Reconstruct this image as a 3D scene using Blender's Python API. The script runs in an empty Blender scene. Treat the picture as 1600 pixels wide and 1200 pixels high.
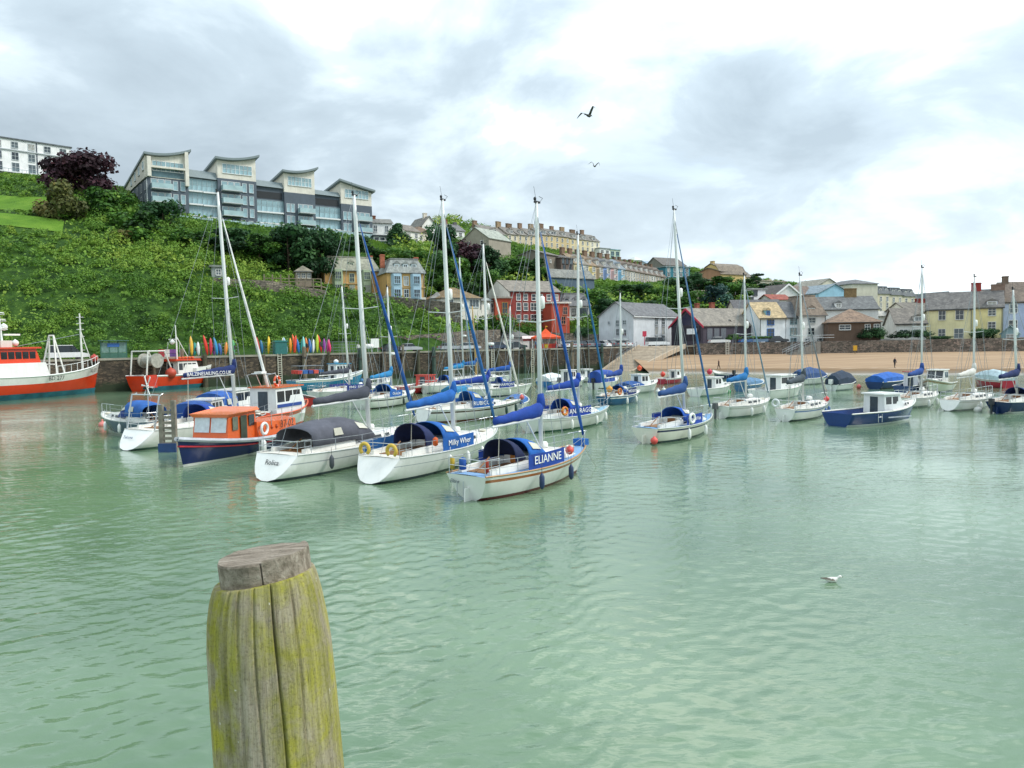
import bpy, math, random
import numpy as np
from mathutils import Vector, Matrix, noise
R = math.radians
random.seed(7); RNG = np.random.default_rng(7)
SC = bpy.context.scene; COL = SC.collection
# ---------------------------------------------------------------- camera, sky, sun, exposure
EYE = Vector((0.0, 0.0, 6.0)); FPX = 1200.0; PITCH = R(3.2); ROLL = R(0.9)
cam = bpy.data.objects.new('camera', bpy.data.cameras.new('camera')); COL.objects.link(cam)
cam.data.sensor_width = 36.0; cam.data.lens = 36.0 * FPX / 1600.0
cam.data.clip_start = 0.05; cam.data.clip_end = 6000
CR = Matrix.Rotation(R(90) - PITCH, 3, 'X') @ Matrix.Rotation(-ROLL, 3, 'Z')
cam.matrix_world = Matrix.Translation(EYE) @ CR.to_4x4()
SC.camera = cam
SC.view_settings.view_transform = 'Standard'; SC.view_settings.look = 'None'
SC.view_settings.exposure = 0.92; SC.view_settings.gamma = 1.0; SC.view_settings.use_curve_mapping = False
SC.cycles.max_bounces = 4; SC.cycles.diffuse_bounces = 2; SC.cycles.glossy_bounces = 3; SC.cycles.transparent_max_bounces = 6; SC.cycles.caustics_reflective = False; SC.cycles.caustics_refractive = False
SUN_AZ, SUN_EL = R(98), R(46)          # azimuth to the right of the view direction
SUND = Vector((math.sin(SUN_AZ) * math.cos(SUN_EL), math.cos(SUN_AZ) * math.cos(SUN_EL), math.sin(SUN_EL)))
sun = bpy.data.objects.new('sun', bpy.data.lights.new('sun', 'SUN')); COL.objects.link(sun)
sun.data.energy = 1.5; sun.data.angle = R(18); sun.data.color = (1.0, 0.96, 0.9)
sun.rotation_euler = (-SUND).to_track_quat('-Z', 'Y').to_euler(); sun.location = SUND * 400

def lin(h):
    h = h.lstrip('#'); o = []
    for i in (0, 2, 4):
        c = int(h[i:i + 2], 16) / 255
        o.append(c / 12.92 if c <= 0.04045 else ((c + 0.055) / 1.055) ** 2.4)
    return tuple(o)

class NT:
    """small node-tree helper"""
    def __init__(s, tree):
        s.t = tree; s.n = tree.nodes; s.l = tree.links; s.n.clear()
    def new(s, ty, ins=None, **kw):
        n = s.n.new(ty)
        for k, v in kw.items(): setattr(n, k, v)
        for k, v in (ins or {}).items():
            if hasattr(v, 'is_output'): s.l.new(v, n.inputs[k])
            else: n.inputs[k].default_value = v
        return n
    def math(s, op, a, b=0.0, clamp=False):
        return s.new('ShaderNodeMath', {0: a, 1: b}, operation=op, use_clamp=clamp).outputs[0]
    def ramp(s, fac, stops, interp='LINEAR'):
        n = s.new('ShaderNodeValToRGB', {0: fac}); cr = n.color_ramp; cr.interpolation = interp
        while len(cr.elements) < len(stops): cr.elements.new(0.5)
        for e, (p, c) in zip(cr.elements, stops):
            e.position = p; e.color = (*c, 1) if len(c) == 3 else c
        return n.outputs[0]
    def mix(s, f, a, b, mode='MIX'):
        n = s.new('ShaderNodeMix', data_type='RGBA', blend_type=mode)
        for k, v in ((0, f), (6, a), (7, b)):
            if hasattr(v, 'is_output'): s.l.new(v, n.inputs[k])
            else: n.inputs[k].default_value = (*v, 1) if isinstance(v, tuple) and len(v) == 3 else v
        return n.outputs[2]
    def noise(s, vec, scale, detail=4, rough=0.55, dist=0.0, **kw):
        return s.new('ShaderNodeTexNoise', {'Vector': vec, 'Scale': scale, 'Detail': detail, 'Roughness': rough, 'Distortion': dist}, **kw).outputs[0]

world = bpy.data.worlds.new('World'); SC.world = world; world.use_nodes = True
SKYSEED = 8.38
def build_world():
    t = NT(world.node_tree)
    sky = t.new('ShaderNodeTexSky', sky_type='NISHITA', sun_disc=False)
    sky.sun_elevation = SUN_EL; sky.sun_rotation = SUN_AZ
    co = t.new('ShaderNodeTexCoord').outputs['Generated']
    dn = t.new('ShaderNodeVectorMath', {0: co}, operation='NORMALIZE').outputs[0]
    sp = t.new('ShaderNodeSeparateXYZ', {0: dn})
    zc = t.math('ADD', t.math('MAXIMUM', sp.outputs[2], 0.0), 0.30)
    u = t.math('DIVIDE', sp.outputs[0], zc); v = t.math('DIVIDE', sp.outputs[1], zc)
    p = t.new('ShaderNodeCombineXYZ', {0: u, 1: v, 2: SKYSEED}).outputs[0]
    big = t.noise(p, 1.0, 2, 0.5, 0.3)
    p2 = t.new('ShaderNodeVectorMath', {0: p, 1: (4.2, 1.7, 0.0)}, operation='ADD').outputs[0]
    mid = t.noise(p2, 2.3, 9, 0.56, 0.35)
    den = t.math('ADD', t.math('MULTIPLY', big, 0.68), t.math('MULTIPLY', mid, 0.68))
    # thinner cloud in the quarter of the sky where the sun hides
    dot = t.new('ShaderNodeVectorMath', {0: dn, 1: tuple(Vector((math.sin(R(40)) * math.cos(R(12)), math.cos(R(40)) * math.cos(R(12)), math.sin(R(12)))))}, operation='DOT_PRODUCT').outputs['Value']
    glow = t.math('POWER', t.math('MAXIMUM', dot, 0.0), 6.0)
    den = t.math('SUBTRACT', den, t.math('MULTIPLY', glow, 0.06))
    ccol = t.ramp(den, [(0.495, (1.02, 1.03, 1.0)), (0.545, (0.66, 0.72, 0.745)), (0.60, (0.405, 0.475, 0.52)), (0.675, (0.295, 0.357, 0.405)), (0.80, (0.225, 0.277, 0.32))])
    low = t.math('POWER', t.math('SUBTRACT', 1.0, t.math('MAXIMUM', sp.outputs[2], 0.0)), 12.0)
    ccol = t.mix(t.math('MULTIPLY', low, 0.45), ccol, (0.85, 0.90, 0.90))
    zen = t.math('ADD', 1.0, t.math('MULTIPLY', t.math('POWER', t.math('MAXIMUM', sp.outputs[2], 0.0), 1.5), 0.9))
    zen = t.math('ADD', zen, t.math('MULTIPLY', glow, 0.28))
    b1 = t.new('ShaderNodeBackground', {0: sky.outputs[0], 1: 0.1})
    b2 = t.new('ShaderNodeBackground', {0: ccol, 1: zen})
    cover = t.ramp(mid, [(0.22, (0.55,) * 3), (0.40, (1,) * 3)])
    ms = t.new('ShaderNodeMixShader', {0: cover, 1: b1.outputs[0], 2: b2.outputs[0]})
    t.new('ShaderNodeOutputWorld', {0: ms.outputs[0]})
build_world()

# ---------------------------------------------------------------- pixel helpers (photo 1600 x 1200)
def ray(px, py):
    return CR @ Vector(((px - 800) / FPX, (600 - py) / FPX, -1.0))
def at(px, py, Y):
    d = ray(px, py); return EYE + d * (Y / d.y)
def on(px, py, z=0.0):
    d = ray(px, py); return EYE + d * ((z - EYE.z) / d.z)
def proj(p):
    q = CR.transposed() @ (Vector(p) - EYE); return 800 + FPX * q.x / -q.z, 600 - FPX * q.y / -q.z

# ---------------------------------------------------------------- materials
MATS = {}
def mat(hexc, rough=0.55, var=0.12, scale=3.0, metal=0.0, bump=0.0, bscale=None, spec=0.5, streak=0.0, coat=0.0):
    key = (hexc, rough, var, scale, metal, bump, bscale, spec, streak, coat)
    if key in MATS: return MATS[key]
    m = bpy.data.materials.new('paint_' + hexc.lstrip('#')); m.use_nodes = True; t = NT(m.node_tree)
    c = lin(hexc); co = t.new('ShaderNodeTexCoord').outputs['Object']
    f = t.noise(co, scale, 5, 0.6)
    lo = tuple(x * (1 - var * 1.6) for x in c); hi = tuple(min(1, x * (1 + var * 1.2)) for x in c)
    b = t.ramp(f, [(0.3, lo), (0.55, c), (0.75, hi)])
    if streak:
        mp = t.new('ShaderNodeMapping', {0: co, 3: (3.0, 3.0, 0.35)}).outputs[0]
        sf = t.ramp(t.noise(mp, 1.3, 6, 0.65), [(0.5, (0, 0, 0)), (0.72, (streak,) * 3)])
        b = t.mix(sf, b, tuple(x * 0.45 for x in c[:1]) + (c[1] * 0.4, c[2] * 0.33))
    ins = {'Base Color': b, 'Roughness': rough, 'Metallic': metal, 'Specular IOR Level': spec, 'Coat Weight': coat}
    if bump:
        h = t.noise(co, bscale or scale * 6, 4, 0.6)
        ins['Normal'] = t.new('ShaderNodeBump', {'Height': h, 'Strength': bump, 'Distance': 0.03}).outputs[0]
    p = t.new('ShaderNodeBsdfPrincipled', ins)
    t.new('ShaderNodeOutputMaterial', {0: p.outputs[0]})
    MATS[key] = m; return m

# ---------------------------------------------------------------- mesh builder
class MB:
    def __init__(s): s.v = []; s.f = []; s.m = []
    def add(s, vs, fs, mi=0):
        o = len(s.v); s.v += [tuple(p) for p in vs]
        for f in fs: s.f.append([i + o for i in f]); s.m.append(mi)
        return s
    def box(s, x0, x1, y0, y1, z0, z1, mi=0):
        return s.add([(x0, y0, z0), (x1, y0, z0), (x1, y1, z0), (x0, y1, z0), (x0, y0, z1), (x1, y0, z1), (x1, y1, z1), (x0, y1, z1)],
                     [(0, 3, 2, 1), (4, 5, 6, 7), (0, 1, 5, 4), (1, 2, 6, 5), (2, 3, 7, 6), (3, 0, 4, 7)], mi)
    def prism(s, lo, hi, mi=0):
        n = len(lo); s.add(list(lo) + list(hi), [list(range(n))[::-1], list(range(n, 2 * n))] + [(i, (i + 1) % n, n + (i + 1) % n, n + i) for i in range(n)], mi); return s
    def loft(s, rings, closed=True, caps=(True, True), mi=0, rowm=None):
        n = len(rings[0]); o = len(s.v)
        for r in rings: s.v += [tuple(p) for p in r]
        for j in range(len(rings) - 1):
            for i in range(n if closed else n - 1):
                k = (i + 1) % n
                s.f.append([o + j * n + i, o + j * n + k, o + (j + 1) * n + k, o + (j + 1) * n + i]); s.m.append(rowm[i] if rowm else mi)
        if caps[0]: s.f.append([o + i for i in range(n)][::-1]); s.m.append(mi)
        if caps[1]: s.f.append([o + (len(rings) - 1) * n + i for i in range(n)]); s.m.append(mi)
        return s
    def tube(s, pts, r, n=6, mi=0, caps=True):
        pts = [Vector(p) for p in pts]; rr = r if isinstance(r, (list, tuple)) else [r] * len(pts); rings = []
        for i, p in enumerate(pts):
            d = (pts[min(i + 1, len(pts) - 1)] - pts[max(i - 1, 0)])
            d = d.normalized() if d.length > 1e-9 else Vector((0, 0, 1))
            a = Vector((0, 0, 1)) if abs(d.z) < 0.9 else Vector((1, 0, 0))
            u = d.cross(a).normalized(); w = d.cross(u)
            rings.append([p + (u * math.cos(2 * math.pi * k / n) + w * math.sin(2 * math.pi * k / n)) * rr[i] for k in range(n)])
        return s.loft(rings, True, (caps, caps), mi)
    def lathe(s, prof, n=12, c=(0, 0, 0), mi=0):
        rings = [[(c[0] + r * math.cos(2 * math.pi * k / n), c[1] + r * math.sin(2 * math.pi * k / n), c[2] + z) for k in range(n)] for r, z in prof]
        return s.loft(rings, True, (True, True), mi)
    def build(s, name, mats, parent=None, loc=None, smooth=False, label=None):
        me = bpy.data.meshes.new(name); me.from_pydata(s.v, [], s.f)
        for m in (mats if isinstance(mats, (list, tuple)) else [mats]): me.materials.append(m)
        if len(me.materials) > 1: me.polygons.foreach_set('material_index', s.m)
        if smooth: me.polygons.foreach_set('use_smooth', [True] * len(s.f))
        me.update()
        return link(name, me, parent, loc, label)
def link(name, me, parent=None, loc=None, label=None):
    o = bpy.data.objects.new(name, me); COL.objects.link(o)
    if parent: o.parent = parent
    if loc is not None: o.location = loc
    if label: o['label'] = label
    return o
def tag(o, label, cat, group=None):
    o['label'] = label; o['category'] = cat
    if group: o['group'] = group
    return o
def thing(name, label, cat, loc=(0, 0, 0), rz=0.0, group=None):
    o = bpy.data.objects.new(name, None); COL.objects.link(o); o.empty_display_size = 0.3
    o.location = loc; o.rotation_euler = (0, 0, rz); return tag(o, label, cat, group)
def struct(o, kind='structure'):
    o['kind'] = kind; return o
def text(body, size, parent, loc, rot, m, name='lettering', ext=0.004, align='CENTER', shear=0.0):
    c = bpy.data.curves.new(name, 'FONT'); c.body = body; c.size = size; c.extrude = ext; c.align_x = align; c.align_y = 'CENTER'; c.shear = shear
    c.resolution_u = 2; c.materials.append(m)
    tmp = bpy.data.objects.new(name, c); me = bpy.data.meshes.new_from_object(tmp); bpy.data.objects.remove(tmp); me.name = name
    if not me.materials: me.materials.append(m)
    o = link(name, me, parent, loc); o.rotation_euler = rot; return o
def copy_tree(o, parent=None):
    c = o.copy(); COL.objects.link(c); c.parent = parent
    for ch in o.children: copy_tree(ch, c)
    return c
def ordn(i): return ['first', 'second', 'third', 'fourth', 'fifth', 'sixth', 'seventh', 'eighth', 'ninth', 'tenth', 'eleventh', 'twelfth', 'thirteenth', 'fourteenth', 'fifteenth', 'sixteenth', 'seventeenth', 'eighteenth', 'nineteenth', 'twentieth', 'twenty-first', 'twenty-second', 'twenty-third', 'twenty-fourth', 'twenty-fifth', 'twenty-sixth', 'twenty-seventh', 'twenty-eighth', 'twenty-ninth', 'thirtieth'][i] if i < 30 else str(i + 1) + 'th'
# ---------------------------------------------------------------- water
def water_mat():
    m = bpy.data.materials.new('harbour_water'); m.use_nodes = True; t = NT(m.node_tree)
    co = t.new('ShaderNodeTexCoord').outputs['Object']
    a = t.new('ShaderNodeMapping', {0: co, 2: (0, 0, R(14)), 3: (0.55, 1.25, 1)}).outputs[0]
    b = t.new('ShaderNodeMapping', {0: co, 2: (0, 0, R(-24)), 3: (0.6, 1.5, 1)}).outputs[0]
    n1 = t.noise(a, 2.4, 2, 0.5, 0.5); n2 = t.noise(b, 8.5, 1.5, 0.5, 0.4); n3 = t.noise(co, 0.16, 3, 0.5, 0.3); n4 = t.noise(a, 0.8, 2, 0.5)
    # patches of ruffled and smoother water
    amp = t.math('ADD', 0.45, t.math('MULTIPLY', t.ramp(n3, [(0.38, (0, 0, 0)), (0.62, (1, 1, 1))]), 0.75))
    h = t.math('MULTIPLY', t.math('ADD', t.math('ADD', n1, t.math('MULTIPLY', n2, 0.28)), t.math('MULTIPLY', n4, 1.2)), amp)
    bp = t.new('ShaderNodeBump', {'Height': h, 'Strength': 1.0, 'Distance': 0.019})
    col = t.ramp(t.noise(co, 0.09, 4, 0.55, 0.4), [(0.35, lin('#5a745a')), (0.65, lin('#738d70'))])
    p = t.new('ShaderNodeBsdfPrincipled', {'Base Color': col, 'Roughness': 0.06, 'IOR': 1.36, 'Specular IOR Level': 0.75, 'Normal': bp.outputs[0]})
    t.new('ShaderNodeOutputMaterial', {0: p.outputs[0]}); return m
def water():
    """harbour surface: a sheet of small wind waves, finest near the pier, on a plain sheet reaching the shores"""
    nr, nc = 900, 760; y = 1.2 * (178 / 1.2) ** (np.arange(nr) / (nr - 1)); u = np.linspace(-1, 1, nc)
    Y = np.repeat(y[:, None], nc, 1); X = u[None, :] * (Y * .86 + 5); dy = np.gradient(y)[:, None]; dx = (Y * .86 + 5) * 2 / nc; rs = np.random.default_rng(11)
    Z = np.zeros_like(X); gust = .75 + .45 * np.sin(X * .11 + 1.3 * np.sin(Y * .07) + .5) * np.sin(Y * .16 + .9 * np.sin(X * .09)) + .25 * np.sin(X * .31 - Y * .23)
    for i in range(64):
        lam = .10 * (1.05 / .10) ** (rs.random() ** 1.3); th = R(90) + R(14) + rs.normal() * R(30); k = 2 * math.pi / lam; sl = .0195 * (lam / .5) ** -.1
        res = np.maximum(abs(math.cos(th)) * dx, abs(math.sin(th)) * dy); fade = np.clip((lam / np.maximum(res, 1e-6) - 2.6) / 3.0, 0, 1)
        ph = k * (math.cos(th) * X + math.sin(th) * Y) + rs.random() * 6.28 + .9 * np.sin(.5 * X + i) * np.cos(.37 * Y + 2 * i)
        Z += sl / k * np.sin(ph) * fade
    Z *= np.clip(gust, .25, 1.5)
    vs = np.c_[X.ravel(), Y.ravel(), Z.ravel()]; big = np.array([(-500, -120, -.09), (500, -120, -.09), (500, 260, -.09), (-500, 260, -.09)]); V = np.r_[vs, big]
    j, i = np.meshgrid(np.arange(nr - 1), np.arange(nc - 1), indexing='ij'); a = (j * nc + i).ravel(); F = np.c_[a, a + 1, a + nc + 1, a + nc]; F = np.r_[F, [[nr * nc, nr * nc + 1, nr * nc + 2, nr * nc + 3]]].astype(np.int32)
    me = bpy.data.meshes.new('water'); me.vertices.add(len(V)); me.vertices.foreach_set('co', V.ravel()); me.loops.add(F.size); me.loops.foreach_set('vertex_index', F.ravel())
    me.polygons.add(len(F)); me.polygons.foreach_set('loop_start', np.arange(0, F.size, 4, dtype=np.int32)); me.polygons.foreach_set('loop_total', np.full(len(F), 4, dtype=np.int32)); me.polygons.foreach_set('use_smooth', np.ones(len(F), bool))
    me.update(); me.validate(); me.materials.append(water_mat()); struct(link('water', me))
water()

# ---------------------------------------------------------------- plan of the shore
QUAY = [(-150, 48), (-95, 80), (-63, 97), (-36, 119), (-16, 131), (4, 143), (17, 148.6), (26, 157.5), (38, 159)]     # top edge of the quay wall
QZ = 4.35
SEAW = [(38, 158.5), (52, 156), (74, 151), (96, 147), (130, 142), (220, 134)]
SZ = 5.35
SHORE = [(14, 140), (26, 137), (40, 128), (58, 117), (76, 109), (110, 100), (220, 90)]
def yq(line, x):
    for (a, b), (c, d) in zip(line, line[1:]):
        if x <= c: return b + (d - b) * (x - a) / (c - a)
    return line[-1][1]
def flatw(x): return float(np.interp(x, [-60, -30, -12, -2, 26, 34, 50], [9, 10, 13, 24, 24, 20, 22]))
def front(x): return yq(QUAY, x) if x < 38 else yq(SEAW, x)

# ---------------------------------------------------------------- terrain
CP = []
for px, rows in {
    -250: [(430, 118), (340, 150), (290, 175), (265, 195)],
    0: [(540, 111), (450, 124), (385, 138), (352, 149), (332, 156), (322, 166), (305, 172), (280, 186), (272, 205)],
    100: [(540, 114), (450, 128), (385, 143), (357, 153), (337, 160), (318, 168), (300, 176), (280, 190)],
    200: [(538, 118), (460, 130), (400, 146), (360, 158), (330, 170), (318, 182)],
    300: [(538, 123), (480, 132), (420, 147), (380, 162), (346, 180)],
    450: [(536, 131), (490, 140), (455, 149), (441, 156), (400, 171), (366, 190)],
    580: [(534, 139), (505, 145), (480, 153), (472, 164), (400, 187), (378, 197)],
    700: [(532, 146), (515, 151), (486, 161), (470, 175), (420, 210), (385, 245), (352, 290), (340, 330)],
    800: [(536, 158), (503, 176), (470, 195), (440, 214), (405, 270), (380, 320)],
    900: [(536, 162), (512, 176), (470, 202), (448, 232), (430, 270), (402, 330)],
    1000: [(534, 162), (510, 185), (478, 212), (445, 285), (425, 330)],
    1100: [(531, 170), (500, 196), (475, 226), (440, 300), (425, 345)],
    1200: [(528, 172), (505, 190), (470, 236), (445, 320), (440, 380)],
    1350: [(526, 172), (510, 190), (484, 240), (462, 330), (462, 460), (458, 620)],
    1550: [(526, 172), (512, 200), (494, 260), (486, 360), (478, 620)],
    1900: [(526, 180), (500, 250), (470, 420), (458, 640)]}.items():
    for py, Y in rows: CP.append(at(px, py, Y))
CPa = np.array([tuple(p) for p in CP] + [(-160, 330, 52), (-60, 330, 44), (-30, 300, 46), (20, 480, 62), (-150, 520, 70), (80, 520, 55), (-60, 700, 66), (400, 700, 40), (120, 690, 48)])
def _rbf_fit():
    P = CPa[:, :2]; n = len(P); A = np.linalg.norm(P[:, None] - P[None], axis=2) + np.eye(n) * -0.8
    Q = np.c_[np.ones(n), P]; M = np.block([[A, Q], [Q.T, np.zeros((3, 3))]])
    return np.linalg.solve(M, np.r_[CPa[:, 2], 0, 0, 0])
_W = _rbf_fit()
def tz(x, y):
    x = np.atleast_1d(np.asarray(x, float)); y = np.atleast_1d(np.asarray(y, float)); out = np.empty(len(x))
    for i in range(0, len(x), 20000):
        q = np.c_[x[i:i + 20000], y[i:i + 20000]]; D = np.linalg.norm(q[:, None] - CPa[None, :, :2], axis=2)
        out[i:i + 20000] = D @ _W[:len(CPa)] + _W[-3] + q @ _W[-2:]
    return np.maximum(out, 4.0)
def tz1(x, y): return float(tz([x], [y])[0])

def grassy_mat(a, b, c, sc=0.4):
    m = bpy.data.materials.new('ground_cover'); m.use_nodes = True; t = NT(m.node_tree)
    co = t.new('ShaderNodeTexCoord').outputs['Object']
    col = t.ramp(t.noise(co, sc, 8, 0.65, 0.3), [(0.32, lin(a)), (0.5, lin(b)), (0.68, lin(c))])
    bp = t.new('ShaderNodeBump', {'Height': t.noise(co, 3.0, 5, 0.7), 'Strength': 0.8, 'Distance': 0.3})
    p = t.new('ShaderNodeBsdfPrincipled', {'Base Color': col, 'Roughness': 0.9, 'Specular IOR Level': 0.15, 'Normal': bp.outputs[0]})
    t.new('ShaderNodeOutputMaterial', {0: p.outputs[0]}); return m
HILLM = grassy_mat('#22381a', '#33501f', '#4c6a28')
def terrain():
    xs = np.r_[np.arange(-190, 130, 3.0), np.arange(130, 560, 12.0)]; ys = np.r_[np.arange(60, 330, 3.0), np.arange(330, 760, 12.0)]
    X, Y = np.meshgrid(xs, ys); Z = tz(X.ravel(), Y.ravel()).reshape(X.shape)
    F = np.array([front(x) for x in xs])[None, :]
    WD = np.array([flatw(x) for x in xs])[None, :]
    Z = np.where(Y < F + WD, np.minimum(Z, QZ - .25), Z); Z = np.where(Y < F + 4.0, np.minimum(Z, -3.0), Z); nx = len(xs)
    me = bpy.data.meshes.new('hillside'); fs = []
    for j in range(len(ys) - 1):
        for i in range(nx - 1):
            a = j * nx + i; fs.append((a, a + 1, a + nx + 1, a + nx))
    me.from_pydata(np.c_[X.ravel(), Y.ravel(), Z.ravel()].tolist(), [], fs); me.materials.append(HILLM)
    me.polygons.foreach_set('use_smooth', [True] * len(fs)); struct(link('hillside', me))
terrain()

# ---------------------------------------------------------------- walls, quay, beach
def masonry(name, base, joint, sx=1.0, sz=2.2, weed=None, wz=1.6, cols=None):
    m = bpy.data.materials.new(name); m.use_nodes = True; t = NT(m.node_tree)
    co = t.new('ShaderNodeTexCoord').outputs['UV']
    mp = t.new('ShaderNodeMapping', {0: co, 3: (sx, sz, 1)}).outputs[0]
    vo = t.new('ShaderNodeTexVoronoi', {'Vector': mp, 'Scale': 1.0, 'Randomness': 0.85}, feature='F1')
    ed = t.new('ShaderNodeTexVoronoi', {'Vector': mp, 'Scale': 1.0, 'Randomness': 0.85}, feature='DISTANCE_TO_EDGE')
    v = t.new('ShaderNodeSeparateColor', {0: vo.outputs['Color']})
    cols = cols or (base, base, base)
    c = t.ramp(v.outputs[0], [(0.0, tuple(x * 0.6 for x in lin(cols[0]))), (0.5, lin(cols[1])), (1.0, tuple(min(1, x * 1.35) for x in lin(cols[2])))])
    big = t.ramp(t.noise(co, 0.25, 5, 0.6), [(0.35, (0.55, 0.55, 0.55)), (0.65, (1.1, 1.1, 1.1))])
    c = t.mix(1.0, c, big, 'MULTIPLY')
    e = t.ramp(ed.outputs['Distance'], [(0.02, (0, 0, 0)), (0.08, (1, 1, 1))]); c = t.mix(e, lin(joint), c)
    sp = t.new('ShaderNodeSeparateXYZ', {0: co})
    if weed:
        w = t.math('ADD', sp.outputs[1], t.math('MULTIPLY', t.noise(co, 0.6, 5, 0.6), 2.2))
        wf = t.ramp(t.math('DIVIDE', w, wz + 1.1), [(0.75, (1, 1, 1)), (1.1, (0, 0, 0))]); c = t.mix(wf, c, lin(weed))
    bp = t.new('ShaderNodeBump', {'Height': ed.outputs['Distance'], 'Strength': 0.9, 'Distance': 0.019})
    p = t.new('ShaderNodeBsdfPrincipled', {'Base Color': c, 'Roughness': 0.85, 'Normal': bp.outputs[0]})
    t.new('ShaderNodeOutputMaterial', {0: p.outputs[0]}); return m
def wall_strip(name, line, z0, z1, m, thick=0.6, top=None, capm=None, topz=None):
    """wall along a plan polyline, uv in metres"""
    vs, fs, uv, mi = [], [], [], []; d = 0.0
    pts = []
    for (a, b), (c, e) in zip(line, line[1:]):
        n = max(1, int(math.hypot(c - a, e - b) / 6))
        pts += [(a + (c - a) * i / n, b + (e - b) * i / n) for i in range(n)]
    pts.append(line[-1]); prev = None
    zz = lambda z, i: z(i / (len(pts) - 1)) if callable(z) else z
    for i, (x, y) in enumerate(pts):
        if prev: d += math.hypot(x - prev[0], y - prev[1])
        a = pts[max(i - 1, 0)]; b = pts[min(i + 1, len(pts) - 1)]; t = Vector((b[0] - a[0], b[1] - a[1])).normalized(); n = Vector((-t.y, t.x)) * thick
        prev = (x, y); q0, q1 = zz(z0, i), zz(z1, i)
        vs += [(x, y, q0), (x, y, q1), (x + n.x, y + n.y, q1), (x + n.x, y + n.y, q0)]; uv += [(d, q0), (d, q1), (d, q1 + thick), (d, q0)]
        if i:
            o = 4 * i
            for k in range(3): fs.append((o - 4 + k, o + k, o + k + 1, o - 3 + k)); mi.append(1 if k == 1 and capm else 0)
    fs += [(0, 1, 2, 3), (4 * len(pts) - 1, 4 * len(pts) - 2, 4 * len(pts) - 3, 4 * len(pts) - 4)]; mi += [0, 0]
    me = bpy.data.meshes.new(name); me.from_pydata(vs, [], fs); me.materials.append(m)
    if capm: me.materials.append(capm); me.polygons.foreach_set('material_index', mi)
    ul = me.uv_layers.new(name='UVMap')
    for l in me.loops: ul.data[l.index].uv = uv[l.vertex_index]
    return link(name, me)
QWM = masonry('quay_masonry', '#5b5044', '#332d26', 1.9, 4.4, '#2c3824', 1.5, ('#4e453a', '#5d5144', '#695b4a'))
SWM = masonry('seawall_masonry', '#7d756b', '#4f4a44', 2.0, 4.0, None, 0, ('#6c6660', '#837a70', '#8b7a70'))
RWM = masonry('retaining_masonry', '#7f766a', '#544e46', 2.0, 4.0, None, 0, ('#6d665c', '#857b6f', '#918675'))
CONC = mat('#8f8a80', 0.85, 0.18, 0.6, bump=0.3)
qw = tag(wall_strip('quay_wall', QUAY, -2, QZ, QWM, 1.2, capm=CONC), 'long dark stone quay wall behind the moored boats, weedy at the waterline', 'quay wall')
cope = MB()
for (a, b), (c, d) in zip(QUAY, QUAY[1:]):
    t = Vector((c - a, d - b, 0)).normalized(); n = Vector((-t.y, t.x, 0))
    A = Vector((a, b, 0)) - n * 0.12; B = Vector((c, d, 0)) - n * 0.12
    cope.prism([A + Vector((0, 0, QZ - .1)), B + Vector((0, 0, QZ - .1)), B + n * .9 + Vector((0, 0, QZ - .1)), A + n * .9 + Vector((0, 0, QZ - .1))],
               [A + Vector((0, 0, QZ + .18)), B + Vector((0, 0, QZ + .18)), B + n * .9 + Vector((0, 0, QZ + .18)), A + n * .9 + Vector((0, 0, QZ + .18))])
cope.build('coping', mat('#9a9486', 0.85, 0.2, 0.8), qw)
sw = tag(wall_strip('sea_wall', SEAW, 0.5, lambda f: SZ - .45 + 0.6 * f, SWM, 0.8, capm=mat('#8b857c', 0.9, 0.2)), 'mottled grey stone sea wall at the back of the sandy beach', 'sea wall')
# quay deck and promenade ground
def sheet(name, line, back, z, m, z2=None):
    mb = MB(); n = len(line)
    mb.add([(x, y + .02, z) for x, y in line] + [(x, y + back, z2 or z) for x, y in line], [(i, i + 1, n + i + 1, n + i) for i in range(n - 1)])
    return struct(mb.build(name, m))
sheet('quay_pavement', QUAY, 20, QZ + 0.02, mat('#7c7872', 0.9, 0.15, 0.5))
sheet('promenade', SEAW, 26, SZ - 0.75, mat('#77736d', 0.9, 0.15, 0.5), SZ - 0.1)
def sand_mat():
    m = bpy.data.materials.new('sand'); m.use_nodes = True; t = NT(m.node_tree)
    co = t.new('ShaderNodeTexCoord').outputs['Object']; sp = t.new('ShaderNodeSeparateXYZ', {0: co})
    st = t.new('ShaderNodeMapping', {0: co, 2: (0, 0, R(-28)), 3: (0.06, 0.7, 1)}).outputs[0]
    dry = t.ramp(t.noise(st, 1.0, 6, 0.6), [(0.3, lin('#90765c')), (0.55, lin('#a58a6c')), (0.75, lin('#b59c80'))])
    w = t.math('ADD', sp.outputs[2], t.math('MULTIPLY', t.noise(st, 1.4, 5, 0.6), 0.5))
    wet = t.ramp(w, [(0.38, lin('#8d8574')), (0.52, lin('#6f5c42')), (0.95, lin('#806545')), (1.25, (1, 1, 1))])
    f = t.ramp(w, [(0.85, (0, 0, 0)), (1.2, (1, 1, 1))])
    c = t.mix(f, wet, dry)
    bp = t.new('ShaderNodeBump', {'Height': t.noise(co, 5, 4, 0.7), 'Strength': 0.4, 'Distance': 0.08})
    p = t.new('ShaderNodeBsdfPrincipled', {'Base Color': c, 'Roughness': t.ramp(w, [(0.3, (.25,) * 3), (.8, (.95,) * 3)]), 'Normal': bp.outputs[0]})
    t.new('ShaderNodeOutputMaterial', {0: p.outputs[0]}); return m
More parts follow.
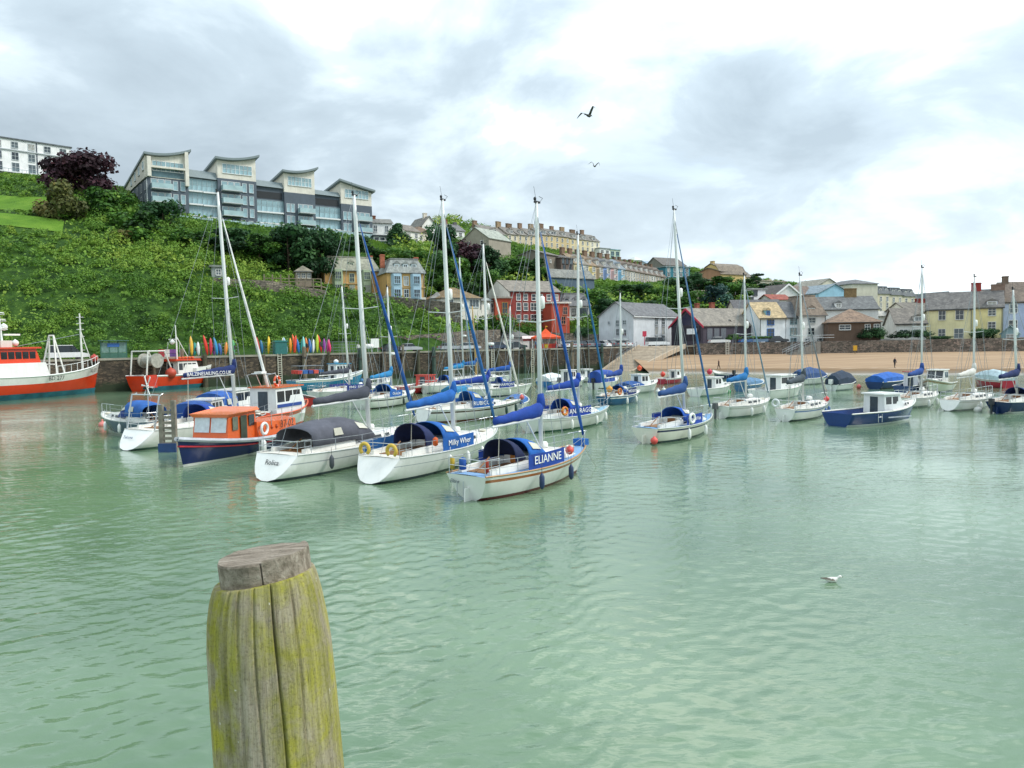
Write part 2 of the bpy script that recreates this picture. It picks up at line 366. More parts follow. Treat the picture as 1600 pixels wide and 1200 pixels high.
def beach():
    mb = MB(); rows = 12; xs = [24 + 4 * i for i in range(50)]; vs = []
    for j in range(rows + 1):
        f = j / rows
        for x in xs:
            y0 = yq(SHORE, x) - 6; y1 = (front(x) + 1.0); vs.append((x, y0 + (y1 - y0) * f, -0.35 + 3.0 * f ** 0.85 + 0.12 * noise.noise((x * .13, f * 5, 0))))
    n = len(xs); mb.add(vs, [(j * n + i, j * n + i + 1, (j + 1) * n + i + 1, (j + 1) * n + i) for j in range(rows) for i in range(n - 1)])
    struct(mb.build('beach', sand_mat(), smooth=True))
beach()

# ---------------------------------------------------------------- slipway
def slipway():
    wood = mat('#a1917c', 0.8, 0.2, 1.2, streak=0.3); dark = mat('#4a4038', 0.85, 0.2); wood2 = mat('#998a76', 0.8, 0.2, 1.2, streak=0.3); wood3 = mat('#a69782', 0.8, 0.2, 1.2, streak=0.3)
    s = thing('slipway', 'pale planked slipway ramp running down from the quay to the harbour', 'slipway', (0, 0, 0))
    top = [Vector((26.3, 157.2, QZ + .2)), Vector((35.5, 158.3, QZ + .2))]; bot = [Vector((17.4, 147.6, -0.1)), Vector((22.2, 142.6, -0.1))]
    n = 26
    def P(f, g):
        a = bot[0].lerp(top[0], f); b = bot[1].lerp(top[1], f); p = a.lerp(b, g); p.z += 0.18 * math.sin(math.pi * f); return p
    for i in range(n):
        f0, f1 = i / n + .0012, (i + 1) / n - .0012
        q = [P(f0, 0), P(f0, 1), P(f1, 1), P(f1, 0)]
        MB().prism([p - Vector((0, 0, .25)) for p in q], q).build('plank', (wood, wood2, wood3)[(i * 5) % 3], s)
    for g in (0.0, 1.0):
        mb = MB(); rings = []
        for i in range(n + 1):
            p = P(i / n, g); w = Vector((0.35, -0.12, 0)) if g else Vector((-0.35, 0.12, 0)); u = Vector((0, 0, .3)); d = Vector((0, 0, .6))
            rings.append([p - d, p + w - d, p + w + u, p + u])
        mb.loft(rings); mb.build('kerb', mat('#bbab95', 0.8, 0.15, 1.5, streak=.3), s)
    for f in (0.45, 0.6, 0.75, 0.9):
        for g in (0.1, 0.9):
            p = P(f, g); MB().box(p.x - .25, p.x + .25, p.y - .25, p.y + .25, -1, p.z - .3).build('support_pier', dark, s)
    fl = MB(); 
    for i in range(n):
        p, q = P(i / n, .93), P((i + 1) / n, .93); fl.prism([p - Vector((0, 0, .26)), q - Vector((0, 0, .26)), Vector((q.x, q.y, max(-.5, q.z - 2.2))), Vector((p.x, p.y, max(-.5, p.z - 1.4)))],
            [v + Vector((-.5, .2, 0)) for v in (p - Vector((0, 0, .26)), q - Vector((0, 0, .26)), Vector((q.x, q.y, max(-.5, q.z - 2.2))), Vector((p.x, p.y, max(-.5, p.z - 1.4))))])
    fl.build('side_beam', dark, s)
    for i in range(9):
        p = P(0.35 + i * .07, 0.0); MB().tube([p, p + Vector((0, 0, 1.3))], .05).build('rail_post', mat('#7c8288', .5, metal=.5), s)
    for h in (.7, 1.25): MB().tube([P(0.35 + i * .07, 0.0) + Vector((0, 0, h)) for i in range(9)], .035).build('handrail', mat('#7c8288', .5, metal=.5), s)
slipway()

# ---------------------------------------------------------------- mooring pile in the foreground
def pile_mat(end=False):
    m = bpy.data.materials.new('weathered_pile_timber'); m.use_nodes = True; t = NT(m.node_tree)
    co = t.new('ShaderNodeTexCoord').outputs['Object']; sp = t.new('ShaderNodeSeparateXYZ', {0: co})
    ang = t.math('ARCTAN2', sp.outputs[1], sp.outputs[0])
    if end:
        uv = t.new('ShaderNodeMapping', {0: co, 2: (0, 0, R(35)), 3: (7, 60, 30)}).outputs[0]
    else:
        uv = t.new('ShaderNodeCombineXYZ', {0: t.math('MULTIPLY', ang, 1.0), 1: t.math('MULTIPLY', sp.outputs[2], 0.30), 2: 0.0}).outputs[0]
    g1 = t.noise(uv, 1.0 if end else 20.0, 7, 0.7, 0.2)
    g0 = t.noise(uv, 0.5 if end else 7.0, 4, 0.6, 0.3)
    gm = t.math('ADD', t.math('MULTIPLY', g1, .55), t.math('MULTIPLY', g0, .45))
    c = t.ramp(gm, [(0.30, lin('#5a5144')), (0.40, lin('#8d8272')), (0.53, lin('#aba08d')), (0.68, lin('#c8bda9'))]) if not end else \
        t.ramp(gm, [(0.30, lin('#524a40')), (0.45, lin('#84796b')), (0.6, lin('#a79c8e')), (0.75, lin('#cac2b5'))])
    if not end:
        # algae grow in bands down particular faces of the timber
        al = t.noise(uv, 1.1, 4, 0.6, 0.5)
        al2 = t.noise(co, 26, 6, 0.7)
        af = t.ramp(t.math('ADD', t.math('MULTIPLY', al, .85), t.math('MULTIPLY', al2, .25)), [(0.41, (0, 0, 0)), (0.56, (0.95,) * 3)])
        af = t.mix(1.0, af, t.ramp(t.noise(co, 7.0, 5, .6, .4), [(.36, (.15,) * 3), (.56, (1,) * 3)]), 'MULTIPLY')
        ac = t.ramp(t.noise(uv, 5.0, 5, .6), [(0.3, lin('#6b6c24')), (0.5, lin('#9c9a2c')), (0.7, lin('#c2bb2e'))])
        c = t.mix(t.math('MULTIPLY', af, .85), c, ac)
        sw_ = t.ramp(t.noise(uv, 42, 3, .5), [(0.66, (0, 0, 0)), (0.71, (.5,) * 3)]); c = t.mix(sw_, c, lin('#2a241d'))
    gr = t.noise(co, 120, 4, 0.7); c = t.mix(t.ramp(gr, [(.25, (.55,) * 3), (.5, (0,) * 3)]), c, lin('#3d352a'))
    sp2 = t.ramp(t.noise(co, 34, 5, .6), [(0.70, (0, 0, 0)), (0.73, (.9,) * 3)]); c = t.mix(sp2, c, lin('#d8d4c6'))
    h = t.math('ADD', t.math('MULTIPLY', g1, 1.0), t.math('MULTIPLY', gr, .3))
    bp = t.new('ShaderNodeBump', {'Height': h, 'Strength': 0.8, 'Distance': 0.012})
    p = t.new('ShaderNodeBsdfPrincipled', {'Base Color': c, 'Roughness': 0.9, 'Specular IOR Level': 0.2, 'Normal': bp.outputs[0]})
    t.new('ShaderNodeOutputMaterial', {0: p.outputs[0]}); return m
def pile():
    Y = 2.45; top = at(414, 900, Y); bot = at(438, 1200, Y); ax = (bot - top).normalized()
    rt = thing('mooring_pile', 'weathered wooden mooring pile with yellow-green algae in the foreground', 'pile', (top.x, top.y, top.z))
    # origin at the top; shaft runs down along the lean
    k = Y / FPX; lean = Vector((ax.x / -ax.z, 0.0, -1))
    prof = [(0.0, 77), (-.02, 81), (-.07, 87), (-.14, 92.5), (-.22, 96), (-.4, 98.5), (-.7, 100.5), (-1.2, 104), (-2.5, 109), (-7.5, 112)]
    zs = [0, -.004, -.012, -.025, -.04, -.06, -.08] + [-.1 - .02 * i for i in range(50)] + [-1.3, -1.6, -2, -3, -4, -5.5, -7.5]
    def rad(z):
        for (a, ra), (b, rb) in zip(prof, prof[1:]):
            if z >= b: return (ra + (rb - ra) * (z - a) / (b - a)) * k
        return prof[-1][1] * k
    n = 400; rings = []
    cracks = [(-66, .024, .03), (-101, .03, .012), (-132, .09, .022), (-46, .02, .010), (-155, .03, .014), (-113, .05, .012), (-84, .022, .014)]
    for z in zs:
        r0 = rad(z); ring = []
        for i in range(n):
            a = 2 * math.pi * i / n
            r = r0 * (1 + .035 * noise.noise((math.cos(a) * 1.3, math.sin(a) * 1.3, z * .5)) + .018 * noise.noise((math.cos(a) * 5, math.sin(a) * 5, z * .8 + 4)) + .006 * noise.noise((a * 14, z * 2.0, 1)))
            for ca, w, dp in cracks:
                c = R(ca) + .10 * noise.noise((ca, z * 1.6, 0)); dd = abs((a - c + math.pi) % (2 * math.pi) - math.pi)
                if dd < w: r -= dp * (1 - dd / w) * (0.7 + .5 * noise.noise((ca, z * 3, 5)))
            sh = math.cos(a) * 0.0
            ring.append((r * math.cos(a) + lean.x * -z, r * math.sin(a), z + 0.026 * math.cos(a + .25) * max(0.0, 1 + z / .12)))
        rings.append(ring)
    MB().loft(rings[::-1], True, (False, True)).build('shaft', pile_mat(), rt, smooth=True)
    # end-grain cap, split in two by a crack
    em = pile_mat(True); cx = 2 * k; tilt = Matrix.Rotation(R(-6), 3, 'Y') @ Matrix.Rotation(R(-1), 3, 'X')
    def cap(name, lo, hi, side, dz, th):
        bx = []; 
        for i in range(48):
            a = 2 * math.pi * i / 48; rr = 70 * k * (1 + .03 * noise.noise((math.cos(a) * 2, math.sin(a) * 2, 9)) + .014 * noise.noise((a * 9, 2, 2))); bx.append((rr * math.cos(a), rr * math.sin(a)))
        # clip polygon by crack line x = .55R + slope*y
        def side_of(p): return (p[0] - 40 * k - 0.30 * p[1] - .006 * math.sin(p[1] * 60)) * side
        out = []
        for p, q in zip(bx, bx[1:] + bx[:1]):
            a, b = side_of(p), side_of(q)
            if a >= .003: out.append(p)
            if (a - .003) * (b - .003) < 0:
                t = (a - .003) / (a - b); e = (p[0] + (q[0] - p[0]) * t, p[1] + (q[1] - p[1]) * t); out.append(e)
        ce = (sum(p[0] for p in out) / len(out), sum(p[1] for p in out) / len(out))
        def lvl(s, z): return [tilt @ Vector((ce[0] + (p[0] - ce[0]) * s + cx, ce[1] + (p[1] - ce[1]) * s, z + .004 * noise.noise((p[0] * 30, p[1] * 30, z)))) for p in out]
        MB().loft([lvl(.985, -.03), lvl(1.0, -.012), lvl(1.0, th - .006), lvl(.975, th)]).build(name, em, rt)
    cap('end_cap', 0, 0, -1, 0, .072); cap('end_cap', 0, 0, 1, 0, .080)
    return rt
pile()
# ---------------------------------------------------------------- buildings
GLASS = mat('#27323a', 0.08, 0.25, 0.7, spec=0.8)
GLASSB = mat('#93b3ba', 0.06, 0.3, 0.5, spec=0.9)
SLATE = '#6e7172'; WINCACHE = {}; WR = random.Random(21); PANES = [GLASS, mat('#3f4a50', .1, .3, .9, spec=.8), mat('#59656a', .12, .4, .8, spec=.7), mat('#a8a79f', .3, .35, 1.5)]
def slate_mat(hexc):
    k = ('slate', hexc)
    if k in MATS: return MATS[k]
    m = bpy.data.materials.new('roof_covering'); m.use_nodes = True; t = NT(m.node_tree)
    co = t.new('ShaderNodeTexCoord').outputs['Object']; c = lin(hexc)
    mp = t.new('ShaderNodeMapping', {0: co, 3: (2.4, 2.4, 3.2)}).outputs[0]
    vo = t.new('ShaderNodeTexVoronoi', {'Vector': mp, 'Scale': 1.0}); v = t.new('ShaderNodeSeparateColor', {0: vo.outputs['Color']}).outputs[0]
    a = t.ramp(v, [(0, tuple(x * .75 for x in c)), (1, tuple(min(1, x * 1.2) for x in c))])
    st = t.ramp(t.noise(t.new('ShaderNodeMapping', {0: co, 3: (1.2, 1.2, .5)}).outputs[0], .8, 6, .65), [(.35, (.78, .78, .78)), (.68, (1.3, 1.29, 1.24))])
    p = t.new('ShaderNodeBsdfPrincipled', {'Base Color': t.mix(1.0, a, st, 'MULTIPLY'), 'Roughness': .75})
    t.new('ShaderNodeOutputMaterial', {0: p.outputs[0]}); MATS[k] = m; return m
def wallm(hexc): return mat(hexc, 0.85, 0.10, 0.5, streak=0.28)
def win_mesh(w, h, nx, ny, fc, th=.09):
    k = (round(w, 2), round(h, 2), nx, ny, fc)
    if k not in WINCACHE:
        b = MB(); f = .1
        b.box(-w/2 - f, -w/2, -th, 0, -h/2 - f, h/2 + f); b.box(w/2, w/2 + f, -th, 0, -h/2 - f, h/2 + f)
        b.box(-w/2, w/2, -th, 0, h/2, h/2 + f); b.box(-w/2 - .06, w/2 + .06, -th - .1, -th, -h/2 - f - .05, -h/2 - .02); b.box(-w/2, w/2, -th, 0, -h/2 - f, -h/2)
        for i in range(1, nx): b.box(-w/2 + w * i / nx - .035, -w/2 + w * i / nx + .035, -th + .02, 0, -h/2, h/2)
        for j in range(1, ny): b.box(-w/2, w/2, -th + .025, 0, -h/2 + h * j / ny - .035, -h/2 + h * j / ny + .035)
        o = b.build('window', mat(fc, .5, .05)); g = MB().box(-w/2, w/2, -.02, -.004, -h/2, h/2).build('pane', GLASS)
        WINCACHE[k] = (o.data, g.data); bpy.data.objects.remove(o); bpy.data.objects.remove(g)
    return WINCACHE[k]
def window(parent, x, y, z, w, h, nx=2, ny=2, fc='#e8e8e4', rz=0.0, glass=None):
    f, g = win_mesh(w, h, nx, ny, fc); o = link('window', f, parent, (x, y, z)); o.rotation_euler = (0, 0, rz)
    p = link('pane', g, o)
    if not glass: glass = PANES[WR.choice((0, 0, 1, 2, 2, 3))]
    if glass: p.material_slots[0].link = 'OBJECT'; p.material_slots[0].material = glass
    return o
def chimney(parent, x, y, z, w=1.4, d=.8, h=1.6, c='#8a5a45', pots=3):
    o = MB().box(x - w/2, x + w/2, y - d/2, y + d/2, z - 1.6, z + h).box(x - w/2 - .08, x + w/2 + .08, y - d/2 - .08, y + d/2 + .08, z + h - .25, z + h - .08).build('chimney', mat(c, .9, .2, 1.5), parent)
    return o
def roof_of(kind, W, D, H, rh, oh=.35):
    b = MB(); t = .18
    if kind == 'gx':
        for s in (0, 1):
            y0, y1 = (-oh, D/2) if s == 0 else (D + oh, D/2); zl = H - rh * oh / (D/2)
            b.prism([(-oh, y0, zl), (W + oh, y0, zl), (W + oh, y1, H + rh), (-oh, y1, H + rh)], [(-oh, y0, zl + t), (W + oh, y0, zl + t), (W + oh, y1, H + rh + t), (-oh, y1, H + rh + t)])
    elif kind == 'gy':
        for s in (0, 1):
            x0, x1 = (-oh, W/2) if s == 0 else (W + oh, W/2); zl = H - rh * oh / (W/2)
            b.prism([(x0, -oh, zl), (x1, -oh, H + rh), (x1, D + oh, H + rh), (x0, D + oh, zl)], [(x0, -oh, zl + t), (x1, -oh, H + rh + t), (x1, D + oh, H + rh + t), (x0, D + oh, zl + t)])
    elif kind == 'hip':
        i = min(W, D) / 2; c = [(-oh, -oh), (W + oh, -oh), (W + oh, D + oh), (-oh, D + oh)]
        r0, r1 = ((i, D/2), (W - i, D/2)) if W >= D else ((W/2, i), (W/2, D - i))
        v = [(x, y, H) for x, y in c] + [(r0[0], r0[1], H + rh), (r1[0] + .01, r1[1] + .01, H + rh)] + [(x, y, H - .15) for x, y in c]
        f = [(0, 1, 5, 4), (1, 2, 5), (2, 3, 4, 5), (3, 0, 4)] if W >= D else [(0, 1, 4), (1, 2, 5, 4), (2, 3, 5), (3, 0, 4, 5)]
        b.add(v, f + [(0, 6, 7, 1), (1, 7, 8, 2), (2, 8, 9, 3), (3, 9, 6, 0), (6, 9, 8, 7)])
    elif kind == 'mans':
        i = rh * .38; lo = [(-oh, -oh, H), (W + oh, -oh, H), (W + oh, D + oh, H), (-oh, D + oh, H)]; hi = [(i, i, H + rh), (W - i, i, H + rh), (W - i, D - i, H + rh), (i, D - i, H + rh)]
        b.prism(lo, hi); b.box(i - .1, W - i + .1, i - .1, D - i + .1, H + rh + .003, H + rh + .25)
    elif kind == 'flat':
        b.box(-oh, W + oh, -oh, D + oh, H + .003, H + .35)
    elif kind == 'gamb':
        pr = [(-oh, H), (W * .2, H + rh * .72), (W/2, H + rh), (W * .8, H + rh * .72), (W + oh, H)]
        for (a, za), (c, zb) in zip(pr, pr[1:]):
            b.prism([(a, -oh, za), (c, -oh, zb), (c, D + oh, zb), (a, D + oh, za)], [(a, -oh, za + t), (c, -oh, zb + t), (c, D + oh, zb + t), (a, D + oh, za + t)])
    return b
def house(name, label, A, B, base, eave, D=9, roof='gx', rh=3, wc='#e9e7df', rc=SLATE, wins=(), fc='#ecebe6', chim=(), dorm=(), bays=(), swins=(), group=None, door=None, cat='house', trim=None, z0=None):
    if min(A[0], B[0]) > 1150 and A[1] < 200:   # sea-front houses face the harbour
        k_ = .5 * (B[0] - A[0]) / FPX * A[1] * ((A[0] + B[0]) / 2 - 800) / FPX * .9; A = (A[0], A[1] + k_); B = (B[0], B[1] - k_)
    pa = at(A[0], base, A[1]); pb = at(B[0], base, B[1]); zb = pa.z if z0 is None else z0
    H = at(A[0], eave, A[1]).z - zb; v = Vector((pb.x - pa.x, pb.y - pa.y)); W = v.length
    rt = thing(name, label, cat, (pa.x, pa.y, zb), math.atan2(v.y, v.x), group)
    rt['W'] = W; rt['H'] = H; rt['D'] = D
    b = MB(); fd = -5
    if roof in ('gx', 'gy'):
        b.box(0, W, 0, D, fd, H)
        if roof == 'gx':
            for x0, x1 in ((0, .25), (W - .25, W)): b.prism([(x0, 0, H), (x0, D, H), (x0, D/2, H + rh)], [(x1, 0, H), (x1, D, H), (x1, D/2, H + rh)])
        else:
            for y0, y1 in ((0, .25), (D - .25, D)): b.prism([(0, y0, H), (W, y0, H), (W/2, y0, H + rh)], [(0, y1, H), (W, y1, H), (W/2, y1, H + rh)])
    elif roof == 'gamb':
        b.box(0, W, 0, D, fd, H); pr = [(0, H), (W * .2, H + rh * .72), (W/2, H + rh), (W * .8, H + rh * .72), (W, H)]
        b.prism([(x, 0, z) for x, z in pr], [(x, .25, z) for x, z in pr])
    else: b.box(0, W, 0, D, fd, H)
    b.build('wall', wallm(wc), rt)
    rf = roof_of(roof, W, D, H, rh).build('roof', slate_mat(rc), rt)
    if trim:
        b = MB()
        if roof == 'gy':
            for s in (0, 1):
                x0, x1 = (-.45, W/2) if s == 0 else (W + .45, W/2); zl = H - rh * .45 / (W/2)
                b.prism([(x0, -.5, zl - .28), (x1, -.5, H + rh - .28), (x1, -.36, H + rh - .28), (x0, -.36, zl - .28)], [(x0, -.5, zl + .22), (x1, -.5, H + rh + .22), (x1, -.36, H + rh + .22), (x0, -.36, zl + .22)])
        else: b.box(-.4, W + .4, -.5, -.36, H - .32, H + .02)
        b.build('trim_board', mat(trim, .5, .05), rt)
    if A[1] < 205 and roof in ('gx', 'hip', 'mans'):
        MB().box(-.3, W + .3, -.52, -.37, H - .12, H + .01).build('gutter', mat('#5b5f60', .6), rt); xd = .12 if (int(A[0]) % 2) else W - .12; MB().box(xd - .05, xd + .05, -.13, -.02, 0, H - .1).build('downpipe', mat('#63686a', .6), rt)
    for wn in wins:
        zf, n, w, h = wn[:4]; f0, f1 = wn[4] if len(wn) > 4 else (0, 1); nx, ny = wn[5] if len(wn) > 5 else (2, 2)
        for i in range(n):
            x = W * (f0 + (f1 - f0) * (i + .5) / n); window(rt, x, -.002, H * zf if abs(zf) < 1.6 else zf, w, h, nx, ny, fc)
    for side, yf, zf, w, h in swins:
        window(rt, -.002 if side < 0 else W + .002, D * yf, H * zf, w, h, 2, 2, fc, R(-90) if side < 0 else R(90))
    for xf, w, za, zb_, c in bays:
        x = W * xf; bb = MB(); pts = [(x - w/2, 0), (x - w/2 + .45, -.8), (x + w/2 - .45, -.8), (x + w/2, 0)]
        bb.prism([(a, q, za) for a, q in pts], [(a, q, zb_) for a, q in pts]); o = bb.build('bay', mat(c, .6, .08), rt)
        z = za + .5
        while z < zb_ - 1.2:
            window(o, x, -.802, z + .95, w - 1.2, 1.5, 3, 2, c if c != wc else fc); z += 2.75
    for xf, w, h, c in dorm:
        x = W * xf; yd = .55 if roof != 'mans' else .35; zt = H + .35; o = MB()
        o.box(x - w/2, x + w/2, yd, yd + 2.2, zt, zt + h)
        o.prism([(x - w/2 - .15, yd - .15, zt + h + .003), (x + w/2 + .15, yd - .15, zt + h + .003), (x, yd - .15, zt + h + .6)], [(x - w/2 - .15, yd + 2.6, zt + h + .003), (x + w/2 + .15, yd + 2.6, zt + h + .003), (x, yd + 2.6, zt + h + .6)], 1)
        o = o.build('dormer', [mat(c, .7, .08), slate_mat(rc)], rt); window(o, x, yd - .002, zt + h * .5, w - .5, h - .45, 2, 2, fc)
    for ch in chim:
        xf, yf, w, h = ch[:4]; zr = H + (rh if roof != 'flat' else 0) - (abs(yf - .5) * 2 * rh if roof == 'gx' else 0)
        chimney(rf, W * xf, D * yf, zr, w, .9, h, ch[4] if len(ch) > 4 else '#8a5a45')
    if door:
        xf, w, h, c = door; MB().box(W * xf - w/2, W * xf + w/2, -.08, .05, 0, h).build('door', mat(c, .5, .08), rt)
    return rt

# white hotel, top left
hotel = house('hotel', 'long white hotel at the top left above the lawns', (-70, 198), (112, 217), 274, 204, 14, 'flat', 0, '#f0f0ee', '#5d6468',
    [(.88, 7, 1.5, 1.5), (.62, 7, 1.5, 1.9), (.36, 7, 1.6, 2.2), (.10, 7, 1.6, 1.8)], fc='#c9d0d0', chim=[(.66, .6, 2.2, 1.3, '#c7a988'), (.9, .5, 1.2, .8, '#7a7a7a')])
MB().box(-.3, hotel['W'] + .3, -.35, -.01, hotel['H'] * .745, hotel['H'] * .765).build('string_course', mat('#b9c0c2', .7), hotel)
MB().tube([(hotel['W'] * .69, -.15, 0), (hotel['W'] * .69, -.15, hotel['H'])], .12).build('downpipe', mat('#4c5560', .6), hotel)
vb = MB().box(0, hotel['W'], -1.6, -.01, hotel['H'] * .2, hotel['H'] * .22)
vb.build('balcony_slab', mat('#d5d8d6', .7), hotel)
for i in range(26): MB().box(i * hotel['W'] / 26, i * hotel['W'] / 26 + .07, -1.6, -1.52, hotel['H'] * .22 + .003, hotel['H'] * .28).build('baluster', mat('#7f9aa0', .5), hotel)
MB().box(0, hotel['W'], -1.63, -1.5, hotel['H'] * .28 + .003, hotel['H'] * .287).build('handrail', mat('#7f9aa0', .5), hotel)

# apartment block with swept roofs
def apartments():
    A = at(233, 348, 180); B = at(582, 380, 213); v = Vector((B.x - A.x, B.y - A.y)); W = v.length; zb = A.z; u = v.normalized(); DB = 34
    rt = thing('apartment_block', 'long modern slate-grey and cream apartment block with four upswept roofs on the hill', 'apartment block', (A.x, A.y, zb), math.atan2(v.y, v.x))
    drop = (B.z - A.z); DK = mat('#56616b', .7, .1, .6, bump=.2); CR_ = wallm('#e2ded0'); RF = mat('#7d8a8c', .55, .1); WH = mat('#e6e8e6', .5, .05); GL = GLASSB; FRO = mat('#a8c4c6', .08, .15, .5, spec=.9)
    dz = lambda x: drop * x / W
    def fx(px):
        k = ray(px, 360); k = Vector((k.x, k.y)); p = Vector((A.x, A.y)); det = k.x * -u.y + k.y * u.x; return (k.y * p.x - k.x * p.y) / (k.x * u.y - k.y * u.x)
    S = 3.05
    # measured: left px, right px, kind, dark top, eave, peak (metres over the base line)
    spans = [(233, 297, 'T', 10.6, 14.9, 2.3), (297, 320, 'G', 11.9, 13.9, 0), (320, 343, 'G', 11.9, 13.9, 0), (343, 403, 'T', 12.4, 16.2, 2.1), (403, 446, 'G', 11.8, 13.5, 0), (446, 494, 'T', 11.0, 15.3, 2.2), (494, 534, 'G', 11.5, 12.9, 0), (534, 582, 'T', 9.8, 14.0, 1.5)]
    ti = 0
    for p0, p1, kind, cz, top, rise in spans:
        x0, x1 = fx(p0), fx(p1); z = dz(x0); w = x1 - x0
        if kind == 'T':
            cv = (lambda t: rise * t ** 2.0 + .5 * (1 - t) ** 2) if ti < 3 else (lambda t: rise * (1 - 1.55 * t) + .3 * t * t)
            MB().box(x0, x1, 0, DB, z - 9, z + cz).build('tower_base', DK, rt)
            y0 = .05 if ti else -.12
            g = [(x0 + .05, z + cz + .003)] + [(x0 + .05 + (w - .1) * i / 14, z + top + cv(i / 14)) for i in range(15)] + [(x1 - .05, z + cz + .003)]
            MB().prism([(a, y0, c) for a, c in g], [(a, DB - .1, c if i in (0, 16) else c - 4.2) for i, (a, c) in enumerate(g)]).build('tower_head', CR_, rt)
            rings = []
            for i in range(15):
                t = i / 14; xx = x0 - .6 + (w + 1.3) * t; zz = z + top + .06 + cv(t)
                rings.append([(xx, -1.0, zz + .1), (xx, DB + .5, zz - 4.3), (xx, DB + .5, zz - 3.8), (xx, -1.0, zz + .62)])
            MB().loft(rings).build('roof', RF, rt)
            yw = y0 - .005; nwin = 7
            wz = z + top - 1.35 - (.3 if ti == 0 else 0)
            for i in range(nwin): window(rt, x0 + w * (.13 + .76 * (i + .5) / nwin), yw, wz, w * .76 / nwin - .12, 2.1, 1, 2, '#e9ecea', 0, GL)
            if ti == 0:
                MB().box(x0 + .9, x1 - .9, -.16, -.121, z + cz + .15, z + cz + 2.0).build('recessed_glazing', mat('#5f7a80', .1, .3, .5), rt)
                for xx in (x0, x1 - .8): MB().box(xx, xx + .8, -1.1, -.125, z + cz - (0 if xx == x0 else 1.5), z + top + (.2 if xx == x0 else rise - .2)).build('pier', CR_, rt)
                MB().box(x0 + .8, x1 - .8, -1.1, -.17, z + cz + 2.05, z + cz + 2.5).build('cream_band', CR_, rt)
            rows = (2, 3, 2, 2)[ti]; first = (-2.6, -2.9, -5.0, -4.2)[ti]
            for j in range(rows):
                zz = z + cz + first - j * S
                bx0 = x0 + w * (.08 if ti < 2 else .42); bx1 = bx0 + w * .5
                b = MB().box(bx0, bx1, -1.7, -.003, zz - .22, zz).build('balcony', mat('#c3c9c9', .6), rt)
                MB().box(bx0, bx1, -1.7, -1.64, zz + .003, zz + 1.1).box(bx0, bx0 + .06, -1.64, -.003, zz + .003, zz + 1.1).build('glass_balustrade', FRO, b)
                for i in range(3): window(rt, bx0 + (bx1 - bx0) * (i + .5) / 3, -.004, zz + 1.15, (bx1 - bx0) / 3 - .3, 2.0, 1, 1, '#dfe3e2', 0, GL)
                for xf in ((.68, .86) if ti < 2 else (.12, .26)): window(rt, x0 + w * xf, -.004, zz + 1.05, w * .1, 2.0, 1, 1, '#cfd6d8', 0, GL)
            ti += 1
        else:
            MB().box(x0 + .003, x1 - .003, .9, DB - 4, z - 9, z + cz).build('link_wall', DK, rt)
            MB().prism([(x0, .3, z + cz + .003), (x1, .3, z + cz - .1), (x1, 22, z + cz + .003), (x0, 22, z + cz + .003)], [(x0, 1.6, z + top), (x1, 1.6, z + top - .15), (x1, 22, z + top), (x0, 22, z + top)]).build('roof', RF, rt)
            for zz, hh in ([(8.9, 2.6), (5.75, 2.6), (2.9, 2.3)] if p0 < 340 else [(5.7, 2.7), (2.9, 2.2)]):
                for i in range(3 if p0 < 340 else 5):
                    nw = 3 if p0 < 340 else 5
                    window(rt, x0 + (x1 - x0) * (i + .5) / nw, .895, z + zz + hh/2, (x1 - x0) / nw - .12, hh, 1, 2, '#9fb4b8', 0, GL)
                MB().box(x0 + .1, x1 - .1, .2, .89, z + zz - .5, z + zz - .15).build('floor_band', WH, rt)
            if p0 > 340: MB().box(x0 + .3, x1 - .3, .85, .897, z + 8.9, z + 10.6).build('terrace_shade_panel', mat('#22282c', .6), rt)  # flat dark sheet on the wall; the recess's shade is put into its colour
    MB().prism([(0, -2.6, -12), (W, -2.6, -12 + drop), (W, -.01, -12 + drop), (0, -.01, -12)], [(0, -2.6, .75), (W, -2.6, .75 + drop), (W, -.01, .75 + drop), (0, -.01, .75)]).build('terrace_podium', mat('#8a7a64', .85, .15, streak=.3), rt)
    n = 34
    for i in range(2, n):
        xa, xb = W * i / n + .06, W * (i + 1) / n - .06; z = dz((xa + xb) / 2) + .76
        MB().box(xa, xb, -2.5, -2.44, z, z + 1.25).build('glass_balustrade', FRO, rt)
    for i in range(28):
        x = W * (.05 + .93 * i / 28); window(rt, x, -.006, dz(x) + 1.75, .95, 1.7, 1, 1, '#d9dddc', 0, GL)
    MB().prism([(-.35, .1, 10.5), (-.35, DB, 10.5), (-.35, DB, 11.3), (-.35, .1, 15.6)], [(-.003, .1, 10.5), (-.003, DB, 10.5), (-.003, DB, 11.3), (-.003, .1, 15.6)]).build('side_cladding', wallm('#d9d4c4'), rt)
    for j, zz in enumerate((13.4, 9.0, 6.0, 3.0)):
        for i in range(6):
            if j == 0 and i > 3: continue
            window(rt, -.36 if j == 0 else -.004, 2.4 + 5 * i, zz - (.35 * i if j == 0 else 0), 1.6, 1.9, 2, 1, '#d8dcda', R(-90), GL)
    MB().tube([(-.2, -.15, -3), (-.2, -.15, 10)], .1).build('downpipe', mat('#c9cdcc', .5), rt)
    return rt
apartments()

H = house
